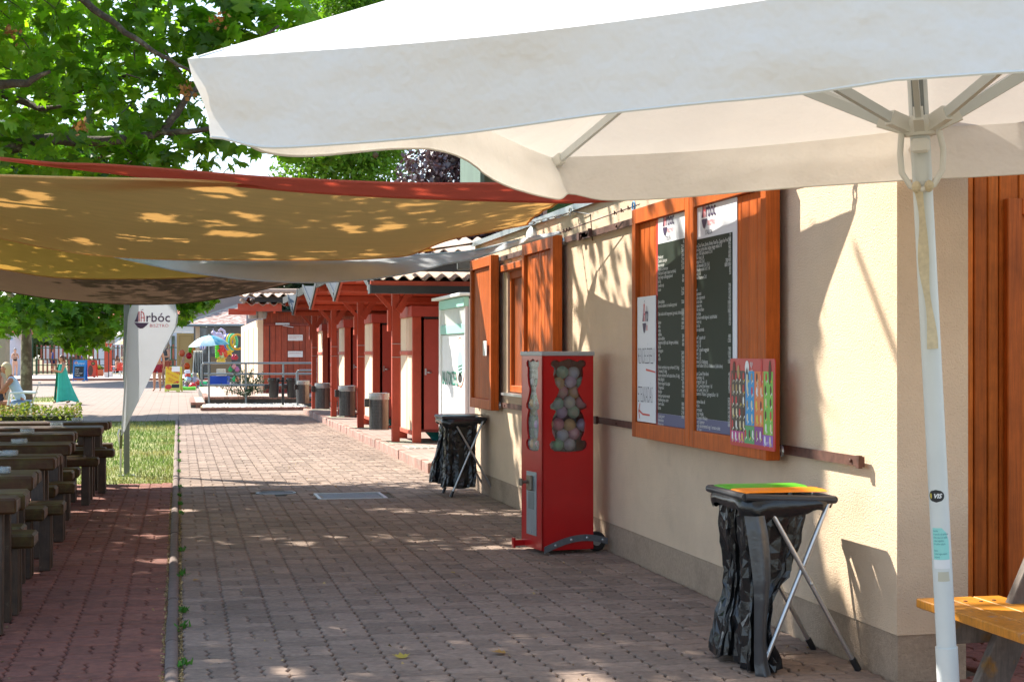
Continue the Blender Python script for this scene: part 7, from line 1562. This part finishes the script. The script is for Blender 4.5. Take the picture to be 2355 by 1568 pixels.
b = MB(); a = q3(12, 772, 44.2); b.tube([a, a + RT * .1 + UP * .03, a + RT * .17 - UP * .06], .014, 7); b.lathe(a + RT * .17 - UP * .12, [(.06, 0), (.02, .06)], 10); tag(b.build('shower_head', STEEL, None, True), 'chrome shower head on the grey-beige wall', 'shower')
# ================================================================== PEOPLE
SKIN = mat('skin', (.52, .27, .17), .6, spec=.3, vary=.05); SKT = mat('tanned_skin', (.36, .15, .08), .6, spec=.3)
def skinmesh(J, E_, name, m, parent, M0, extra=None, sub=2):
    names = list(J); ix = {n_: i for i, n_ in enumerate(names)}
    me = bpy.data.meshes.new('tmp'); me.from_pydata([J[n_][0] for n_ in names], [(ix[a], ix[b_]) for a, b_ in E_], []); o = bpy.data.objects.new('tmp', me); C.objects.link(o)
    md = o.modifiers.new('s', 'SKIN'); md.use_smooth_shade = True; sd = o.modifiers.new('u', 'SUBSURF'); sd.levels = sub; sd.render_levels = sub
    for i, n_ in enumerate(names):
        r = J[n_][1]; me.skin_vertices[0].data[i].radius = (r, r) if not isinstance(r, tuple) else r; me.skin_vertices[0].data[i].use_root = (i == 0)
    bpy.context.view_layer.update(); ev = o.evaluated_get(bpy.context.evaluated_depsgraph_get()); em = ev.to_mesh()
    b = MB(); b.add([M0 @ v.co for v in em.vertices], [tuple(p.vertices) for p in em.polygons]); ev.to_mesh_clear(); bpy.data.objects.remove(o)
    if extra: extra(b)
    return b.build(name, m, parent, True)
def person(label, x, y, face, Hh, pose='stand', hair=(.06, .035, .02), skin=SKIN, top=None, bottom=None, z0=0, hairlen=.0, female=False, group=None, arms='down', hat=None, lean=0.):
    """face: direction the person looks, angle from +y; joints in local space, x right, y forward"""
    s_ = Hh / 1.75; t = thing('person', label, 'person', (x, y, z0), group); M0 = Matrix.Translation((x, y, z0)) @ Matrix.Rotation(-face, 4, 'Z') @ Matrix.Scale(s_, 4)
    sw = .19 if not female else .165; hw = .095; sit = pose == 'sit'
    hipz = .47 if sit else .93; ly = lean
    J = {'pelvis': ((0, 0, hipz), (.15, .11)), 'waist': ((0, ly * .3, hipz + .17), (.125 if not female else .11, .09)), 'chest': ((0, ly * .7, hipz + .36), (.155 if not female else .135, .105)), 'neck0': ((0, ly, hipz + .50), .065), 'neck': ((0, ly * 1.15, hipz + .58), .052), 'head': ((0, ly * 1.3 + .01, hipz + .68), .078)}
    E_ = [('pelvis', 'waist'), ('waist', 'chest'), ('chest', 'neck0'), ('neck0', 'neck'), ('neck', 'head')]
    for sd, n_ in ((-1, 'l'), (1, 'r')):
        J['sh' + n_] = ((sd * sw, ly * .9, hipz + .475), .058)
        if arms == 'down': el, wr = (sd * (sw + .05), ly - .02, hipz + .2), (sd * (sw + .05), ly + .04, hipz - .05)
        elif arms == 'front': el, wr = (sd * (sw + .06), ly + .02, hipz + .22), (sd * .07, ly + .24, hipz + .22)
        elif arms == 'phone': el, wr = (sd * (sw + .02), ly + .1, hipz + .22), (sd * .08, ly + .33, hipz + .3)
        elif arms == 'chin': el, wr = ((sd * (sw + .0), ly + .22, hipz + .2), (sd * .06, ly + .2, hipz + .5)) if sd < 0 else ((sd * (sw + .04), ly + .15, hipz + .22), (sd * .1, ly + .42, hipz + .25))
        J['el' + n_] = (el, .042); J['wr' + n_] = (wr, .027); hv = (Vector(wr) - Vector(el)).normalized(); J['ha' + n_] = (tuple(Vector(wr) + hv * .07), (.034, .02))
        E_ += [('neck0', 'sh' + n_), ('sh' + n_, 'el' + n_), ('el' + n_, 'wr' + n_), ('wr' + n_, 'ha' + n_)]
        if sit: kn, an_ = (sd * .12, .44, hipz + .01), (sd * .12, .5 - .08 * sd, .08)
        elif pose == 'walk': kn, an_ = (sd * .09, .1 * sd + .04, .5), (sd * .085, .26 * sd * .8 - .04, .09)
        else: kn, an_ = (sd * .1, .03, .5), (sd * .11, -.01, .08)
        J['hip' + n_] = ((sd * hw, 0, hipz - .04), .095); J['kn' + n_] = (kn, .058); J['ca' + n_] = (tuple(Vector(kn).lerp(Vector(an_), .35) + Vector((0, -.015, 0))), .055); J['an' + n_] = (an_, .036); J['ft' + n_] = ((an_[0] + sd * .02, an_[1] + .15, an_[2] - .045), (.035, .022))
        E_ += [('pelvis', 'hip' + n_), ('hip' + n_, 'kn' + n_), ('kn' + n_, 'ca' + n_), ('ca' + n_, 'an' + n_), ('an' + n_, 'ft' + n_)]
    hc = Vector(J['head'][0]) + Vector((0, .01, .035))
    def extra(b):
        hb_ = MB(); hb_.ball(hc, (.078, .096, .115), 14, 10); hb_.ball(hc + Vector((0, .1, -.015)), (.013, .02, .022), 6, 4)
        for sd in (-1, 1): hb_.ball(hc + Vector((sd * .08, 0, -.01)), (.012, .02, .03), 6, 4)
        hb_.ball(hc + Vector((0, .085, -.06)), (.03, .012, .008), 6, 4)
        for n_ in 'lr':            # five fingers each
            w0 = Vector(J['ha' + n_][0]); d0 = (w0 - Vector(J['wr' + n_][0])).normalized(); side = d0.cross(Vector((0, 0, 1)) if abs(d0.z) < .8 else Vector((0, 1, 0))).normalized()
            for k in range(4):
                a = w0 + side * ((k - 1.5) * .017); L_ = (.06, .072, .068, .052)[k]; hb_.tube([a, a + d0 * L_ * .55 + Vector((0, .006, -.004)), a + d0 * L_ + Vector((0, .012, -.014))], [.009, .008, .006], 5)
            a = w0 - d0 * .04 + side * .028; hb_.tube([a, a + side * .02 + d0 * .03, a + side * .024 + d0 * .055], [.01, .009, .007], 5)
        b.add([M0 @ Vector(v) for v in hb_.v], hb_.f)
    skinmesh(J, E_, 'body', skin, t, M0, extra)
    b = MB(); hh = MB(); 
    def hair_f(i, j):
        a = 2 * math.pi * i; th = math.pi * (.02 + .62 * j); front = math.sin(a) > .3
        if front: th = min(th, math.pi * .40)
        r = 1.13; drop = hairlen * max(0, j - .6) / .4 * (0 if front else 1)
        return M0 @ (hc + Vector((.08 * r * math.sin(th) * math.cos(a), .098 * r * math.sin(th) * math.sin(a) - .008, .117 * r * math.cos(th) - drop)))
    b.grid(hair_f, 20, 10); b.build('hair', mat('hair_%s' % str(hair), hair, .55), t, True)
    if hat: b = MB(); b.lathe(M0 @ (hc + Vector((0, 0, .03))), [(.115 * s_, 0), (.112 * s_, .05 * s_), (.07 * s_, .1 * s_), (.0, .11 * s_)], 14); b.build('cap', mat('cap_%s' % str(hat), hat, .8), t, True)
    def grow(keys, edges, k_, name, m): 
        JJ = {}
        for n_ in keys:
            r = J[n_][1]; JJ[n_] = (J[n_][0], tuple(q * k_ for q in r) if isinstance(r, tuple) else r * k_)
        skinmesh(JJ, [e for e in E_ if e[0] in JJ and e[1] in JJ] + edges, name, m, t, M0)
    if top == 'swimsuit':
        grow(['pelvis', 'waist', 'chest'], [], 1.1, 'swimsuit', bottom)
        b = MB()
        for sd in (-1, 1): b.tube([M0 @ Vector(p) for p in ((sd * .09, ly + .11, hipz + .4), (sd * .1, ly + .03, hipz + .525), (sd * .09, ly - .1, hipz + .4))], .014 * s_, 5)
        b.build('strap', bottom, t, True)
    elif top: grow(['pelvis', 'waist', 'chest', 'neck0', 'shl', 'shr'], [], 1.16, 'shirt', top)
    if bottom and top != 'swimsuit':
        JJ = {'pelvis': (J['pelvis'][0], (.165, .125))}; EE = []
        for n_ in 'lr':
            JJ['hip' + n_] = (J['hip' + n_][0], .112); k_ = Vector(J['hip' + n_][0]).lerp(Vector(J['kn' + n_][0]), .6); JJ['th' + n_] = (tuple(k_), .1); EE += [('pelvis', 'hip' + n_), ('hip' + n_, 'th' + n_)]
        skinmesh(JJ, EE, 'shorts', bottom, t, M0)
    return t, M0, J
def cl_(n_, c): return mat('cloth_' + n_, c, .85, vary=.06)
toCam = math.pi
# child wrapped in a teal towel, walking left
p = cp(143, 925, 43.0); t, M0, J = person('child wrapped in a large turquoise towel walking across the lawn', p.x, p.y, -math.pi * .62, 1.32, 'walk', hair=(.10, .035, .012), arms='phone', hairlen=.03)
b = MB()
def tw(i, j):
    a = -2.6 + 5.2 * i; q = j; r = .19 + .15 * q ** 1.15 + .018 * math.sin(a * 6 + q * 3) * q + .01 * math.sin(a * 13)
    r *= (1 - .25 * math.exp(-(q / .1) ** 2)); back = -.40 * q ** 1.5 * max(0, math.cos(a)) ; z = 1.46 - 1.40 * q + .03 * math.cos(a) * (1 - q)
    return M0 @ Vector((r * math.sin(a) * .92, back - r * math.cos(a) * .8 + .05, max(.1 + .05 * math.sin(a * 3), z)))
b.grid(tw, 60, 26); b.build('towel', mat('turquoise_towel', (.05, .48, .37), .95, vary=.12, vscale=4, bump=.5, bscale=120), t, True)
# woman reading on a white plastic chair
p = cp(52, 978, 30.0); t, M0, J = person('blonde woman in a sleeveless denim shirt bent over on a white plastic chair', p.x, p.y, -math.pi * .5, 1.62, 'sit', hair=(.55, .4, .2), skin=SKT, top=cl_('denim', (.42, .52, .60)), bottom=cl_('denim_shorts', (.22, .3, .42)), hairlen=.13, female=True, arms='chin', lean=.24)
cx_ = M0 @ Vector((0, 0.02, 0)); chair(cx_.x, cx_.y, math.pi * .5, mat('white_plastic', (.7, .72, .7), .4), 'white plastic garden chair the blonde woman sits on', s_=.96)
t = thing('garden_table', 'low white table in front of the blonde woman, cut by the left edge', 'table', (M0 @ Vector((0, .9, 0)))); q_ = M0 @ Vector((.0, .95, .62)); b = MB(); b.lathe(q_, [(.0, 0), (.45, 0), (.45, .03), (0, .03)], 24); b.build('top', mat('white_plastic', (.7, .72, .7), .4), t); b = MB(); b.tube([Vector((q_.x, q_.y, 0)), q_], .03, 8); b.build('leg', MATS['white_plastic'], t)
# child in green at the left edge
p = cp(-4, 970, 31); person('dark-haired child in a pale green shirt at the left picture edge', p.x, p.y, .9, 1.12, 'stand', hair=(.008, .008, .01), top=cl_('pale_green', (.30, .50, .28)), bottom=cl_('dark_shorts', (.04, .04, .06)))
# woman in black swimsuit
p = cp(34, 867, 91); person('woman in a black swimsuit standing by the wash house', p.x, p.y, toCam - .5, 1.68, 'stand', hair=(.2, .18, .16), top='swimsuit', bottom=cl_('black', (.008, .008, .01)), female=True, arms='front', skin=mat('skin_pale', (.55, .3, .2), .6))
p = cp(361, 900, 57.2); person('bare-chested man in crimson swim shorts half hidden by the flag', p.x, p.y, toCam + .2, 1.75, 'stand', bottom=cl_('crimson', (.30, .012, .03)))
p = cp(379, 880, 66); person('man in a dark grey T-shirt and rust shorts behind the popcorn sign', p.x, p.y, toCam + .9, 1.9, 'stand', top=cl_('charcoal', (.07, .08, .085)), bottom=cl_('rust', (.36, .08, .04)), arms='front')
p = cp(417, 871, 79); person('girl in a beige swimsuit bending among the balloons', p.x, p.y, math.pi * .5, 1.35, 'stand', hair=(.5, .35, .25), top='swimsuit', bottom=cl_('beige', (.55, .4, .2)), arms='front', female=True, lean=.12, skin=mat('skin_pale', (.55, .3, .2), .6))
p = cp(269, 868, 90.5); person('long-haired woman sitting at the café beside the red chair', p.x, p.y, 1.2, 1.7, 'sit', hair=(.13, .07, .04), top=cl_('tan', (.45, .3, .22)), bottom=cl_('black', (.008, .008, .01)), hairlen=.22, female=True, arms='front')
p = cp(282, 868, 92); person('person with a pale cap sitting at the café next to the long-haired woman', p.x, p.y, 2.6, 1.6, 'sit', hair=(.4, .25, .15), top=cl_('white', (.6, .6, .6)), bottom=cl_('black', (.008, .008, .01)), hat=(.6, .55, .35), arms='front')
p = cp(188, 862, 110); person('boy with a green cap seen through the picket fence', p.x, p.y, 1., 1.5, 'stand', top=cl_('blue', (.05, .12, .4)), bottom=cl_('navy', (.02, .03, .1)), hat=(.3, .6, .05))
p = cp(121, 862, 108); person('person in a blue shirt behind the picket fence', p.x, p.y, 2., 1.75, 'stand', top=cl_('blue', (.05, .12, .4)), bottom=cl_('navy', (.02, .03, .1)))
